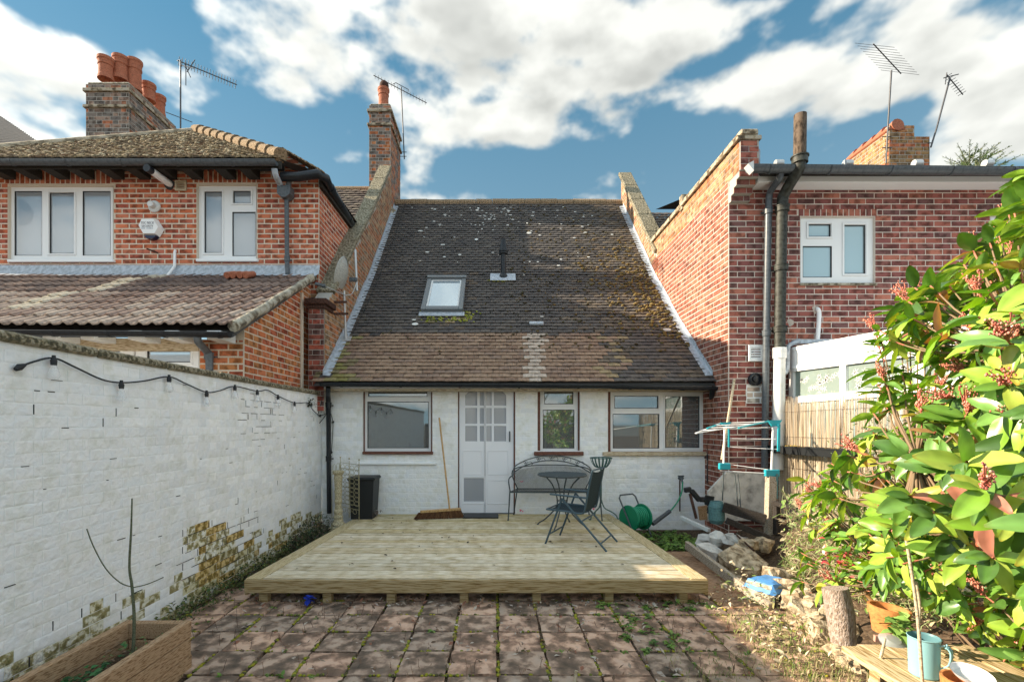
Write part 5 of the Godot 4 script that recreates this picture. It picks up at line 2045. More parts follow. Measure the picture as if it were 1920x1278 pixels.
	for i in 60:
		var u := rng.randf()
		var x := lerpf(-2.1, 1.5, u * (1.0 if i % 3 else 0.45))
		b.col = pick([Color(0.03, 0.022, 0.018), Color(0.05, 0.035, 0.025), Color(0.02, 0.018, 0.015)])
		leaf(b, Vector3(x, 0.268, -rnd(4.7, 7.6)), Basis.from_euler(Vector3(rnd(-0.4, 0.1), rnd(0, TAU), rnd(-0.3, 0.3))), rnd(0.015, 0.048), 0.7, rnd(-0.3, 0.5), 3)
	stuff_top(put("fallen_leaves", b, M.litter), "small blackened leaves lying scattered on the timber deck", "leaves")
	# weeds and grass
	b = Buf.new()
	var greens := [Color(0.10, 0.19, 0.035), Color(0.14, 0.24, 0.04), Color(0.07, 0.13, 0.03), Color(0.18, 0.27, 0.06)]
	for i in 95:
		var j = pick(joints)
		if rng.randf() < 0.5 and j[0] < 0.5:
			continue
		rosette(b, Vector3(j[0] + rng.randfn(0, 0.05), 0.02, j[1] + rng.randfn(0, 0.05)), rng.randi_range(5, 12), rnd(0.015, 0.035), greens, 0.55)
	for i in 60:
		rosette(b, Vector3(rnd(0.9, 2.0) if i % 2 else rnd(1.0, 1.45), 0.015, -4.43 + rnd(-0.05, 0.12) if i % 2 else -rnd(3.5, 4.3)), rng.randi_range(6, 14), rnd(0.02, 0.05), greens, 0.8)
	for i in 230:
		rosette(b, Vector3(rnd(2.0, 2.85), 0.02 + 0.03 * rng.randf(), -rnd(6.3, 7.4)), rng.randi_range(5, 10), rnd(0.03, 0.07), greens, 0.3)
	stuff_top(put("weeds", b, M.leafy), "low green weeds growing in the paving joints and beside the deck", "weeds")
	b = Buf.new()
	for i in 2400:
		var x := 1.9 + absf(rng.randfn(0, 0.5))
		var z := -rnd(3.0, 4.2)
		if i % 5 == 0:
			z = -rnd(3.05, 3.5)
			x = rnd(1.2, 2.6)
		if x > 3.0:
			continue
		b.col = pick([Color(0.20, 0.26, 0.06), Color(0.34, 0.30, 0.14), Color(0.42, 0.35, 0.20), Color(0.12, 0.20, 0.04), Color(0.28, 0.24, 0.12)])
		blade(b, Vector3(x, 0.01, z), rnd(0.03, 0.10), rnd(0.0015, 0.003))
	stuff_top(put("grass", b, M.leafy), "straggly grass creeping over the right end of the paving", "grass")
	# ground cover along the foot of the white wall
	b = Buf.new()
	for i in 2600:
		var d := 3.4 + pow(rng.randf(), 0.75) * 4.1
		var p := Vector3(-2.76 + absf(rng.randfn(0, 0.09 + 0.012 * d)), rnd(0.0, 0.10 + 0.10 * rng.randf()), -d)
		b.col = pick([Color(0.035, 0.07, 0.02), Color(0.05, 0.09, 0.02), Color(0.09, 0.10, 0.03), Color(0.06, 0.05, 0.03), Color(0.12, 0.14, 0.03)])
		leaf(b, p, Basis.from_euler(Vector3(rnd(-1.2, 0.3), rnd(0, TAU), rnd(-0.5, 0.5))), rnd(0.02, 0.05), rnd(0.4, 0.8), 0.3, 2)
	for i in 2600:
		var a := rng.randf() * TAU
		var r := sqrt(rng.randf())
		var p := Vector3(-2.52 + cos(a) * r * 0.26, 0.0, -6.75 + sin(a) * r * 0.75)
		p.y = rng.randf() * 0.42 * sqrt(maxf(0.0, 1.0 - r * r))
		b.col = pick([Color(0.03, 0.06, 0.025), Color(0.05, 0.085, 0.03), Color(0.08, 0.045, 0.04), Color(0.04, 0.05, 0.03), Color(0.10, 0.07, 0.05)])
		leaf(b, p, Basis.from_euler(Vector3(rnd(-1.4, 0.2), rnd(0, TAU), rnd(-0.5, 0.5))), rnd(0.015, 0.045), rnd(0.25, 0.6), 0.3, 2)
	stuff_top(put("ground_cover", b, M.leafy), "dark creeping plants and moss along the foot of the white wall", "plants")

func empty_top(called: String) -> Node3D:
	var o := Node3D.new()
	o.name = numbered(called)
	add_child(o)
	return o

func stuff_top(o: Node3D, label: String, category: String) -> void:
	tag(o, label, category)
	stuff(o)

func rosette(b: Buf, p: Vector3, n: int, l: float, cols: Array, up: float) -> void:
	for i in n:
		b.col = pick(cols)
		leaf(b, p + Vector3(rnd(-0.01, 0.01), rnd(0, l * up), rnd(-0.01, 0.01)), Basis.from_euler(Vector3(rnd(-0.9, 0.0), TAU * i / n + rnd(-0.4, 0.4), rnd(-0.3, 0.3))), l * rnd(0.7, 1.3), rnd(0.35, 0.8), 0.5, 3)

func blade(b: Buf, p: Vector3, l: float, w: float) -> void:
	var a := rng.randf() * TAU
	var d := Vector3(cos(a), 0, sin(a))
	var s := Vector3(-d.z, 0, d.x) * w
	var m := p + d * l * 0.25 + Vector3(0, l * 0.6, 0)
	var t := p + d * l * rnd(0.5, 0.9) + Vector3(0, l * rnd(0.5, 0.95), 0)
	b.quad(p - s, p + s, m + s * 0.7, m - s * 0.7)
	b.tri(m - s * 0.7, m + s * 0.7, t)

# ---------------------------------------------------------------- the white garden wall and what hangs on it
func on_wall(px: float, py: float, off := 0.03) -> Vector3:
	var x := -2.8 + off
	var d := x * F / (px - 930.0)
	return at(px, py, d)

func garden_wall() -> void:
	var h := thing("garden_wall", "long white painted brick garden wall on the left with a dirty stone coping", "wall")
	var pal := [
		Color(0.88, 0.885, 0.89), Color(0.87, 0.88, 0.885), Color(0.89, 0.89, 0.89), Color(0.875, 0.88, 0.885),
		Color(0.86, 0.87, 0.84), Color(0.80, 0.79, 0.68), Color(0.70, 0.67, 0.48), Color(0.72, 0.56, 0.28), Color(0.62, 0.51, 0.28), Color(0.60, 0.57, 0.42), Color(0.76, 0.77, 0.70), Color(0.60, 0.22, 0.12),
	]
	var wob := FastNoiseLite.new()
	wob.seed = 77
	wob.frequency = 1.1
	var shade := func(p: Vector3) -> int:
		var px: float = 930.0 + p.x * F / -p.z if p.z < -0.3 else -999.0
		var py: float = 797.0 - (p.y - EYE) * F / -p.z if p.z < -0.3 else 900.0
		var k := wob.get_noise_3d(p.x, p.y * 2.0, p.z)
		if px > 356 + 14 * k and px < 436 + 22 * k and py > 985 and py < 1100:
			# the bare patch
			var u := (px - 355.0) / 90.0
			if py > 1060 - 40 * u + 14 * k and rng.randf() < 0.9:
				return pick([7, 8, 7, 6, 9, 7])
			return pick([4, 5, 10, 4, 7])
		if px > 440 and px < 580 and p.y < 0.50 + 0.25 * k and rng.randf() < 0.35:
			return pick([10, 5, 6, 4, 7])
		if p.y < 0.24 + 0.2 * k + rnd(-0.05, 0.05):
			return pick([6, 9, 5, 10, 8, 9, 4])
		if p.y < 0.40 + 0.3 * k and rng.randf() < 0.4:
			return pick([10, 4, 5])
		return rng.randi() % 4
	brickwork(h, Vector3(-2.8, 0.0, 3.0), Vector3.FORWARD, Vector3.RIGHT, 10.748, 2.16, {"course": 0.0756, "len": 0.232, "palette": pal, "mat": M.painted_brick, "mortar": M.mortar_white, "joint": 0.004, "proud": 0.0022, "wobble": 0.007, "meshes": soft_brick_mesh, "bond": "flemish", "singles": 300, "shade": shade, "mat2": M.bare_brick, "from2": 4})
	var b := Buf.new()
	# joints that have lost their paint
	for i in 260:
		var d := 2.6 + 5.0 * rng.randf()
		var c := rng.randi_range(1, 27)
		var y := 0.0756 * c
		var l := rnd(0.015, 0.09)
		var t := 0.004
		if i % 3 == 0:
			d = rnd(4.3, 5.7)
			y = 0.0756 * rng.randi_range(3, 9)
			l = rnd(0.05, 0.22)
		elif i % 3 == 1:
			d = rnd(5.3, 6.3)
			y = 0.0756 * rng.randi_range(20, 26)
			l = rnd(0.05, 0.2)
			if rng.randf() < 0.5:
				continue
		if i % 4 == 0:
			b.box(Vector3(-2.7975, y + 0.037, -d), Vector3(0.004, 0.06, t * 1.5))
		else:
			b.box(Vector3(-2.7975, y, -d), Vector3(0.0042, t * rnd(0.7, 1.6), l))
	put("open_joint", stuff_mesh(b), M.rubber, h)
	stuff(h.get_child(h.get_child_count() - 1))
	# coping in lengths
	var z := 3.0
	while z > -7.7:
		var l := minf(rnd(0.55, 0.95), z + 7.72)
		b = Buf.new()
		var q := rnd(-0.006, 0.006)
		b.span(Vector3(-3.05, 2.155, z), Vector3(-2.765 + q, 2.215 + q, z - l + 0.008), 0.014)
		put("coping", b, M.coping, h)
		z -= l

func stuff_mesh(b: Buf) -> ArrayMesh:
	return b.mesh()

func string_lights() -> void:
	var o := thing("string_lights", "black cable of clear festoon bulbs strung along the top of the white wall", "string lights")
	var pts := [on_wall(36, 688), on_wall(62, 678), on_wall(100, 671), on_wall(140, 688), on_wall(190, 711), on_wall(227, 717), on_wall(270, 714), on_wall(316, 706), on_wall(350, 720), on_wall(387, 735), on_wall(412, 732), on_wall(440, 724), on_wall(482, 733), on_wall(501, 731), on_wall(521, 742), on_wall(552, 755), on_wall(577, 755), on_wall(586, 768, 0.06), at(600, 779, 7.62), at(612, 775, 7.6), at(592, 797, 7.65), at(606, 740, 7.5)]
	var b := Buf.new()
	b.tube(curve(pts, 5), 0.006, 6)
	b.tube(curve([at(620, 775, 7.70), at(624, 792, 7.71), at(623, 820, 7.72), at(621, 848, 7.72)], 4), 0.005, 5)
	put("cable", b, M.rubber, o)
	b = Buf.new()
	b.tube([on_wall(46, 684), on_wall(36, 688), on_wall(28, 692)], [0.009, 0.02, 0.012], 10)
	put("plug", b, M.rubber, o)
	var clear := pane_mat(Color(0.9, 0.92, 0.95), 0.22, 0.0, 0.04)
	for q in [[100, 671], [227, 717], [316.5, 706], [387, 735], [440, 724], [482, 733], [521, 742], [552, 755]]:
		var p := on_wall(q[0], q[1], 0.04)
		b = Buf.new()
		b.lathe(p + Vector3(0, -0.045, 0), [Vector2(0, 0), Vector2(0.016, 0), Vector2(0.018, 0.03), Vector2(0.011, 0.045), Vector2(0.010, 0.062), Vector2(0, 0.062)], 10)
		put("socket", b, M.rubber, o)
		b = Buf.new()
		b.lathe(p + Vector3(0, -0.135, 0), [Vector2(0, 0), Vector2(0.022, 0.004), Vector2(0.032, 0.022), Vector2(0.030, 0.045), Vector2(0.017, 0.085), Vector2(0.014, 0.095)], 14)
		put("bulb", b, clear, o)
	for q in [[600, 779, 7.6], [624, 791, 7.70], [621, 848, 7.71]]:
		b = Buf.new()
		b.tube([at(q[0] - 1, q[1] + 2, q[2]), at(q[0] + 1, q[1] - 2, q[2])], 0.016, 8)
		put("socket", b, M.rubber, o)
	# a tuft of withered creeper by the last bulb
	b = Buf.new()
	for i in 60:
		b.col = pick([Color(0.02, 0.025, 0.015), Color(0.05, 0.06, 0.03), Color(0.08, 0.06, 0.04)])
		leaf(b, on_wall(583 + rng.randfn(0, 4), 756 + rng.randfn(0, 5), 0.04), Basis.from_euler(Vector3(rnd(-1, 1), rnd(0, 6), 0)), rnd(0.02, 0.05), 0.6, 0.3, 2)
	tag(put("creeper", b, M.leafy), "small dark tuft of creeper at the far top corner of the white wall", "plant")

func planter() -> void:
	mat("sleeper", Color(0.44, 0.30, 0.19), 0.85, "grain", Vector3(9, 9, 1.4), "grain", 0.4)
	var o := thing("raised_planter", "long raised planter of brown timber planks at the foot of the white wall", "planter", Vector3(-2.3, 0, -2.2))
	var off := Vector3(2.3, 0, 2.2)
	var b: Buf
	for s in [[-2.13, -2.08], [-2.53, -2.48]]:
		for k in 3:
			b = Buf.new()
			var j := rnd(-0.006, 0.006)
			b.span(Vector3(s[0] + j, 0.002 + k * 0.118, -1.2) + off, Vector3(s[1] + j, 0.116 + k * 0.118, -3.3 + rnd(-0.01, 0.01)) + off, 0.006)
			put("plank", b, M.sleeper, o)
	for k in 3:
		b = Buf.new()
		b.span(Vector3(-2.478, 0.002 + k * 0.118, -3.25) + off, Vector3(-2.135, 0.114 + k * 0.118, -3.298) + off, 0.006)
		put("plank", b, M.sleeper, o)
	b = Buf.new()
	b.span(Vector3(-2.48, 0.02, -1.2) + off, Vector3(-2.13, 0.17, -3.25) + off)
	put("soil", b, M.soil, o)
	b = Buf.new()
	for i in 260:
		b.col = pick([Color(0.03, 0.12, 0.04), Color(0.05, 0.16, 0.05), Color(0.03, 0.09, 0.03)])
		leaf(b, Vector3(rnd(-2.42, -2.18), rnd(0.17, 0.26), -2.62 + rng.randfn(0, 0.22)), Basis.from_euler(Vector3(rnd(-0.8, 0.2), rnd(0, TAU), rnd(-0.4, 0.4))), rnd(0.03, 0.055), 0.75, 0.4, 3)
	for i in 90:
		b.col = pick([Color(0.10, 0.16, 0.05), Color(0.20, 0.14, 0.09)])
		leaf(b, Vector3(rnd(-2.42, -2.15), rnd(0.17, 0.3), -rnd(2.9, 3.24)), Basis.from_euler(Vector3(rnd(-0.8, 0.2), rnd(0, TAU), rnd(-0.4, 0.4))), rnd(0.02, 0.04), 0.5, 0.4, 2)
	stuff_top(put("ivy", b, M.leafy), "small dark green ivy growing in the raised planter", "ivy")
	mat("bark", Color(0.13, 0.15, 0.10), 0.8, "grain", Vector3.ONE * 6)
	mat("bark_base", Color(0.36, 0.33, 0.20), 0.8, "grain", Vector3.ONE * 6)
	var s := thing("sapling", "bare leafless sapling with two thin side branches in the timber planter", "sapling", at(250, 1225, 3.0))
	off = -s.position
	b = Buf.new()
	b.tube(curve([at(249, 1225, 3.0) + off, at(251, 1160, 3.0) + off, at(247, 1100, 3.0) + off, at(242, 1063, 3.0) + off, at(245, 1000, 3.0) + off, at(246, 970, 3.0) + off, at(247, 934, 3.0) + off], 4), range(25).map(func(i): return lerpf(0.010, 0.0038, i / 24.0)), 8)
	put("trunk", b, M.bark, s)
	for br in [[at(247, 1100, 3.0), at(225, 1092, 2.98), at(198, 1066, 2.95), at(175, 1025, 2.95), at(162, 991, 2.93)], [at(249, 1101, 3.0), at(275, 1095, 3.02), at(306, 1082, 3.05)], [at(250, 1112, 3.0), at(266, 1105, 3.0)]]:
		b = Buf.new()
		b.tube(curve(br.map(func(p): return p + off), 4), 0.0035, 6)
		put("branch", b, M.bark, s)

func deck() -> void:
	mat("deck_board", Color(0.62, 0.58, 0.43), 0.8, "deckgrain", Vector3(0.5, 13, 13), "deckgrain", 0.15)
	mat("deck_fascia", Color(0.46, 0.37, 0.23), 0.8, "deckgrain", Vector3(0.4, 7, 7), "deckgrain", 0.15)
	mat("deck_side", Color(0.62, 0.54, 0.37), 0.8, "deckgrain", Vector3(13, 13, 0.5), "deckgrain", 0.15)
	var o := thing("deck", "low timber deck of pale greenish grooved boards in front of the cottage door", "deck", Vector3(-0.2, 0, -6))
	var off := Vector3(0.2, 0, 6)
	var lx := func(d: float) -> float: return lerpf(-2.317, -2.14, (d - 4.46) / 3.24)
	var rx := func(d: float) -> float: return lerpf(1.953, 1.82, (d - 4.46) / 3.24)
	var d := 4.485
	var i := 0
	var tints := [Color(0.82, 0.75, 0.64), Color(0.77, 0.69, 0.55), Color(0.84, 0.79, 0.70), Color(0.80, 0.73, 0.62), Color(0.72, 0.63, 0.45), Color(0.83, 0.77, 0.67)]
	while d < 7.70:
		var w := minf(0.121, 7.735 - d)
		var b := Buf.new()
		var a: float = lx.call(d) + 0.152
		var e: float = rx.call(d) - 0.152
		var y := 0.26 + rnd(-0.0012, 0.0012)
		# three ribs with grooves between them
		for k in 4:
			b.span(Vector3(a, y - 0.006, -(d + 0.002 + k * w * 0.25)) + off, Vector3(e, y, -(d + (k + 1) * w * 0.25 - (0.009 if k < 3 else 0.013))) + off, 0.0025)
		b.span(Vector3(a, y - 0.03, -d - 0.001) + off, Vector3(e, y - 0.0065, -(d + w - 0.011)) + off)
		var tc: Color = pick(tints)
		# greener where it stays damp, at the back
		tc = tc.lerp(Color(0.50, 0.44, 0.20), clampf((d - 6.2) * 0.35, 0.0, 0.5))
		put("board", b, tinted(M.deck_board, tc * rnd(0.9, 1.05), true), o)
		d += 0.1255
		i += 1
	for s in [[lx, 0.0, 0.148], [rx, -0.148, 0.0]]:
		var b := Buf.new()
		var f: Callable = s[0]
		b.prism([Vector3(f.call(4.462) + s[1], 0.232, -4.462) + off, Vector3(f.call(4.462) + s[2], 0.232, -4.462) + off, Vector3(f.call(7.72) + s[2], 0.232, -7.72) + off, Vector3(f.call(7.72) + s[1], 0.232, -7.72) + off], Vector3(0, 0.03, 0))
		put("border_board", b, M.deck_side, o)
		b = Buf.new()
		var x0: float = f.call(4.47) + (0.002 if s[1] == 0.0 else -0.002)
		var x1: float = f.call(7.7) + (0.002 if s[1] == 0.0 else -0.002)
		b.bar(Vector3(x0, 0.17, -4.47) + off, Vector3(x1, 0.17, -7.7) + off, 0.03, 0.12)
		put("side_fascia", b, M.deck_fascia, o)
	var b := Buf.new()
	b.span(Vector3(-2.317, 0.137, -4.435) + off, Vector3(1.953, 0.258, -4.461) + off, 0.004)
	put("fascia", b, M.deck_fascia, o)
	for px in [494, 613, 733, 870, 1006, 1142, 1281]:
		b = Buf.new()
		var p := at(px, 1130, 4.5)
		b.span(Vector3(p.x - 0.04, 0.0, -4.49) + off, Vector3(p.x + 0.04, 0.137, -4.57) + off, 0.004)
		put("post", b, M.deck_fascia, o)
	# joists and sleeper stones in the dark beneath
	for x in 9:
		b = Buf.new()
		b.span(Vector3(-2.0 + x * 0.46, 0.12, -4.6) + off, Vector3(-1.95 + x * 0.46, 0.225, -7.65) + off)
		put("joist", b, M.deck_fascia, o)
	for x in 12:
		var q := rnd(0.2, 0.34)
		b = Buf.new()
		b.span(Vector3(-2.1 + x * 0.34, 0.0, -4.78) + off, Vector3(-2.1 + x * 0.34 + q, rnd(0.05, 0.1), -4.9) + off, 0.02)
		tag(put("rubble_block", b, M.cement), ["first", "second", "third", "fourth", "fifth", "sixth", "seventh", "eighth", "ninth", "tenth", "eleventh", "twelfth"][x] + " rough grey block from the left under the front edge of the deck", "block", "blocks under the deck")
		get_child(get_child_count() - 1).position = -off
	var c := Buf.new()
	for k in 14:
		c.col = Color(0.02, 0.05, 0.4)
		leaf(c, at(580, 1125, 4.42) + Vector3(rnd(-0.02, 0.02), rnd(0, 0.02), rnd(-0.01, 0.01)), Basis.from_euler(Vector3(rnd(-1, 1), rnd(0, 6), 0)), 0.06, 0.8, 0.2, 2)
	tag(put("plastic_scrap", c, M.litter), "crumpled scrap of blue plastic under the front edge of the deck", "litter")

# ---------------------------------------------------------------- things on and beside the deck
func moved(p: Array, off: Vector3) -> Array:
	return p.map(func(q): return q + off)

func furniture() -> void:
	mat("iron", Color(0.065, 0.08, 0.085), 0.42)
	mat("teal_mesh", Color(0.06, 0.125, 0.16), 0.75, "fine", Vector3.ONE * 30)
	mat("teal_frame", Color(0.06, 0.10, 0.125), 0.4)
	mat("green_iron", Color(0.06, 0.13, 0.12), 0.5)
	mat("peeling", Color(0.70, 0.66, 0.55), 0.8, "lichen", Vector3(8, 3, 8), "bump", 0.4)
	mat("cream_iron", Color(0.60, 0.57, 0.42), 0.6, "lichen", Vector3.ONE * 9)
	mat("black_plastic", Color(0.018, 0.02, 0.022), 0.5)
	mat("broom_wood", Color(0.58, 0.38, 0.18), 0.6, "grain", Vector3(8, 1, 8))
	mat("bristle", Color.WHITE, 0.9)
	colored(M.bristle)
	# mesh sheet: alpha cut
	mat("mesh_sheet", Color(0.06, 0.065, 0.07), 0.5)
	bench()
	bistro_table()
	folding_chair()
	plant_stand()
	# broom leaning on the wall
	var o := thing("broom", "wide outdoor broom with brown bristles leaning on the white wall left of the door", "broom", Vector3(-0.85, 0.26, -7.35))
	var off: Vector3 = -o.position
	var b := Buf.new()
	b.tube([at(843, 955, 7.36) + off, at(823.5, 783, 7.70) + off], 0.0135, 10)
	put("handle", b, M.broom_wood, o)
	var l := at(784, 963, 7.3)
	var r := at(864, 957, 7.42)
	b = Buf.new()
	b.bar(l + off + Vector3(0.03, 0.03, 0), r + off + Vector3(-0.0, 0.025, 0), 0.07, 0.035, Vector3.UP, 0.006)
	put("head", b, M.broom_wood, o)
	b = Buf.new()
	for i in 1500:
		var t := rng.randf()
		var p := l.lerp(r, t) + Vector3(0, 0.015, rnd(-0.03, 0.03)) + off
		b.col = pick([Color(0.16, 0.075, 0.035), Color(0.11, 0.05, 0.025), Color(0.22, 0.11, 0.05), Color(0.07, 0.035, 0.02)])
		var q := Vector3(p.x + (t - 0.55) * 0.10 + rnd(-0.012, 0.012), 0.262 + off.y + rnd(0.0, 0.012), p.z + rnd(0.0, 0.05))
		b.bar(p, q, 0.003, 0.003, Vector3.BACK)
	stuff(put("bristles", b, M.bristle, o))
	b = Buf.new()
	var m0 := at(902, 964, 7.5)
	b.span(Vector3(m0.x - 0.28, 0.262, -7.34), Vector3(m0.x + 0.27, 0.282, -7.66), 0.006)
	tag(put("doormat", b, M.black_plastic), "small black rubber doormat on the deck at the white door", "doormat")
	# bin
	o = thing("storage_bin", "square black plastic bin standing against the white wall under the left window", "bin", Vector3(-2.03, 0.262, -7.44))
	b = Buf.new()
	var wt := 0.19
	var wb := 0.16
	var hh := 0.60
	var cs := [[-1, 1], [1, 1], [1, -1], [-1, -1]]
	for i in 4:
		var p: Array = cs[i]
		var q: Array = cs[(i + 1) % 4]
		b.quad(Vector3(p[0] * wb, 0, p[1] * wb), Vector3(q[0] * wb, 0, q[1] * wb), Vector3(q[0] * wt, hh, q[1] * wt), Vector3(p[0] * wt, hh, p[1] * wt))
	put("body", b, M.black_plastic, o)
	b = Buf.new()
	b.span(Vector3(-0.21, hh - 0.02, -0.21), Vector3(0.21, hh + 0.035, 0.21), 0.02)
	put("lid", b, M.black_plastic, o)
	b = Buf.new()
	for i in 26:
		b.col = pick([Color(0.55, 0.52, 0.48), Color(0.35, 0.27, 0.22), Color(0.25, 0.2, 0.18)])
		leaf(b, at(699 + rng.randfn(0, 6), 962, 7.42) + Vector3(0, rnd(0, 0.07), rnd(-0.05, 0.05)), Basis.from_euler(Vector3(rnd(-1, 1), rnd(0, 6), 0)), rnd(0.05, 0.1), 0.4, 0.3, 3)
	tag(put("debris", b, M.litter), "small heap of pale torn scraps beside the black bin", "litter")
	# ornamental column
	b = Buf.new()
	var c := at(634, 986, 7.05)
	var prof := [[0.10, 0], [0.10, 0.03], [0.075, 0.06], [0.062, 0.10], [0.07, 0.125], [0.056, 0.15], [0.064, 0.20], [0.05, 0.23], [0.046, 0.30], [0.058, 0.34], [0.048, 0.36], [0.05, 0.44], [0.058, 0.47], [0.05, 0.50], [0.056, 0.60], [0.064, 0.66], [0.056, 0.69], [0.08, 0.72], [0.082, 0.745], [0.07, 0.755], [0, 0.755]]
	b.lathe(Vector3.ZERO, prof.map(func(q): return Vector2(q[0], q[1] * 1.08)), 20)
	o = thing("ornamental_column", "short white cast column with peeling paint at the left rear corner of the deck", "column", c)
	put("shaft", b, M.peeling, o)
	b = Buf.new()
	b.span(Vector3(-0.11, -0.05, -0.11), Vector3(0.11, 0.001, 0.11), 0.01)
	put("plinth", b, M.peeling, o)
	trellis()

func ring_tube(b: Buf, c: Vector3, u: Vector3, v: Vector3, r: float, n := 14) -> void:
	var p := []
	for i in n + 1:
		var a := TAU * i / n
		p.append(c + u * cos(a) + v * sin(a))
	b.tube(p, r, 5, false)

func trellis() -> void:
	var o := thing("wire_panel", "cream wrought iron panel of looped wire standing in front of the black bin", "trellis", at(655, 975, 7.15))
	var off: Vector3 = -o.position
	var a := at(638, 966, 7.28) + off
	var e := at(673, 974, 7.05) + off
	var hgt := 0.86
	var b := Buf.new()
	for t in [0.0, 0.48, 1.0]:
		var p := a.lerp(e, t)
		b.tube([p, p + Vector3(0, hgt + (0.0 if t != 0.48 else -0.02), 0)], 0.005, 6)
	put("post", b, M.cream_iron, o)
	b = Buf.new()
	for t in [0.0, 0.48, 1.0]:
		b.ball(a.lerp(e, t) + Vector3(0, hgt + 0.015, 0), Vector3.ONE * 0.013, 5, 8)
	put("finials", b, M.cream_iron, o)
	b = Buf.new()
	for y in [0.14, 0.20, 0.44, 0.62, 0.72, 0.80]:
		b.tube([a + Vector3(0, y, 0), e + Vector3(0, y, 0)], 0.004, 5)
	put("rail", b, M.cream_iron, o)
	b = Buf.new()
	var u := (e - a) / 8.0
	for k in 4:
		for y in 9:
			var cc := a.lerp(e, (k + 0.5) / 4.0) + Vector3(0, 0.225 + y * 0.064, 0)
			ring_tube(b, cc, u * 0.85, Vector3(0, 0.04, 0), 0.003)
	for k in 3:
		ring_tube(b, a.lerp(e, (k + 0.7) / 3.5) + Vector3(0, 0.10, 0), u * 0.8, Vector3(0, 0.032, 0), 0.003)
	put("loops", b, M.cream_iron, o)
	# its second, narrower leaf behind the column
	var a2 := at(622, 972, 7.2) + off
	b = Buf.new()
	for t in [0.0, 1.0]:
		var p := a2.lerp(a, t * 0.92)
		b.tube([p, p + Vector3(0, 0.8, 0)], 0.004, 5)
	for k in 2:
		ring_tube(b, a2.lerp(a, 0.28 + 0.42 * k) + Vector3(0, 0.74, 0), (a - a2) * 0.17, Vector3(0, 0.06, 0), 0.003)
	b.tube([a2 + Vector3(0, 0.66, 0), a + Vector3(0, 0.66, 0)], 0.004, 5)
	put("side_leaf", b, M.cream_iron, o)

# a woven sheet of thin wires between four corners
func wire_sheet(b: Buf, p00: Vector3, p10: Vector3, p11: Vector3, p01: Vector3, nu: int, nv: int, r: float, bulge := Vector3.ZERO, arch := 0.0) -> void:
	for i in nu + 1:
		var t := float(i) / nu
		var pts := []
		for j in 5:
			var s := j / 4.0
			pts.append(p00.lerp(p10, t).lerp(p01.lerp(p11, t) + Vector3(0, arch * sin(PI * t), 0), s) + bulge * sin(PI * s))
		b.tube(pts, r, 3, false)
	for j in nv + 1:
		var s := float(j) / nv
		var pts := []
		for i in 9:
			var t := i / 8.0
			pts.append(p00.lerp(p10, t).lerp(p01.lerp(p11, t) + Vector3(0, arch * sin(PI * t), 0), s) + bulge * sin(PI * s))
		b.tube(pts, r, 3, false)

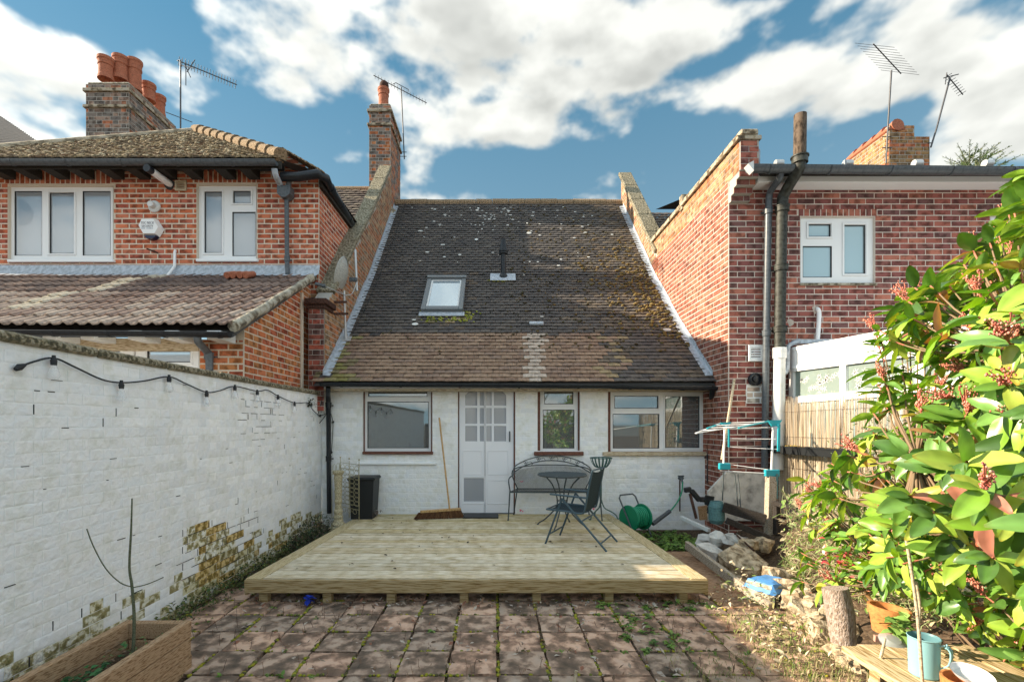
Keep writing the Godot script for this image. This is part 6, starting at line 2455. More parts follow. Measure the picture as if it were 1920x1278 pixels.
func bench() -> void:
	var o := thing("bench", "curved black metal mesh garden bench with scrolled back against the white wall", "bench", Vector3(0.88, 0.26, -7.4))
	var w := 0.64
	var b := Buf.new()
	var yb := 0.42
	var arc := func(t: float, lift: float) -> Vector3: return Vector3(lerpf(-w, w, t), yb + 0.08 + lift + 0.26 * pow(sin(PI * clampf(t, 0.0, 1.0)), 0.55), -0.22 - 0.06 * sin(PI * t))
	# frame: two back rails and the arms running down into the front legs
	for lift in [0.10, 0.18]:
		var pts := [Vector3(-w - 0.03, yb + 0.02, 0.18), Vector3(-w - 0.05, yb + 0.19, 0.19), Vector3(-w + 0.02, yb + 0.25, 0.06)]
		for i in 9:
			pts.append(arc.call(0.04 + 0.92 * i / 8.0, lift))
		pts.append_array([Vector3(w - 0.02, yb + 0.25, 0.06), Vector3(w + 0.05, yb + 0.19, 0.19), Vector3(w + 0.03, yb + 0.02, 0.18)])
		b.tube(curve(pts, 4), 0.009, 8)
	put("back_rail", b, M.iron, o)
	for s in [-1.0, 1.0]:
		for q in [[Vector3(s * (w + 0.03), yb + 0.03, 0.18), Vector3(s * (w + 0.06), 0, 0.22)], [Vector3(s * (w - 0.10), yb + 0.02, -0.22), Vector3(s * (w - 0.04), 0, -0.26)]]:
			b = Buf.new()
			b.tube([q[0], q[1]], 0.010, 8)
			b.ball(q[1] + Vector3(0, 0.006, 0), Vector3(0.016, 0.008, 0.016), 4, 8)
			put("leg", b, M.iron, o)
	b = Buf.new()
	b.tube(curve([Vector3(-w - 0.03, yb, 0.18), Vector3(-0.3, yb + 0.005, 0.23), Vector3(0.3, yb + 0.005, 0.23), Vector3(w + 0.03, yb, 0.18)], 5), 0.011, 8)
	b.tube([Vector3(-w - 0.03, yb, 0.18), Vector3(-w + 0.10, yb, -0.22), Vector3(w - 0.10, yb, -0.22), Vector3(w + 0.03, yb, 0.18)], 0.010, 8)
	b.tube(curve([Vector3(-w + 0.10, yb, -0.22), Vector3(-w + 0.02, yb + 0.28, -0.24), Vector3(-0.3, yb + 0.36, -0.27), Vector3(0.3, yb + 0.36, -0.27), Vector3(w - 0.02, yb + 0.28, -0.24), Vector3(w - 0.10, yb, -0.22)], 5), 0.009, 8)
	put("frame", b, M.iron, o)
	b = Buf.new()
	wire_sheet(b, Vector3(-w - 0.02, yb, 0.19), Vector3(w + 0.02, yb, 0.19), Vector3(w - 0.10, yb, -0.22), Vector3(-w + 0.10, yb, -0.22), 60, 18, 0.0022, Vector3(0, -0.02, 0))
	stuff(put("seat_mesh", b, M.mesh_sheet, o))
	b = Buf.new()
	wire_sheet(b, Vector3(-w + 0.10, yb + 0.02, -0.22), Vector3(w - 0.10, yb + 0.02, -0.22), Vector3(w - 0.02, yb + 0.27, -0.24), Vector3(-w + 0.02, yb + 0.27, -0.24), 62, 18, 0.0022, Vector3(0, 0, -0.02), 0.085)
	stuff(put("back_mesh", b, M.mesh_sheet, o))
	b = Buf.new()
	for i in 5:
		var c: Vector3 = arc.call(0.18 + 0.16 * i, 0.14)
		for k in 3:
			var a := TAU * k / 3.0 + 0.5
			ring_tube(b, c + Vector3(cos(a) * 0.018, sin(a) * 0.018, 0.004), Vector3(0.014, 0, 0), Vector3(0, 0.014, 0), 0.004, 10)
		b.tube(curve([c + Vector3(0.03, 0, 0), c + Vector3(0.08, 0.02, 0), c + Vector3(0.11, -0.02, 0), c + Vector3(0.09, -0.03, 0)], 3), 0.004, 5)
	put("scrolls", b, M.iron, o)
	b = Buf.new()
	mat("pink", Color(0.72, 0.08, 0.20), 0.6)
	for q in [[977, 903], [977, 957], [1114, 908], [1114, 954]]:
		for i in 5:
			leaf(b, at(q[0] + rnd(-2.5, 2.5), q[1] + rnd(-2, 2), 7.2), Basis.from_euler(Vector3(rnd(-1, 1), rnd(0, 6), 0)), 0.03, 0.8, 0.3, 3)
	tag(put("blossom", b, M.pink), "tiny pink blossoms caught on the metal bench", "flowers")

func bistro_table() -> void:
	var c := at(1054, 889, 6.75)
	var o := thing("bistro_table", "small round black metal table between the bench and the folding chair", "table", Vector3(c.x, 0.26, c.z))
	var hgt := c.y - 0.26
	var b := Buf.new()
	b.lathe(Vector3(0, hgt, 0), [Vector2(0.335, -0.02), Vector2(0.345, -0.012), Vector2(0.345, 0.0), Vector2(0.335, 0.006), Vector2(0.0, 0.006)], 40)
	put("tabletop", b, M.iron, o)
	b = Buf.new()
	for i in 22:
		var y := -0.32 + 0.64 * i / 21.0
		var x := sqrt(0.335 * 0.335 - y * y)
		b.tube([Vector3(-x, hgt + 0.008, y), Vector3(x, hgt + 0.008, y)], 0.003, 4)
	stuff(put("tabletop_mesh", b, M.iron, o))
	for k in 4:
		var a := deg_to_rad(25.0 + 90.0 * k)
		var u := Vector3(cos(a), 0, sin(a))
		b = Buf.new()
		b.tube(curve([u * 0.27 + Vector3(0, hgt - 0.015, 0), u * 0.15 + Vector3(0, hgt - 0.14, 0), u * 0.075 + Vector3(0, hgt * 0.55, 0), u * 0.09 + Vector3(0, hgt * 0.36, 0), u * 0.24 + Vector3(0, 0.10, 0), u * 0.34 + Vector3(0, 0.03, 0), u * 0.36 + Vector3(0, 0.0, 0)], 4), 0.010, 8)
		b.ball(u * 0.36 + Vector3(0, 0.008, 0), Vector3(0.018, 0.01, 0.018), 4, 8)
		put("leg", b, M.iron, o)
	b = Buf.new()
	ring_tube(b, Vector3(0, hgt * 0.5, 0), Vector3(0.075, 0, 0), Vector3(0, 0, 0.075), 0.006, 18)
	ring_tube(b, Vector3(0, hgt - 0.02, 0), Vector3(0.27, 0, 0), Vector3(0, 0, 0.27), 0.006, 24)
	put("ring", b, M.iron, o)

func folding_chair() -> void:
	var p := Vector3(1.04, 0.26, -5.86)
	var o := thing("folding_chair", "dark teal folding garden chair with fabric seat facing the bench", "chair", p)
	# t runs from the front foot to the back foot, s from the near side to the far side
	var a := Vector3(0.593, 0.26, -5.79)
	var bk := Vector3(0.651, 0, 0.37)
	var sd := Vector3(0.235, 0, -0.455)
	var q := func(t: float, y: float, s: float) -> Vector3: return a + bk * t + sd * s + Vector3(0, y, 0) - p
	var b: Buf
	for s in [0.0, 1.0]:
		b = Buf.new()
		b.tube([q.call(0.0, 0.0, s), q.call(0.285, 0.56, s)], 0.0125, 8)
		put("front_leg", b, M.teal_frame, o)
		b = Buf.new()
		b.tube([q.call(1.0, 0.0, s), q.call(0.285, 0.555, s)], 0.0125, 8)
		put("rear_leg", b, M.teal_frame, o)
		b = Buf.new()
		b.bar(q.call(0.08, 0.60, s), q.call(0.70, 0.585, s), 0.045, 0.018, Vector3.UP, 0.007)
		put("armrest", b, M.teal_frame, o)
		b = Buf.new()
		b.tube(curve([q.call(0.02, 0.415, s), q.call(0.35, 0.41, s), q.call(0.60, 0.40, s), q.call(0.66, 0.46, s), q.call(0.71, 0.66, s), q.call(0.775, 0.90, s)], 4), 0.0115, 8)
		put("side_rail", b, M.teal_frame, o)
	for e in [[0.06, 0.12, "front_rung"], [0.90, 0.078, "rear_rung"], [0.02, 0.415, "seat_bar"], [0.775, 0.90, "top_bar"], [0.60, 0.31, "brace"]]:
		b = Buf.new()
		b.tube([q.call(e[0], e[1], 0.0), q.call(e[0], e[1], 1.0)], 0.010, 8)
		put(e[2], b, M.teal_frame, o)
	var sheet := func(pts: Array, called: String) -> void:
		var bb := Buf.new()
		for i in pts.size() - 1:
			var u: Array = pts[i]
			var v: Array = pts[i + 1]
			for k in 4:
				var s0 := 0.02 + 0.96 * k / 4.0
				var s1 := 0.02 + 0.96 * (k + 1) / 4.0
				var d0 := -0.03 * sin(PI * s0)
				var d1 := -0.03 * sin(PI * s1)
				bb.quad(q.call(u[0], u[1] + d0, s0), q.call(u[0], u[1] + d1, s1), q.call(v[0], v[1] + d1, s1), q.call(v[0], v[1] + d0, s0))
		put(called, bb, M.teal_mesh, o)
	sheet.call([[0.02, 0.425], [0.2, 0.41], [0.45, 0.405], [0.60, 0.405]], "seat")
	sheet.call([[0.645, 0.44], [0.68, 0.55], [0.72, 0.70], [0.775, 0.895]], "backrest")

func plant_stand() -> void:
	var c := at(1127, 966, 7.4)
	var o := thing("plant_stand", "tall dark green metal plant stand with an open basket top behind the chair", "plant stand", Vector3(c.x, 0.262, c.z))
	var yt: float = at(0, 858, 7.4).y - 0.262
	var b := Buf.new()
	b.tube([Vector3(0, 0.22, 0), Vector3(0, yt - 0.15, 0)], 0.014, 8)
	put("stem", b, M.green_iron, o)
	for k in 3:
		var a := TAU * k / 3.0 + 0.35
		var u := Vector3(cos(a), 0, sin(a))
		b = Buf.new()
		b.tube(curve([Vector3(0, 0.30, 0), u * 0.05 + Vector3(0, 0.16, 0), u * 0.16 + Vector3(0, 0.10, 0), u * 0.23 + Vector3(0, 0.05, 0), u * 0.25, u * 0.29 + Vector3(0, 0.02, 0)], 4), 0.009, 7)
		put("foot", b, M.green_iron, o)
	b = Buf.new()
	for k in 16:
		var a := TAU * k / 16.0
		var u := Vector3(cos(a), 0, sin(a))
		var pts := curve([u * 0.02 + Vector3(0, yt - 0.155, 0), u * 0.09 + Vector3(0, yt - 0.14, 0), u * 0.14 + Vector3(0, yt - 0.07, 0), u * 0.163 + Vector3(0, yt, 0)], 3)
		for i in pts.size() - 1:
			b.bar(pts[i], pts[i + 1], 0.022, 0.004, u)
	put("basket", b, M.green_iron, o)
	b = Buf.new()
	ring_tube(b, Vector3(0, yt, 0), Vector3(0.165, 0, 0), Vector3(0, 0, 0.165), 0.008, 26)
	put("rim", b, M.green_iron, o)

# ---------------------------------------------------------------- the right-hand side of the garden
func reed_fence() -> void:
	mat("reed", Color.WHITE, 0.8)
	colored(M.reed)
	var o := thing("reed_fence", "pale dried reed screen fence in full sun along the right side of the garden", "fence")
	var pal := [Color(0.56, 0.46, 0.33), Color(0.48, 0.38, 0.26), Color(0.62, 0.53, 0.40), Color(0.40, 0.31, 0.21), Color(0.66, 0.58, 0.46), Color(0.33, 0.25, 0.17)]
	var u := Buf.new()
	u.tube([Vector3(0, 0, 0), Vector3(0, 0.6, 0), Vector3(0, 1, 0)], [1.0, 0.9, 0.55], 5)
	var list := []
	for layer in 2:
		var d := 6.92
		while d > 2.1:
			d -= rnd(0.006, 0.0125)
			var r := rnd(0.002, 0.0038)
			var hgt := rnd(1.50, 1.66) + (rnd(-0.2, 0.05) if rng.randf() < 0.1 else 0.0)
			var bs := Basis.from_euler(Vector3(rnd(-0.022, 0.022), rnd(0, TAU), rnd(-0.012, 0.012))).scaled_local(Vector3(r, hgt, r))
			list.append([Transform3D(bs, Vector3(4.03 + layer * 0.014 + rnd(-0.003, 0.003), 0.42 + rnd(-0.03, 0.03), -d)), rng.randi() % 6 if layer == 0 else 3 + rng.randi() % 3])
	pieces("reed", "reeds", o, [u.mesh()], M.reed, pal, list, 300)
	for y in [0.62, 1.10, 1.52, 1.86]:
		var b := Buf.new()
		b.tube([Vector3(4.015, y, -6.9), Vector3(4.013, y + 0.01, -4.6), Vector3(4.015, y, -2.1)], 0.0022, 5)
		put("wire", b, M.rusty, o)
	# trough hung on it
	o = thing("hanging_trough", "long black plastic trough of yellow sedum hung on the reed fence", "planter", Vector3(3.93, 1.35, -6.0))
	var b := Buf.new()
	var y0: float = -0.055
	for s in [[0.78, -0.86]]:
		for q in [[Vector3(-0.075, 0.09, 0), Vector3(-0.055, 0.0, 0)], [Vector3(-0.055, 0.0, 0), Vector3(0.055, 0.0, 0)], [Vector3(0.055, 0.0, 0), Vector3(0.075, 0.09, 0)]]:
			b.bar((q[0] + q[1]) * 0.5 + Vector3(0, y0, s[1]), (q[0] + q[1]) * 0.5 + Vector3(0, y0 + 0.02, s[0]), q[0].distance_to(q[1]), 0.006, Vector3(-(q[1] - q[0]).y, (q[1] - q[0]).x, 0).normalized() if q[0].y == q[1].y else (Vector3(q[1].y - q[0].y, q[0].x - q[1].x, 0).normalized()))
		b.box(Vector3(0, y0 + 0.045, s[1]), Vector3(0.13, 0.09, 0.006))
		b.box(Vector3(0, y0 + 0.065, s[0]), Vector3(0.13, 0.09, 0.006))
		b.bar(Vector3(-0.078, y0 + 0.095, s[1]), Vector3(-0.078, y0 + 0.115, s[0]), 0.02, 0.014)
		b.bar(Vector3(0.078, y0 + 0.095, s[1]), Vector3(0.078, y0 + 0.115, s[0]), 0.02, 0.014)
		b.box(Vector3(-0.09, y0 + 0.05, -0.45), Vector3(0.02, 0.11, 0.03))
	put("trough", b, M.black_plastic, o)
	b = Buf.new()
	b.bar(Vector3(0, y0 + 0.06, -0.84), Vector3(0, y0 + 0.08, 0.76), 0.12, 0.03)
	put("soil", b, M.soil, o)
	b = Buf.new()
	for i in 900:
		var z := rnd(-0.75, 0.7)
		var k: float = 1.0 if absf(z + 0.35) < 0.22 or z > 0.2 else 0.25
		if rng.randf() > k:
			continue
		b.col = pick([Color(0.62, 0.30, 0.02), Color(0.55, 0.36, 0.04), Color(0.40, 0.34, 0.05), Color(0.30, 0.22, 0.05)])
		leaf(b, Vector3(rnd(-0.055, 0.055), y0 + 0.085 + rnd(0, 0.025) * k, z), Basis.from_euler(Vector3(rnd(-1.2, 0), rnd(0, 6), 0)), rnd(0.012, 0.025), 0.6, 0.3, 2)
	stuff(put("sedum", b, M.leafy, o))

func beside_the_wall() -> void:
	# tap with its pipe
	mat("hose", Color(0.02, 0.26, 0.14), 0.45)
	mat("reel_green", Color(0.01, 0.20, 0.10), 0.4)
	mat("teal_plastic", Color(0.02, 0.32, 0.40), 0.35)
	mat("teal_faded", Color(0.10, 0.22, 0.23), 0.6, "mottle", Vector3.ONE * 5)
	mat("tube_white", Color(0.80, 0.80, 0.80), 0.35)
	var o := thing("garden_tap", "outdoor tap on a thin upright pipe against the white wall", "tap", at(1277, 950, 7.66))
	var off: Vector3 = -o.position
	var b := Buf.new()
	b.tube([at(1275, 958, 7.66) + off, at(1275, 900, 7.66) + off], 0.012, 8)
	put("pipe", b, M.rusty, o)
	b = Buf.new()
	b.tube([at(1275, 898, 7.66) + off, at(1278, 896, 7.58) + off, at(1280, 905, 7.55) + off], 0.016, 10)
	b.box(at(1277, 892, 7.6) + off, Vector3(0.10, 0.02, 0.03), Basis.IDENTITY, 0.006)
	b.ball(at(1277, 896, 7.62) + off, Vector3(0.05, 0.035, 0.03), 6, 10)
	put("valve", b, M.grey_pipe, o)
	b = Buf.new()
	b.tube(curve([at(1280, 903, 7.55), at(1279, 920, 7.5), at(1272, 938, 7.45), at(1262, 952, 7.4), at(1252, 962, 7.35)], 5), 0.011, 8)
	tag(put("hose", b, M.hose), "short green hose hanging from the tap to a grey connector", "hose")
	b = Buf.new()
	b.tube([at(1256, 958, 7.38), at(1224, 982, 7.2)], 0.032, 12)
	tag(put("hose_end", b, M.grey_pipe), "thick grey tube lying between the tap and the green hose reel", "tube")
	# reel
	var c := at(1192, 970, 7.15)
	o = thing("hose_reel", "green garden hose reel with wound hose and grey handle beside the deck", "hose reel", Vector3(c.x, 0.06, c.z), 0.55)
	var cy: float = c.y - 0.06
	var ax := Basis(Vector3.UP, -PI / 2) * Basis(Vector3.RIGHT, PI / 2)
	ax = Basis(Vector3.BACK, Vector3.RIGHT, Vector3.UP)
	for s in [-0.14, 0.14]:
		b = Buf.new()
		b.lathe(Vector3(s, cy, 0), [Vector2(0.0, -0.012), Vector2(0.185, -0.012), Vector2(0.195, 0.0), Vector2(0.185, 0.012), Vector2(0.15, 0.004), Vector2(0.06, 0.004), Vector2(0.0, 0.016)], 26, ax)
		put("disc", b, M.reel_green, o)
	b = Buf.new()
	var pts := []
	for i in 240:
		var a := TAU * i / 20.0
		var lay := int(i / 120.0)
		var t := fposmod(i / 120.0, 1.0)
		pts.append(Vector3(lerpf(-0.115, 0.115, t if lay == 0 else 1.0 - t), cy + cos(a) * (0.125 + 0.02 * lay + rnd(0, 0.008)), sin(a) * (0.125 + 0.02 * lay + rnd(0, 0.008))))
	b.tube(pts, 0.0125, 7)
	put("wound_hose", b, M.hose, o)
	b = Buf.new()
	var hp := [Vector3(-0.17, -0.04, 0.16), Vector3(-0.17, cy, 0.0), Vector3(-0.17, cy + 0.28, -0.16), Vector3(-0.13, cy + 0.32, -0.18), Vector3(0.13, cy + 0.32, -0.18), Vector3(0.17, cy + 0.28, -0.16), Vector3(0.17, cy, 0.0), Vector3(0.17, -0.04, 0.16)]
	b.tube(hp, 0.012, 8)
	b.tube([Vector3(-0.17, -0.04, 0.16), Vector3(-0.17, -0.04, -0.16), Vector3(0.17, -0.04, -0.16), Vector3(0.17, -0.04, 0.16)], 0.012, 8)
	put("handle", b, M.grey_pipe, o)
	airer()
	junk()

func airer() -> void:
	var d := 6.3
	var o := thing("clothes_airer", "folding clothes airer with white rods and turquoise plastic corners before the right wall", "clothes airer", at(1403, 930, d))
	var off: Vector3 = -o.position
	var P := func(px: float, py: float, dd: float) -> Vector3: return at(px, py, dd) + off
	var b := Buf.new()
	b.tube([P.call(1359, 800, 6.35), P.call(1357, 872, 6.35)], 0.0125, 8)
	b.tube([P.call(1450, 802, 6.2), P.call(1447, 882, 6.2)], 0.0145, 8)
	put("upright", b, M.tube_white, o)
	for q in [[1348, 868, 1369, 880, 6.33], [1434, 880, 1461, 893, 6.18]]:
		b = Buf.new()
		var p: Vector3 = P.call(q[0], q[3], q[4])
		var r: Vector3 = P.call(q[2], q[1], q[4])
		b.box((p + r) * 0.5, Vector3(r.x - p.x, r.y - p.y, 0.05), Basis.IDENTITY, 0.008)
		put("corner", b, M.teal_plastic, o)
	b = Buf.new()
	b.prism([P.call(1438, 788, 6.2), P.call(1446, 799, 6.2), P.call(1456, 799, 6.2), P.call(1464, 787, 6.2)], Vector3(0, 0, 0.04))
	put("corner", b, M.teal_plastic, o)
	b = Buf.new()
	b.prism([P.call(1350, 792, 6.36), P.call(1355, 799, 6.36), P.call(1364, 799, 6.36), P.call(1369, 791, 6.36)], Vector3(0, 0, 0.04))
	put("corner", b, M.teal_plastic, o)
	b = Buf.new()
	b.bar(P.call(1461, 795, 6.15), P.call(1460, 846, 6.15), 0.028, 0.02, Vector3.BACK)
	b.bar(P.call(1367, 804, 6.5), P.call(1367, 838, 6.5), 0.02, 0.02, Vector3.BACK)
	put("side_arm", b, M.teal_plastic, o)
	# the wing folded out to the left
	b = Buf.new()
	b.bar(P.call(1440, 790, 6.15), P.call(1385, 802, 5.75), 0.022, 0.016)
	b.bar(P.call(1352, 794, 6.4), P.call(1326, 803, 6.0), 0.022, 0.016)
	put("wing_arm", b, M.teal_plastic, o)
	b = Buf.new()
	var wr := [P.call(1440, 790, 6.15), P.call(1306, 812, 5.6)]
	var wl := [P.call(1352, 793, 6.4), P.call(1304, 812, 5.75)]
	for i in 5:
		var t := i / 4.0
		b.tube([wl[0].lerp(wl[1], t), wr[0].lerp(wr[1], t * 0.92)], 0.005, 6)
	b.tube([wr[0], wr[1]], 0.007, 6)
	b.tube([wl[0], wl[1]], 0.007, 6)
	put("wing_rods", b, M.tube_white, o)
	b = Buf.new()
	for q in [[1366, 803, 1450, 801], [1369, 822, 1456, 823], [1369, 838, 1458, 842], [1364, 870, 1440, 880], [1350, 882, 1436, 887]]:
		b.tube([P.call(q[0], q[1], 6.34), P.call(q[2], q[3], 6.18)], 0.005, 6)
	put("rods", b, M.tube_white, o)
	b = Buf.new()
	b.tube([P.call(1357, 882, 6.33), P.call(1355, 938, 6.33)], 0.008, 7)
	b.tube([P.call(1378, 888, 6.4), P.call(1384, 950, 6.35)], 0.008, 7)
	b.tube([P.call(1384, 888, 6.4), P.call(1389, 950, 6.3)], 0.008, 7)
	put("leg", b, M.iron, o)
	b = Buf.new()
	b.bar(P.call(1457, 888, 6.16), P.call(1456, 935, 6.14), 0.03, 0.022, Vector3.BACK)
	put("leg", b, M.teal_faded, o)

func plank(called: String, label: String, cat: String, a: Vector3, e: Vector3, w: float, h: float, m: Material, up := Vector3.UP, group := "") -> void:
	var b := Buf.new()
	b.bar(a, e, w, h, up, 0.004)
	tag(put(called, b, m), label, cat, group)

func rock(p: Vector3, r: Vector3, m: Material, label: String, group: String, called := "stone", cat := "stone") -> void:
	var b := Buf.new()
	b.ball(Vector3.ZERO, Vector3.ONE, 6, 9)
	var f := FastNoiseLite.new()
	f.seed = rng.randi() % 9999
	f.frequency = 0.7
	for i in b.v.size():
		var q: Vector3 = b.v[i]
		var k := 1.0 + 0.5 * f.get_noise_3d(q.x * 1.5, q.y * 1.5, q.z * 1.5)
		# flattened faces
		q = Vector3(clampf(q.x, -0.72, 0.75), clampf(q.y, -0.7, 0.7), clampf(q.z, -0.74, 0.72)) * k
		b.v[i] = q * r
	# flat shading for broken faces
	var c := Buf.new()
	var bs := Basis.from_euler(Vector3(rnd(-0.3, 0.3), rnd(0, 6), rnd(-0.3, 0.3)))
	for i in range(0, b.ix.size(), 3):
		var x: Vector3 = bs * b.v[b.ix[i]]
		var y: Vector3 = bs * b.v[b.ix[i + 1]]
		var z: Vector3 = bs * b.v[b.ix[i + 2]]
		if (y - x).cross(z - x).length() > 0.0000001:
			c.tri(p + x, p + z, p + y)
	tag(put(called, c, m), label, cat, group)

func junk() -> void:
	mat("old_wood", Color(0.40, 0.26, 0.15), 0.9, "grain", Vector3.ONE * 4, "grain", 0.4)
	mat("dark_wood", Color(0.035, 0.03, 0.028), 0.8, "grain", Vector3.ONE * 4, "grain", 0.4)
	mat("grey_wood", Color(0.42, 0.37, 0.31), 0.9, "grain", Vector3.ONE * 4, "grain", 0.5)
	mat("render", Color(0.66, 0.64, 0.60), 0.9, "mottle", Vector3.ONE * 0.8, "bump", 0.6)
	mat("stone", Color(0.62, 0.52, 0.40), 0.95, "soot", Vector3.ONE * 2.5, "bump", 1.0)
	mat("path_wood", Color(0.40, 0.25, 0.16), 0.85, "grain", Vector3(1.2, 5, 5), "bump", 0.6)
	var b := Buf.new()
	# rendered plinth at the foot of the right-hand house
	b.prism([at(1326, 918, 6.9), at(1356, 880, 6.9), at(1448, 880, 6.9), at(1448, 975, 6.9), at(1326, 975, 6.9)].map(func(p): return p).duplicate() if false else [at(1326, 975, 6.93), at(1450, 975, 6.93), at(1450, 886, 6.93), at(1360, 884, 6.93), at(1326, 920, 6.93)], Vector3(0, 0, 0.05))
	tag(put("plinth", b, M.render), "low grey rendered plinth at the foot of the dark brick wall behind the airer", "plinth")
	plank("timber_batten", "pale thin timber batten leaning against the dark brick wall by the vents", "timber", at(1354, 862, 6.5), at(1377, 711, 6.9), 0.03, 0.03, M.timber_pale, Vector3.BACK)
	plank("timber_post", "weathered brown timber post standing at the end of the reed fence", "post", at(1443, 1010, 6.1), at(1446, 893, 6.2), 0.10, 0.10, M.grey_wood, Vector3.BACK)
	plank("timber_post", "short dark timber post just right of the weathered brown post", "post", at(1457, 1002, 6.0), at(1457, 940, 6.0), 0.06, 0.08, M.dark_wood, Vector3.BACK)
	plank("black_beam", "upper of two blackened beams lying in front of the grey plinth", "beam", at(1356, 950, 6.2), at(1436, 974, 6.0), 0.08, 0.12, M.dark_wood, Vector3.UP)
	plank("black_beam", "lower blackened beam slanting down to the weathered post", "beam", at(1362, 975, 5.9), at(1450, 1012, 5.75), 0.06, 0.07, M.dark_wood, Vector3.UP)
	plank("dark_rail", "dark rail running from the short post towards the shrub", "rail", at(1450, 942, 6.0), at(1494, 956, 5.2), 0.04, 0.05, M.dark_wood)
	plank("white_trunking", "length of white plastic trunking lying below the tap", "trunking", at(1278, 970, 7.0), at(1330, 994, 6.4), 0.05, 0.05, M.pvc_dull)
	plank("brown_board", "brown board propped behind the white trunking", "board", at(1310, 962, 6.95), at(1352, 958, 6.9), 0.03, 0.20, M.old_wood)
	plank("rusty_strut", "rusty iron strut leaning beside the black plastic scrap", "strut", at(1306, 972, 6.7), at(1294, 925, 6.8), 0.035, 0.03, M.rusty, Vector3.BACK)
	plank("rusty_strut", "thin dark rod slanting over the rubble to the path", "rod", at(1378, 1000, 5.9), at(1414, 1032, 5.4), 0.02, 0.02, M.rusty)
	b = Buf.new()
	for q in [[[1283, 919], [1296, 917]], [[1296, 919], [1312, 938]], [[1311, 936], [1330, 936]], [[1330, 930], [1322, 942]]]:
		b.bar(at(q[0][0], q[0][1], 6.8), at(q[1][0], q[1][1], 6.8), 0.07, 0.06, Vector3.BACK, 0.01)
	tag(put("plastic_gutter", b, M.black_plastic), "broken angled piece of black plastic gutter beside the white wall", "gutter piece")
	b = Buf.new()
	b.lathe(at(1344, 981, 6.3), [Vector2(0.07, 0), Vector2(0.10, 0.05), Vector2(0.10, 0.22), Vector2(0.075, 0.29), Vector2(0.06, 0.29), Vector2(0.05, 0.1)], 14)
	tag(put("plastic_tub", b, M.teal_faded), "faded teal plastic tub standing among the black beams", "tub")
	b = Buf.new()
	for i in 6:
		var p := at(1330 + i * 2.0, 935 + i * 8, 6.45)
		b.box(p, Vector3(0.13, 0.09, 0.02), Basis.from_euler(Vector3(rnd(-0.5, 0.5), rnd(-0.4, 0.4), rnd(-0.5, 0.5))), 0.008)
	tag(put("torn_sheeting", b, M.black_plastic), "torn black plastic sheeting crumpled behind the teal tub", "sheeting")
	# broken concrete and stones up to the terracotta pots
	var labels := ["pale broken concrete lump nearest the grey trunking", "jagged pale concrete lump under the teal tub", "pale concrete lump below the lower black beam", "broad pale slab of broken concrete by the path", "pale stone at the top corner of the plank path", "pale stone beside the rubble under the weathered post"]
	var at_ := [[1322, 1012, 6.3, 0.16], [1345, 1010, 6.1, 0.17], [1378, 1012, 5.9, 0.17], [1330, 1035, 5.9, 0.22], [1404, 1020, 5.7, 0.17], [1432, 1020, 5.7, 0.16]]
	for i in 6:
		var q: Array = at_[i]
		rock(at(q[0], q[1], q[2]), Vector3(q[3] * 0.95, q[3] * 0.55, q[3] * 0.8), M.render if i < 4 else M.stone, labels[i], "", "concrete_lump" if i < 4 else "stone", "rubble")
	rock(at(1392, 1060, 5.4), Vector3(0.30, 0.2, 0.3), M.stone, "rounded sandy mound of old mortar behind the plank path", "", "mortar_mound", "rubble")
	# earth bank rising to the fence
	var n := 14
	var g := []
	for iz in n + 1:
		for ix in 9:
			var z := -7.0 + 5.4 * iz / n
			var t := ix / 8.0
			var edge := 2.95 - maxf(0.0, (z + 5.2)) * 0.36
			var x := lerpf(edge, 4.3, t)
			var y := 0.03 + 0.50 * smoothstep(0.0, 0.75, t) + rnd(-0.025, 0.025)
			if ix == 0:
				y = -0.05
			if z < -6.3:
				y *= 0.45
			g.append(Vector3(x, y, z))
	b = Buf.new()
	for iz in n:
		for ix in 8:
			var k := iz * 9 + ix
			b.quad(g[k + 9], g[k + 10], g[k + 1], g[k])
	structure(put("earth_bank", b, M.soil))
	# edging of stones down the right side of the path
	var i := 0
	for q in [[1455, 1085, 4.7], [1468, 1105, 4.5], [1486, 1125, 4.3], [1505, 1148, 4.05], [1528, 1170, 3.85], [1552, 1192, 3.65], [1575, 1225, 3.45], [1602, 1250, 3.3], [1500, 1110, 4.45], [1528, 1135, 4.2], [1560, 1162, 3.95], [1590, 1190, 3.7], [1616, 1228, 3.45]]:
		var k := rnd(0.09, 0.14)
		var p := at(q[0], q[1], q[2])
		rock(p, Vector3(k * 1.2, k * rnd(0.8, 1.1), k), M.stone, ("front" if i < 8 else "back") + " row of the pale stone edging: " + ["first", "second", "third", "fourth", "fifth", "sixth", "seventh", "eighth"][i % 8] + " stone from the covered crate", "edging stones below the shrub")
		i += 1
	# plank path and its edging board
	var po := thing("plank_path", "brown weathered board path sloping beside the right side of the deck", "path", Vector3(2.35, 0, -5.2))
	for k in 8:
		b = Buf.new()
		var z0 := 0.85 - k * 0.245
		var zz := -5.2 + z0
		b.span(Vector3(2.06 + 0.0 * k - 2.35, 0.0, z0), Vector3(lerpf(3.0, 2.55, k / 7.0) + rnd(-0.02, 0.02) - 2.35, 0.035 + rnd(-0.003, 0.003), z0 - 0.235), 0.006)
		put("board", b, M.path_wood, po)
	plank("edging_board", "long grey timber edging board beside the plank path", "board", at(1288, 1026, 6.05) + Vector3(0, 0.03, 0), at(1446, 1150, 4.3) + Vector3(0, 0.04, 0), 0.05, 0.10, M.grey_wood)
	# white box with a blue sheet over it
	o_blue()

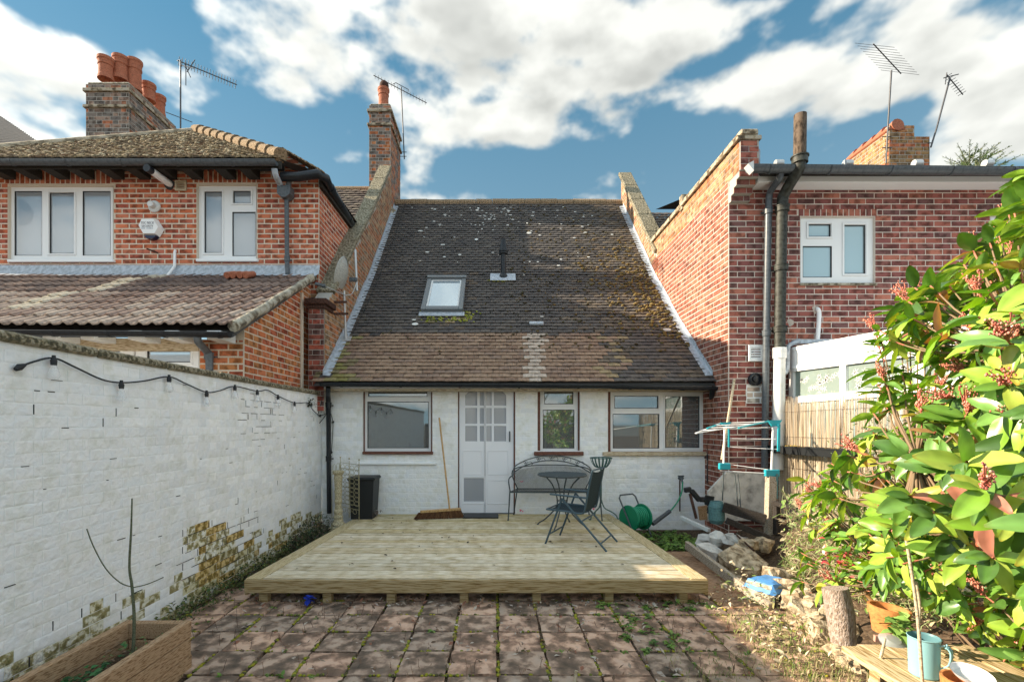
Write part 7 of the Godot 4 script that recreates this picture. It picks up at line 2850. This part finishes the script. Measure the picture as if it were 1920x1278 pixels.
func o_blue() -> void:
	mat("blue_sheet", Color(0.07, 0.22, 0.48), 0.5)
	mat("box_dirty", Color(0.50, 0.52, 0.46), 0.8, "soot", Vector3.ONE * 3)
	var p := at(1442, 1120, 4.55)
	var o := thing("covered_crate", "dirty pale crate covered by a blue plastic sheet near the shrub", "crate", p, 0.5)
	var b := Buf.new()
	b.span(Vector3(-0.16, -0.12, -0.14), Vector3(0.16, 0.16, 0.14), 0.02)
	put("body", b, M.box_dirty, o)
	b = Buf.new()
	for i in 5:
		b.span(Vector3(-0.14 + i * 0.065, -0.05, 0.138), Vector3(-0.12 + i * 0.065, 0.1, 0.144))
	put("slot", b, M.rubber, o)
	b = Buf.new()
	var n := 8
	var g := []
	for y in n + 1:
		for x in n + 1:
			var u := float(x) / n - 0.5
			var v := float(y) / n - 0.5
			var e := maxf(absf(u), absf(v))
			g.append(Vector3(u * 0.36, 0.185 - 0.09 * pow(e * 2.0, 6.0) + rnd(-0.008, 0.008), v * 0.32))
	for y in n:
		for x in n:
			var k := y * (n + 1) + x
			b.quad(g[k + n + 1], g[k + n + 2], g[k + 1], g[k])
	put("sheet", b, M.blue_sheet, o)

func potting_corner() -> void:
	mat("shelf_wood", Color(0.60, 0.48, 0.32), 0.8, "deckgrain", Vector3(7, 7, 0.6), "deckgrain", 0.3)
	mat("jug_teal", Color(0.24, 0.46, 0.50), 0.3)
	mat("jug_inside", Color(0.10, 0.22, 0.25), 0.4)
	mat("enamel", Color(0.75, 0.76, 0.80), 0.3)
	mat("log", Color(0.46, 0.38, 0.34), 0.95, "grain", Vector3(6, 2, 6), "bump", 1.0)
	mat("pink_clay", Color(0.52, 0.30, 0.23), 0.9, "mottle", Vector3.ONE * 3)
	var ys := 0.62
	var o := thing("potting_bench", "low bench of pale sunlit boards at the lower right under the shrub", "bench", Vector3(1.9, ys, -1.8))
	var b: Buf
	for k in 6:
		b = Buf.new()
		var x := 1.66 + k * 0.105
		b.span(Vector3(x - 1.9, -0.03, 0.75), Vector3(x + 0.098 - 1.9, rnd(-0.0015, 0.0015), -0.52 - 0.02 * (k % 2)), 0.004)
		put("board", b, M.shelf_wood, o)
	for q in [[1.7, -2.2], [2.2, -2.2], [1.7, -1.2], [2.2, -1.2]]:
		b = Buf.new()
		b.span(Vector3(q[0] - 1.9, -0.62, q[1] + 1.8), Vector3(q[0] + 0.06 - 1.9, -0.031, q[1] + 1.86), 0.004)
		put("leg", b, M.shelf_wood, o)
	var jug := at(1733, 1244, 2.05)
	jug.y = ys
	o = thing("watering_jug", "pale teal metal jug with a side handle on the potting bench", "jug", jug)
	o.scale = Vector3.ONE * 0.82
	b = Buf.new()
	b.lathe(Vector3.ZERO, [Vector2(0, 0.002), Vector2(0.060, 0.002), Vector2(0.063, 0.008), Vector2(0.067, 0.19), Vector2(0.071, 0.198), Vector2(0.068, 0.2)], 28)
	put("body", b, M.jug_teal, o)
	b = Buf.new()
	b.lathe(Vector3.ZERO, [Vector2(0.067, 0.199), Vector2(0.064, 0.19), Vector2(0.06, 0.03), Vector2(0.0, 0.03)], 28)
	put("inside", b, M.jug_inside, o)
	b = Buf.new()
	var hp := curve([Vector3(0.035, 0.172, 0.055), Vector3(0.05, 0.178, 0.075), Vector3(0.060, 0.15, 0.088), Vector3(0.058, 0.09, 0.078), Vector3(0.042, 0.06, 0.052)], 4)
	for i in hp.size() - 1:
		b.bar(hp[i], hp[i + 1], 0.024, 0.006, Vector3(0.5, 0, 1))
	put("handle", b, M.jug_teal, o)
	# pots
	for q in [[1662, 1186, 2.45, 0.088, 0.132, "orange clay flowerpot standing left of the teal jug", -0.12], [1811, 1290, 1.78, 0.070, 0.125, "orange clay flowerpot with a white bowl in it right of the teal jug", 0.0]]:
		var p := at(q[0], q[1], q[2])
		if q[6] == 0.0:
			p.y = ys
		o = thing("flowerpot", q[5], "flowerpot", p)
		b = Buf.new()
		var r: float = q[3]
		var hh: float = q[4]
		b.lathe(Vector3.ZERO, [Vector2(0, 0.001), Vector2(r * 0.66, 0.001), Vector2(r * 0.88, hh * 0.66), Vector2(r * 0.98, hh * 0.67), Vector2(r * 1.02, hh), Vector2(r * 0.9, hh), Vector2(r * 0.8, hh * 0.75), Vector2(r * 0.7, hh * 0.5), Vector2(0, hh * 0.5)], 28, Basis(Vector3.BACK, q[6]))
		put("pot", b, M.clay_pot, o)
	var bp := at(1818, 1290, 1.78)
	b = Buf.new()
	b.lathe(Vector3(bp.x + 0.005, ys + 0.118, bp.z), [Vector2(0.022, 0), Vector2(0.045, 0.012), Vector2(0.060, 0.030), Vector2(0.063, 0.032), Vector2(0.05, 0.016), Vector2(0.0, 0.008)], 26, Basis(Vector3.RIGHT, 0.2))
	tag(put("bowl", b, M.enamel), "shallow white bowl set in the right-hand clay flowerpot", "bowl")
	b = Buf.new()
	var lp := at(1674, 1206, 2.35)
	b.lathe(lp, [Vector2(0, 0), Vector2(0.055, 0.002), Vector2(0.06, 0.012), Vector2(0.03, 0.026), Vector2(0.0, 0.028)], 22, Basis(Vector3.RIGHT, 0.35))
	tag(put("lid", b, M.zinc), "small grey metal lid lying in front of the left clay flowerpot", "lid")
	b = Buf.new()
	b.bar(at(1640, 1196, 2.42), at(1718, 1206, 2.38), 0.02, 0.03)
	tag(put("terracotta_edge", b, M.pink_clay), "terracotta edging strip behind the grey lid", "edging")
	# clump of pot plant leaves by the jug
	b = Buf.new()
	for i in 34:
		b.col = pick([Color(0.20, 0.34, 0.08), Color(0.28, 0.42, 0.12), Color(0.14, 0.26, 0.06)])
		leaf(b, at(1690 + rnd(-14, 22), 1172 + rnd(-14, 24), 2.3 + rnd(-0.1, 0.1)), Basis.from_euler(Vector3(rnd(-0.7, 0.1), rnd(0, TAU), rnd(-0.3, 0.3))), rnd(0.04, 0.075), 0.85, 0.3, 3)
	tag(put("seedlings", b, M.leafy), "round green leaves of a small plant between the flowerpot and the teal jug", "plant")
	# split log behind the pots
	b = Buf.new()
	b.tube([at(1566, 1102, 2.9), at(1576, 1150, 2.88), at(1582, 1205, 2.86)], [0.07, 0.075, 0.065], 11)
	tag(put("log", b, M.log), "grey weathered log standing upright left of the clay flowerpot", "log")

# ---------------------------------------------------------------- the big shrub and other plants
func shrub() -> void:
	var o := thing("shrub", "large glossy evergreen shrub with red flower buds overhanging the right of the garden", "shrub", Vector3(2.1, 0.4, -1.6))
	var off: Vector3 = -o.position
	mat("gloss_leaf", Color.WHITE, 0.34)
	M.gloss_leaf.vertex_color_use_as_albedo = true
	M.gloss_leaf.backlight_enabled = true
	M.gloss_leaf.backlight = Color(0.75, 0.8, 0.3)
	M.gloss_leaf.metallic_specular = 0.55
	mat("twig", Color(0.22, 0.15, 0.09), 0.7)
	mat("twig_red", Color(0.46, 0.16, 0.10), 0.6)
	mat("bud", Color.WHITE, 0.5)
	colored(M.bud)
	var greens := [Color(0.252, 0.476, 0.056), Color(0.168, 0.350, 0.063), Color(0.364, 0.588, 0.084), Color(0.105, 0.238, 0.056), Color(0.504, 0.644, 0.126), Color(0.210, 0.420, 0.112), Color(0.504, 0.280, 0.140), Color(0.630, 0.252, 0.210), Color(0.560, 0.560, 0.112), Color(0.077, 0.168, 0.049)]
	# leaf shapes
	var shapes := []
	for i in 5:
		var b := Buf.new()
		big_leaf(b, [0.36, 0.42, 0.46, 0.38, 0.52][i], [0.15, 0.35, 0.05, 0.5, 0.25][i], [0.0, 0.06, -0.05, 0.04, -0.08][i])
		shapes.append(b.mesh())
	var root := Vector3(2.75, 0.3, -2.3)
	var nodes := []
	# outline of the crown as seen from the garden, far to near
	var left := func(py: float) -> float:
		var k := [[300, 1935], [380, 1900], [440, 1850], [500, 1760], [560, 1690], [620, 1635], [700, 1650], [760, 1640], [820, 1600], [880, 1540], [950, 1520], [1010, 1570], [1060, 1640], [1110, 1740], [1160, 1830], [1220, 1870], [1278, 1880]]
		for i in k.size() - 1:
			if py <= k[i + 1][0]:
				return lerpf(k[i][1], k[i + 1][1], clampf((py - k[i][0]) / (k[i + 1][0] - k[i][0]), 0, 1))
		return 1880.0
	var tries := 0
	while nodes.size() < 460 and tries < 16000:
		tries += 1
		var py := rnd(315, 1300)
		var lx: float = left.call(py)
		var px := lx + (2080.0 - lx) * pow(rng.randf(), 1.15)
		# the crown is nearer on its right side
		var t := clampf((px - lx) / 330.0, 0.0, 1.0)
		var d := lerpf(2.25, 1.25, t) + rnd(-0.1, 0.55)
		if py > 900 and px < 1650:
			d += 0.9
		var p := at(px, py, d)
		var ok := true
		for q in nodes:
			if q.distance_to(p) < 0.076:
				ok = false
				break
		if ok:
			nodes.append(p)
	for i in 90:
		var px := rnd(1500, 1790)
		nodes.append(at(px, rnd(865, 1110) + (px - 1500) * 0.05, lerpf(3.6, 2.3, (px - 1500) / 290.0) + rnd(-0.3, 0.3)))
	var hubs := [Vector3(2.5, 0.75, -2.9), Vector3(2.3, 1.0, -2.1), Vector3(1.95, 1.35, -1.9), Vector3(2.05, 1.75, -1.75), Vector3(2.15, 0.95, -2.5), Vector3(1.7, 1.55, -1.95), Vector3(2.0, 0.9, -1.6), Vector3(1.9, 1.95, -1.7), Vector3(2.2, 1.3, -2.5)]
	var b := Buf.new()
	for h in hubs:
		b.tube(curve([root + off, root.lerp(h, 0.5) + off + Vector3(0.05, 0.02, 0), h + off], 4), [0.022, 0.021, 0.02, 0.019, 0.018, 0.017, 0.015, 0.013, 0.011], 7)
	put("stems", b, M.twig, o)
	b = Buf.new()
	var red := Buf.new()
	var buds := Buf.new()
	var list := []
	for p in nodes:
		var h: Vector3 = hubs[0]
		for q in hubs:
			if q.distance_to(p) < h.distance_to(p):
				h = q
		var out: Vector3 = (p - h).normalized()
		var grow: Vector3 = (out + Vector3(-0.25, 0.35, 0.1)).normalized()
		var mid: Vector3 = h.lerp(p, 0.6) - Vector3(0, 0.04, 0)
		b.tube(curve([h + off, mid + off, p - grow * 0.06 + off], 3), [0.006, 0.0055, 0.005, 0.0045, 0.004, 0.0035, 0.003], 5, false)
		red.tube([p - grow * 0.06 + off, p + off], 0.0038, 5, false)
		# a whorl of leaves round the shoot
		var cnt := rng.randi_range(5, 8)
		var sx := grow.cross(Vector3(0.3, 1, 0.2)).normalized()
		var sy := grow.cross(sx)
		for i in cnt:
			var a := TAU * i / cnt * 1.6 + rnd(-0.35, 0.35)
			var tilt := rnd(-0.3, 1.2)
			var z: Vector3 = ((sx * cos(a) + sy * sin(a)) + grow * tilt - Vector3(0, 0.28, 0)).normalized()
			var y := (grow + Vector3(0, 0.6, 0) - z * (grow + Vector3(0, 0.6, 0)).dot(z)).normalized()
			var x := y.cross(z)
			var l := rnd(0.055, 0.14)
			var bs := Basis(x, y, z).rotated(z, rnd(-0.5, 0.5)).scaled_local(Vector3(l, l, l))
			var ci := rng.randi() % 6
			if rng.randf() < 0.2:
				ci = 6 + rng.randi() % 4
			if ci in [6, 7] and rng.randf() < 0.5:
				ci = 2
			list.append([Transform3D(bs, p - grow * rnd(0.0, 0.05) + off), ci])
		if rng.randf() < 0.17:
			var top: Vector3 = p + off
			for k in 13:
				var dir := (grow + Vector3(rnd(-0.45, 0.45), rnd(0.1, 0.9), rnd(-0.45, 0.45))).normalized()
				var e: Vector3 = top + dir * rnd(0.03, 0.105)
				red.tube([top, e], 0.002, 4, false)
				for m in 8:
					buds.col = pick([Color(0.58, 0.17, 0.12), Color(0.66, 0.27, 0.20), Color(0.52, 0.12, 0.10), Color(0.70, 0.36, 0.26)])
					var r := rnd(0.002, 0.0038)
					buds.ball(top.lerp(e, rnd(0.4, 1.08)) + Vector3(rnd(-0.008, 0.008), rnd(-0.008, 0.008), rnd(-0.008, 0.008)), Vector3(r, r * 1.2, r), 4, 6)
	put("twigs", b, M.twig, o)
	put("shoots", red, M.twig_red, o)
	stuff(put("flower_buds", buds, M.bud, o))
	# nearest leaves as parts, the rest as one
	var lim := 300
	var vis := []
	var rest := []
	for q in list:
		var p: Vector3 = q[0].origin - off
		if in_view(p):
			vis.append(q)
		else:
			rest.append(q)
	vis.sort_custom(func(x, y): return (x[0].origin - off).length_squared() < (y[0].origin - off).length_squared())
	rest.append_array(vis.slice(lim))
	vis = vis.slice(0, lim)
	for q in vis:
		var lf := MeshInstance3D.new()
		lf.name = "leaf"
		lf.mesh = pick(shapes)
		lf.material_override = tinted(M.gloss_leaf, greens[q[1]])
		lf.transform = q[0]
		o.add_child(lf, true)
	var groups := [[], [], [], [], []]
	var cols := [[], [], [], [], []]
	for q in rest:
		var k := rng.randi() % 5
		groups[k].append(q[0])
		cols[k].append(greens[q[1]])
	for k in 5:
		scatter("foliage", shapes[k], M.gloss_leaf, groups[k], cols[k], o)

# a smooth arching leaf of unit length with a folded midrib and a wavy rim
func big_leaf(b: Buf, wide: float, droop: float, twist: float) -> void:
	var n := 9
	var ks := [-1.0, -0.55, 0.0, 0.55, 1.0]
	var rows := []
	for i in n + 1:
		var t := float(i) / n
		var hw := wide * 0.5 * pow(sin(PI * pow(t, 0.88) * 0.97 + 0.03), 0.72)
		var row := []
		for k in ks:
			var y: float = -droop * t * t + hw * (0.42 * absf(k) - 0.10 * k * k) + 0.012 * sin(t * 14.0 + k * 2.0) * absf(k)
			row.append(Vector3(k * hw + twist * t * t, y, t))
		rows.append(row)
	for i in n + 1:
		for k in 5:
			var a: Vector3 = rows[mini(i + 1, n)][k] - rows[maxi(i - 1, 0)][k]
			var c: Vector3 = rows[i][mini(k + 1, 4)] - rows[i][maxi(k - 1, 0)]
			# pale midrib, blotches, dry tip
			var s := rnd(0.74, 0.92) + (0.14 if k == 2 else 0.0)
			b.col = Color(s * 1.02, s, s * 0.85) if i < n else Color(0.85, 0.55, 0.35)
			b.vert(rows[i][k], a.cross(c).normalized())
	for i in n:
		for k in 4:
			var q := i * 5 + k
			b.ix.append_array([q, q + 1, q + 5, q + 1, q + 6, q + 5])

func right_plants() -> void:
	# tangle of dry stalks and small leaves at the foot of the fence
	var b := Buf.new()
	for i in 5000:
		var px := rnd(1470, 1800)
		var py := rnd(930, 1130) + (px - 1470) * 0.12
		var d := lerpf(5.4, 2.6, clampf((px - 1470) / 330.0, 0, 1)) + rnd(-0.5, 0.4)
		var p := at(px, py, d)
		if p.y < 0.15:
			p.y = 0.15
		b.col = pick([Color(0.50, 0.41, 0.26), Color(0.60, 0.51, 0.34), Color(0.30, 0.24, 0.14), Color(0.26, 0.36, 0.12), Color(0.18, 0.28, 0.07), Color(0.40, 0.46, 0.22)])
		if i % 2 == 0:
			leaf(b, p, Basis.from_euler(Vector3(rnd(-0.9, 0.6), rnd(0, TAU), rnd(-0.6, 0.6))), rnd(0.03, 0.085), rnd(0.25, 0.6), rnd(-0.2, 0.6), 3)
		else:
			var e := p + Vector3(rnd(-0.12, 0.12), rnd(-0.08, 0.14), rnd(-0.1, 0.1))
			b.tube([p, p.lerp(e, 0.5) + Vector3(rnd(-0.03, 0.03), rnd(0, 0.03), 0), e], rnd(0.0012, 0.0028), 4, false)
	stuff_top(put("undergrowth", b, M.leafy), "tangle of dry stalks and small leaves below the reed fence", "undergrowth")
	b = Buf.new()
	for i in 620:
		var d := rnd(3.2, 5.0)
		var x := 2.45 - maxf(0.0, (5.0 - d)) * 0.24 + rng.randfn(0, 0.16)
		b.col = pick([Color(0.46, 0.38, 0.25), Color(0.55, 0.47, 0.33), Color(0.26, 0.24, 0.10), Color(0.36, 0.27, 0.16), Color(0.20, 0.28, 0.07)])
		leaf(b, Vector3(x, 0.02 + absf(rng.randfn(0, 0.10)), -d), Basis.from_euler(Vector3(rnd(-1.0, 0.4), rnd(0, TAU), rnd(-0.6, 0.6))), rnd(0.02, 0.06), rnd(0.25, 0.6), rnd(-0.2, 0.7), 3)
	stuff_top(put("leaf_drift", b, M.leafy), "drift of pale dry leaves along the stone edging on the right", "leaves")
	# climber spilling over the trough
	b = Buf.new()
	var c := at(1655, 850, 5.0)
	for i in 420:
		var p := c + Vector3(rng.randfn(-0.05, 0.06), rng.randfn(-0.05, 0.20), rng.randfn(0, 0.30))
		b.col = pick([Color(0.16, 0.22, 0.10), Color(0.22, 0.28, 0.14), Color(0.12, 0.16, 0.07), Color(0.28, 0.30, 0.18)])
		leaf(b, p, Basis.from_euler(Vector3(rnd(-1.2, 0.2), rnd(0, TAU), rnd(-0.6, 0.6))), rnd(0.025, 0.05), 0.7, 0.3, 3)
	for i in 26:
		var p := c + Vector3(rng.randfn(-0.04, 0.05), rng.randfn(-0.1, 0.2), rng.randfn(0, 0.3))
		b.col = Color(0.25, 0.18, 0.12)
		b.tube([p, p + Vector3(rnd(-0.1, 0.05), rnd(-0.2, 0.2), rnd(-0.15, 0.15))], 0.002, 4, false)
	tag(put("climber", b, M.leafy), "small grey green climber spilling over the near end of the black trough", "climber")
	# red leaved shoots in the undergrowth
	b = Buf.new()
	for i in 70:
		b.col = pick([Color(0.50, 0.05, 0.07), Color(0.60, 0.12, 0.12), Color(0.38, 0.06, 0.05)])
		leaf(b, at(1590 + rng.randfn(0, 28), 1045 + rng.randfn(0, 20), 3.1 + rnd(-0.15, 0.15)), Basis.from_euler(Vector3(rnd(-0.8, 0.3), rnd(0, TAU), rnd(-0.4, 0.4))), rnd(0.03, 0.06), 0.45, 0.4, 3)
	stuff_top(put("red_shoots", b, M.leafy), "red leaves of a small plant in the undergrowth under the shrub", "plant")
	for q in [[1730, 1278, 1700, 1010, 1.9], [1722, 1178, 1718, 1090, 2.2], [1630, 1278, 1660, 1196, 2.2]]:
		b = Buf.new()
		b.tube(curve([at(q[0], q[1], q[4]), at((q[0] + q[2]) * 0.5 + 5, (q[1] + q[3]) * 0.5, q[4]), at(q[2], q[3], q[4])], 4), 0.006, 6)
		tag(put("stick", b, M.timber_pale), ["tall thin bare stick in front of the teal jug", "thin cane standing behind the teal jug", "short bare twig left of the grey lid"][[1730, 1722, 1630].find(q[0])], "stick")
	b = Buf.new()
	b.tube([at(1075, 1300, 3.1), at(1081, 1257, 3.12)], 0.011, 8)
	tag(put("stake", b, M.timber_pale), "pale wooden stake rising at the bottom middle of the paving", "stake")

# ---------------------------------------------------------------- aerials, dish, roofs and trees beyond
func beyond() -> void:
	var X := Vector3.RIGHT
	aerial("tall television aerial pole behind the left roof with one long boom", [at(338, 250, 10.6), at(338, 112, 10.6)], [at(332, 113, 10.6), at(444, 159, 11.4)], 20, 0.10, Vector3(0.1, 1, 0).normalized(), [[at(338, 122, 10.6), at(363, 128, 10.5)], [at(345, 118, 10.6), at(357, 145, 10.6)], [at(350, 135, 10.6), at(365, 112, 10.6)], [at(348, 116, 10.6), at(348, 160, 10.6)], [at(310, 210, 12.0), at(360, 229, 12.4)]])
	aerial("television aerial strapped to the middle chimney, its boom above the pot", [at(758, 298, 13.55), at(752, 163, 13.55)], [at(700, 141, 13.2), at(800, 193, 13.9)], 17, 0.07, Vector3(0, 1, 0), [[at(748, 285, 13.6), at(762, 285, 13.5)], [at(748, 293, 13.6), at(762, 293, 13.5)], [at(736, 158, 13.5), at(742, 155, 13.5), at(766, 168, 13.5), at(766, 172, 13.5)]])
	aerial("tall aerial with a wide fan of rods on the left corner of the right chimney", [at(1662, 306, 9.9), at(1664, 262, 9.9), at(1672, 132, 9.9)], [at(1638, 82, 9.8), at(1690, 138, 10.3)], 11, 0.36, Vector3(0.86, -0.38, 0.33).normalized(), [[at(1655, 256, 9.92), at(1672, 256, 9.9)], [at(1655, 277, 9.92), at(1672, 277, 9.9)]])
	aerial("leaning aerial at the right edge of the right chimney with a short boom", [at(1746, 276, 9.95), at(1757, 240, 9.95), at(1782, 146, 9.95)], [at(1776, 140, 9.95), at(1806, 177, 10.4)], 9, 0.10, Vector3(0.8, 0.5, 0).normalized(), [[at(1740, 268, 9.98), at(1750, 268, 9.95)], [at(1770, 146, 9.95), at(1798, 139, 9.95)], [at(1773, 158, 9.95), at(1776, 136, 9.95)]])
	# dish on its pole
	var o := thing("satellite_dish", "grey satellite dish on a pole at the left edge of the cottage roof", "satellite dish", at(647, 640, 8.35))
	var off: Vector3 = -o.position
	mat("dish_grey", Color(0.48, 0.50, 0.47), 0.5, "mottle", Vector3.ONE * 4)
	var b := Buf.new()
	b.tube([at(648, 636, 8.35) + off, at(645, 545, 8.3) + off], 0.019, 10)
	b.tube([at(669, 545, 8.45) + off, at(666, 468, 8.45) + off], 0.021, 10)
	put("pole", b, M.zinc, o)
	b = Buf.new()
	var nn := Vector3(-0.95, 0.25, 0.03).normalized()
	var sx := nn.cross(Vector3.UP).normalized()
	b.lathe(at(648, 518, 8.3) + off, [Vector2(0.0, 0.0), Vector2(0.12, -0.012), Vector2(0.22, -0.04), Vector2(0.31, -0.085), Vector2(0.318, -0.085), Vector2(0.31, -0.075)].map(func(p): return Vector2(p.x, -p.y)), 30, Basis(sx, nn, sx.cross(nn)))
	put("dish", b, M.dish_grey, o)
	b = Buf.new()
	b.tube([at(647, 553, 8.2) + off, at(612, 538, 7.7) + off], 0.009, 7)
	b.tube(curve([at(647, 553, 8.2) + off, at(660, 550, 8.3) + off, at(668, 530, 8.4) + off], 4), 0.006, 6)
	put("arm", b, M.zinc, o)
	b = Buf.new()
	b.box(at(597, 533, 7.65) + off, Vector3(0.11, 0.05, 0.06), Basis(Vector3.BACK, -0.2), 0.012)
	b.tube([at(603, 536, 7.65) + off, at(610, 536, 7.66) + off], 0.03, 10)
	put("receiver", b, M.grey_pipe, o)
	b = Buf.new()
	b.box(at(662, 524, 8.42) + off, Vector3(0.14, 0.07, 0.05), Basis.IDENTITY, 0.008)
	put("clamp", b, M.grey_pipe, o)
	for q in [[612, 566, 649, 566, 8.2], [614, 588, 652, 588, 8.2]]:
		b = Buf.new()
		b.bar(at(q[0], q[1], 7.9) + off, at(q[2], q[3], q[4]) + off, 0.035, 0.035)
		b.bar(at(q[0], q[1], 7.9) + off, at(q[0] + 4, q[1] + 24, 7.9) + off, 0.03, 0.03, Vector3.BACK)
		put("bracket", b, M.rusty, o)
	b = Buf.new()
	b.box(on_roof(at(649, 0, 8.35).x, 8.35, 0.05) + off, Vector3(0.17, 0.008, 0.16), Basis(Vector3.RIGHT, 0.69))
	put("base_plate", b, M.zinc, o)
	# tiled roof of the next house along, at the far left
	o = thing("tiled_house", "slate grey tiled roof of another house at the far left edge", "house")
	mat("far_tile", Color(0.12, 0.11, 0.105), 0.85, "mottle", Vector3.ONE * 2)
	var e0 := at(92, 283, 10.6)
	var e1 := at(-240, 283, 9.0)
	var r0 := at(-10, 216, 12.0)
	var r1 := at(-340, 120, 12.0)
	var list := []
	for i in 26:
		var t0 := i / 26.0
		b = Buf.new()
		var p := e0.lerp(r0, t0) + Vector3(0, 0.03, 0)
		var q := e1.lerp(r1, t0) + Vector3(0, 0.03, 0)
		b.bar(p, q, 0.012, 0.14, (r0 - e0).normalized())
		put("tile_course", b, M.far_tile, o)
	b = Buf.new()
	b.quad(e1, e0, r0, r1)
	put("roof", b, M.far_tile, o)
	b = Buf.new()
	b.span(Vector3(e1.x - 1.0, 0, -11.4), Vector3(e0.x - 0.3, e0.y - 0.1, -12.0))
	put("wall", b, M.mortar_grey, o)
	# conifer past the right-hand roof
	o = thing("conifer", "feathery evergreen tree top showing above the gutter of the right house", "tree", at(1832, 330, 13.5))
	off = -o.position
	b = Buf.new()
	b.tube([at(1832, 1100, 13.5) + off, at(1832, 300, 13.5) + off], [0.14, 0.04], 8)
	put("trunk", b, M.bark, o)
	b = Buf.new()
	var lb := Buf.new()
	for i in 58:
		var s := at(1832 + rng.randfn(0, 14), rnd(300, 350), 13.5 + rnd(-0.5, 0.5)) + off
		var a := rnd(-1.15, 1.15)
		var l := rnd(0.35, 0.85)
		var dir := Vector3(sin(a), cos(a) * 0.75, rnd(-0.4, 0.4)).normalized()
		var e := s + dir * l
		b.tube([s, s.lerp(e, 0.5), e], [0.012, 0.008, 0.003], 5, false)
		for k in 46:
			var t := rnd(0.15, 1.0)
			lb.col = pick([Color(0.10, 0.16, 0.05), Color(0.14, 0.20, 0.06), Color(0.08, 0.12, 0.05), Color(0.20, 0.22, 0.08)])
			leaf(lb, s.lerp(e, t), Basis.looking_at(-(dir + Vector3(rnd(-0.9, 0.9), rnd(-0.7, 0.9), rnd(-0.9, 0.9))).normalized(), Vector3(0.1, 0.2, 1)), rnd(0.06, 0.15) * (1.15 - t * 0.6), 0.2, 0.2, 2)
	put("limbs", b, M.bark, o)
	stuff(put("crown", lb, M.leafy, o))

# ---------------------------------------------------------------- the end of the garden behind the camera, seen only in the windows
func garden_end() -> void:
	var o := thing("board_fence", "dark board fence across the far end of the garden", "fence")
	var b: Buf
	mat("fence_board", Color(0.12, 0.085, 0.065), 0.9, "grain", Vector3(6, 1, 6))
	for i in 52:
		b = Buf.new()
		var x := -3.0 + i * 0.15
		b.span(Vector3(x, 0, 4.6), Vector3(x + 0.142, 1.75 + rnd(-0.01, 0.01), 4.62 + 0.01 * (i % 2)))
		put("board", b, M.fence_board, o)
	for q in [[-1.2, 6.5, 4.6], [1.6, 7.6, 5.2], [4.2, 7.0, 4.2]]:
		var t := thing("bare_tree", ["bare winter tree behind the board fence on the left", "tall bare winter tree behind the middle of the board fence", "bare winter tree behind the board fence on the right"][[-1.2, 1.6, 4.2].find(q[0])], "tree", Vector3(q[0], 0, q[1]))
		b = Buf.new()
		var tips := [[Vector3.ZERO, Vector3(0, 1.6, 0), 0.09, 0]]
		while tips.size():
			var s: Array = tips.pop_back()
			var p: Vector3 = s[0]
			var e: Vector3 = p + s[1]
			b.tube([p, e], [s[2], s[2] * 0.7], 5, false)
			if s[3] < 5:
				for k in 3:
					var dir: Vector3 = (s[1].normalized() + Vector3(rnd(-0.8, 0.8), rnd(-0.1, 0.6), rnd(-0.8, 0.8))).normalized()
					tips.append([e, dir * s[1].length() * rnd(0.55, 0.8), s[2] * 0.6, s[3] + 1])
		put("limbs", b, M.bark, t)

func _ready() -> void:
	rng.seed = 7
	set_stage()
	make_materials()
	ground()
	left_house()
	cottage()
	right_house()
	conservatory()
	garden_wall()
	deck()
	string_lights()
	planter()
	furniture()
	reed_fence()
	beside_the_wall()
	potting_corner()
	beyond()
	garden_end()
	shrub()
	right_plants()
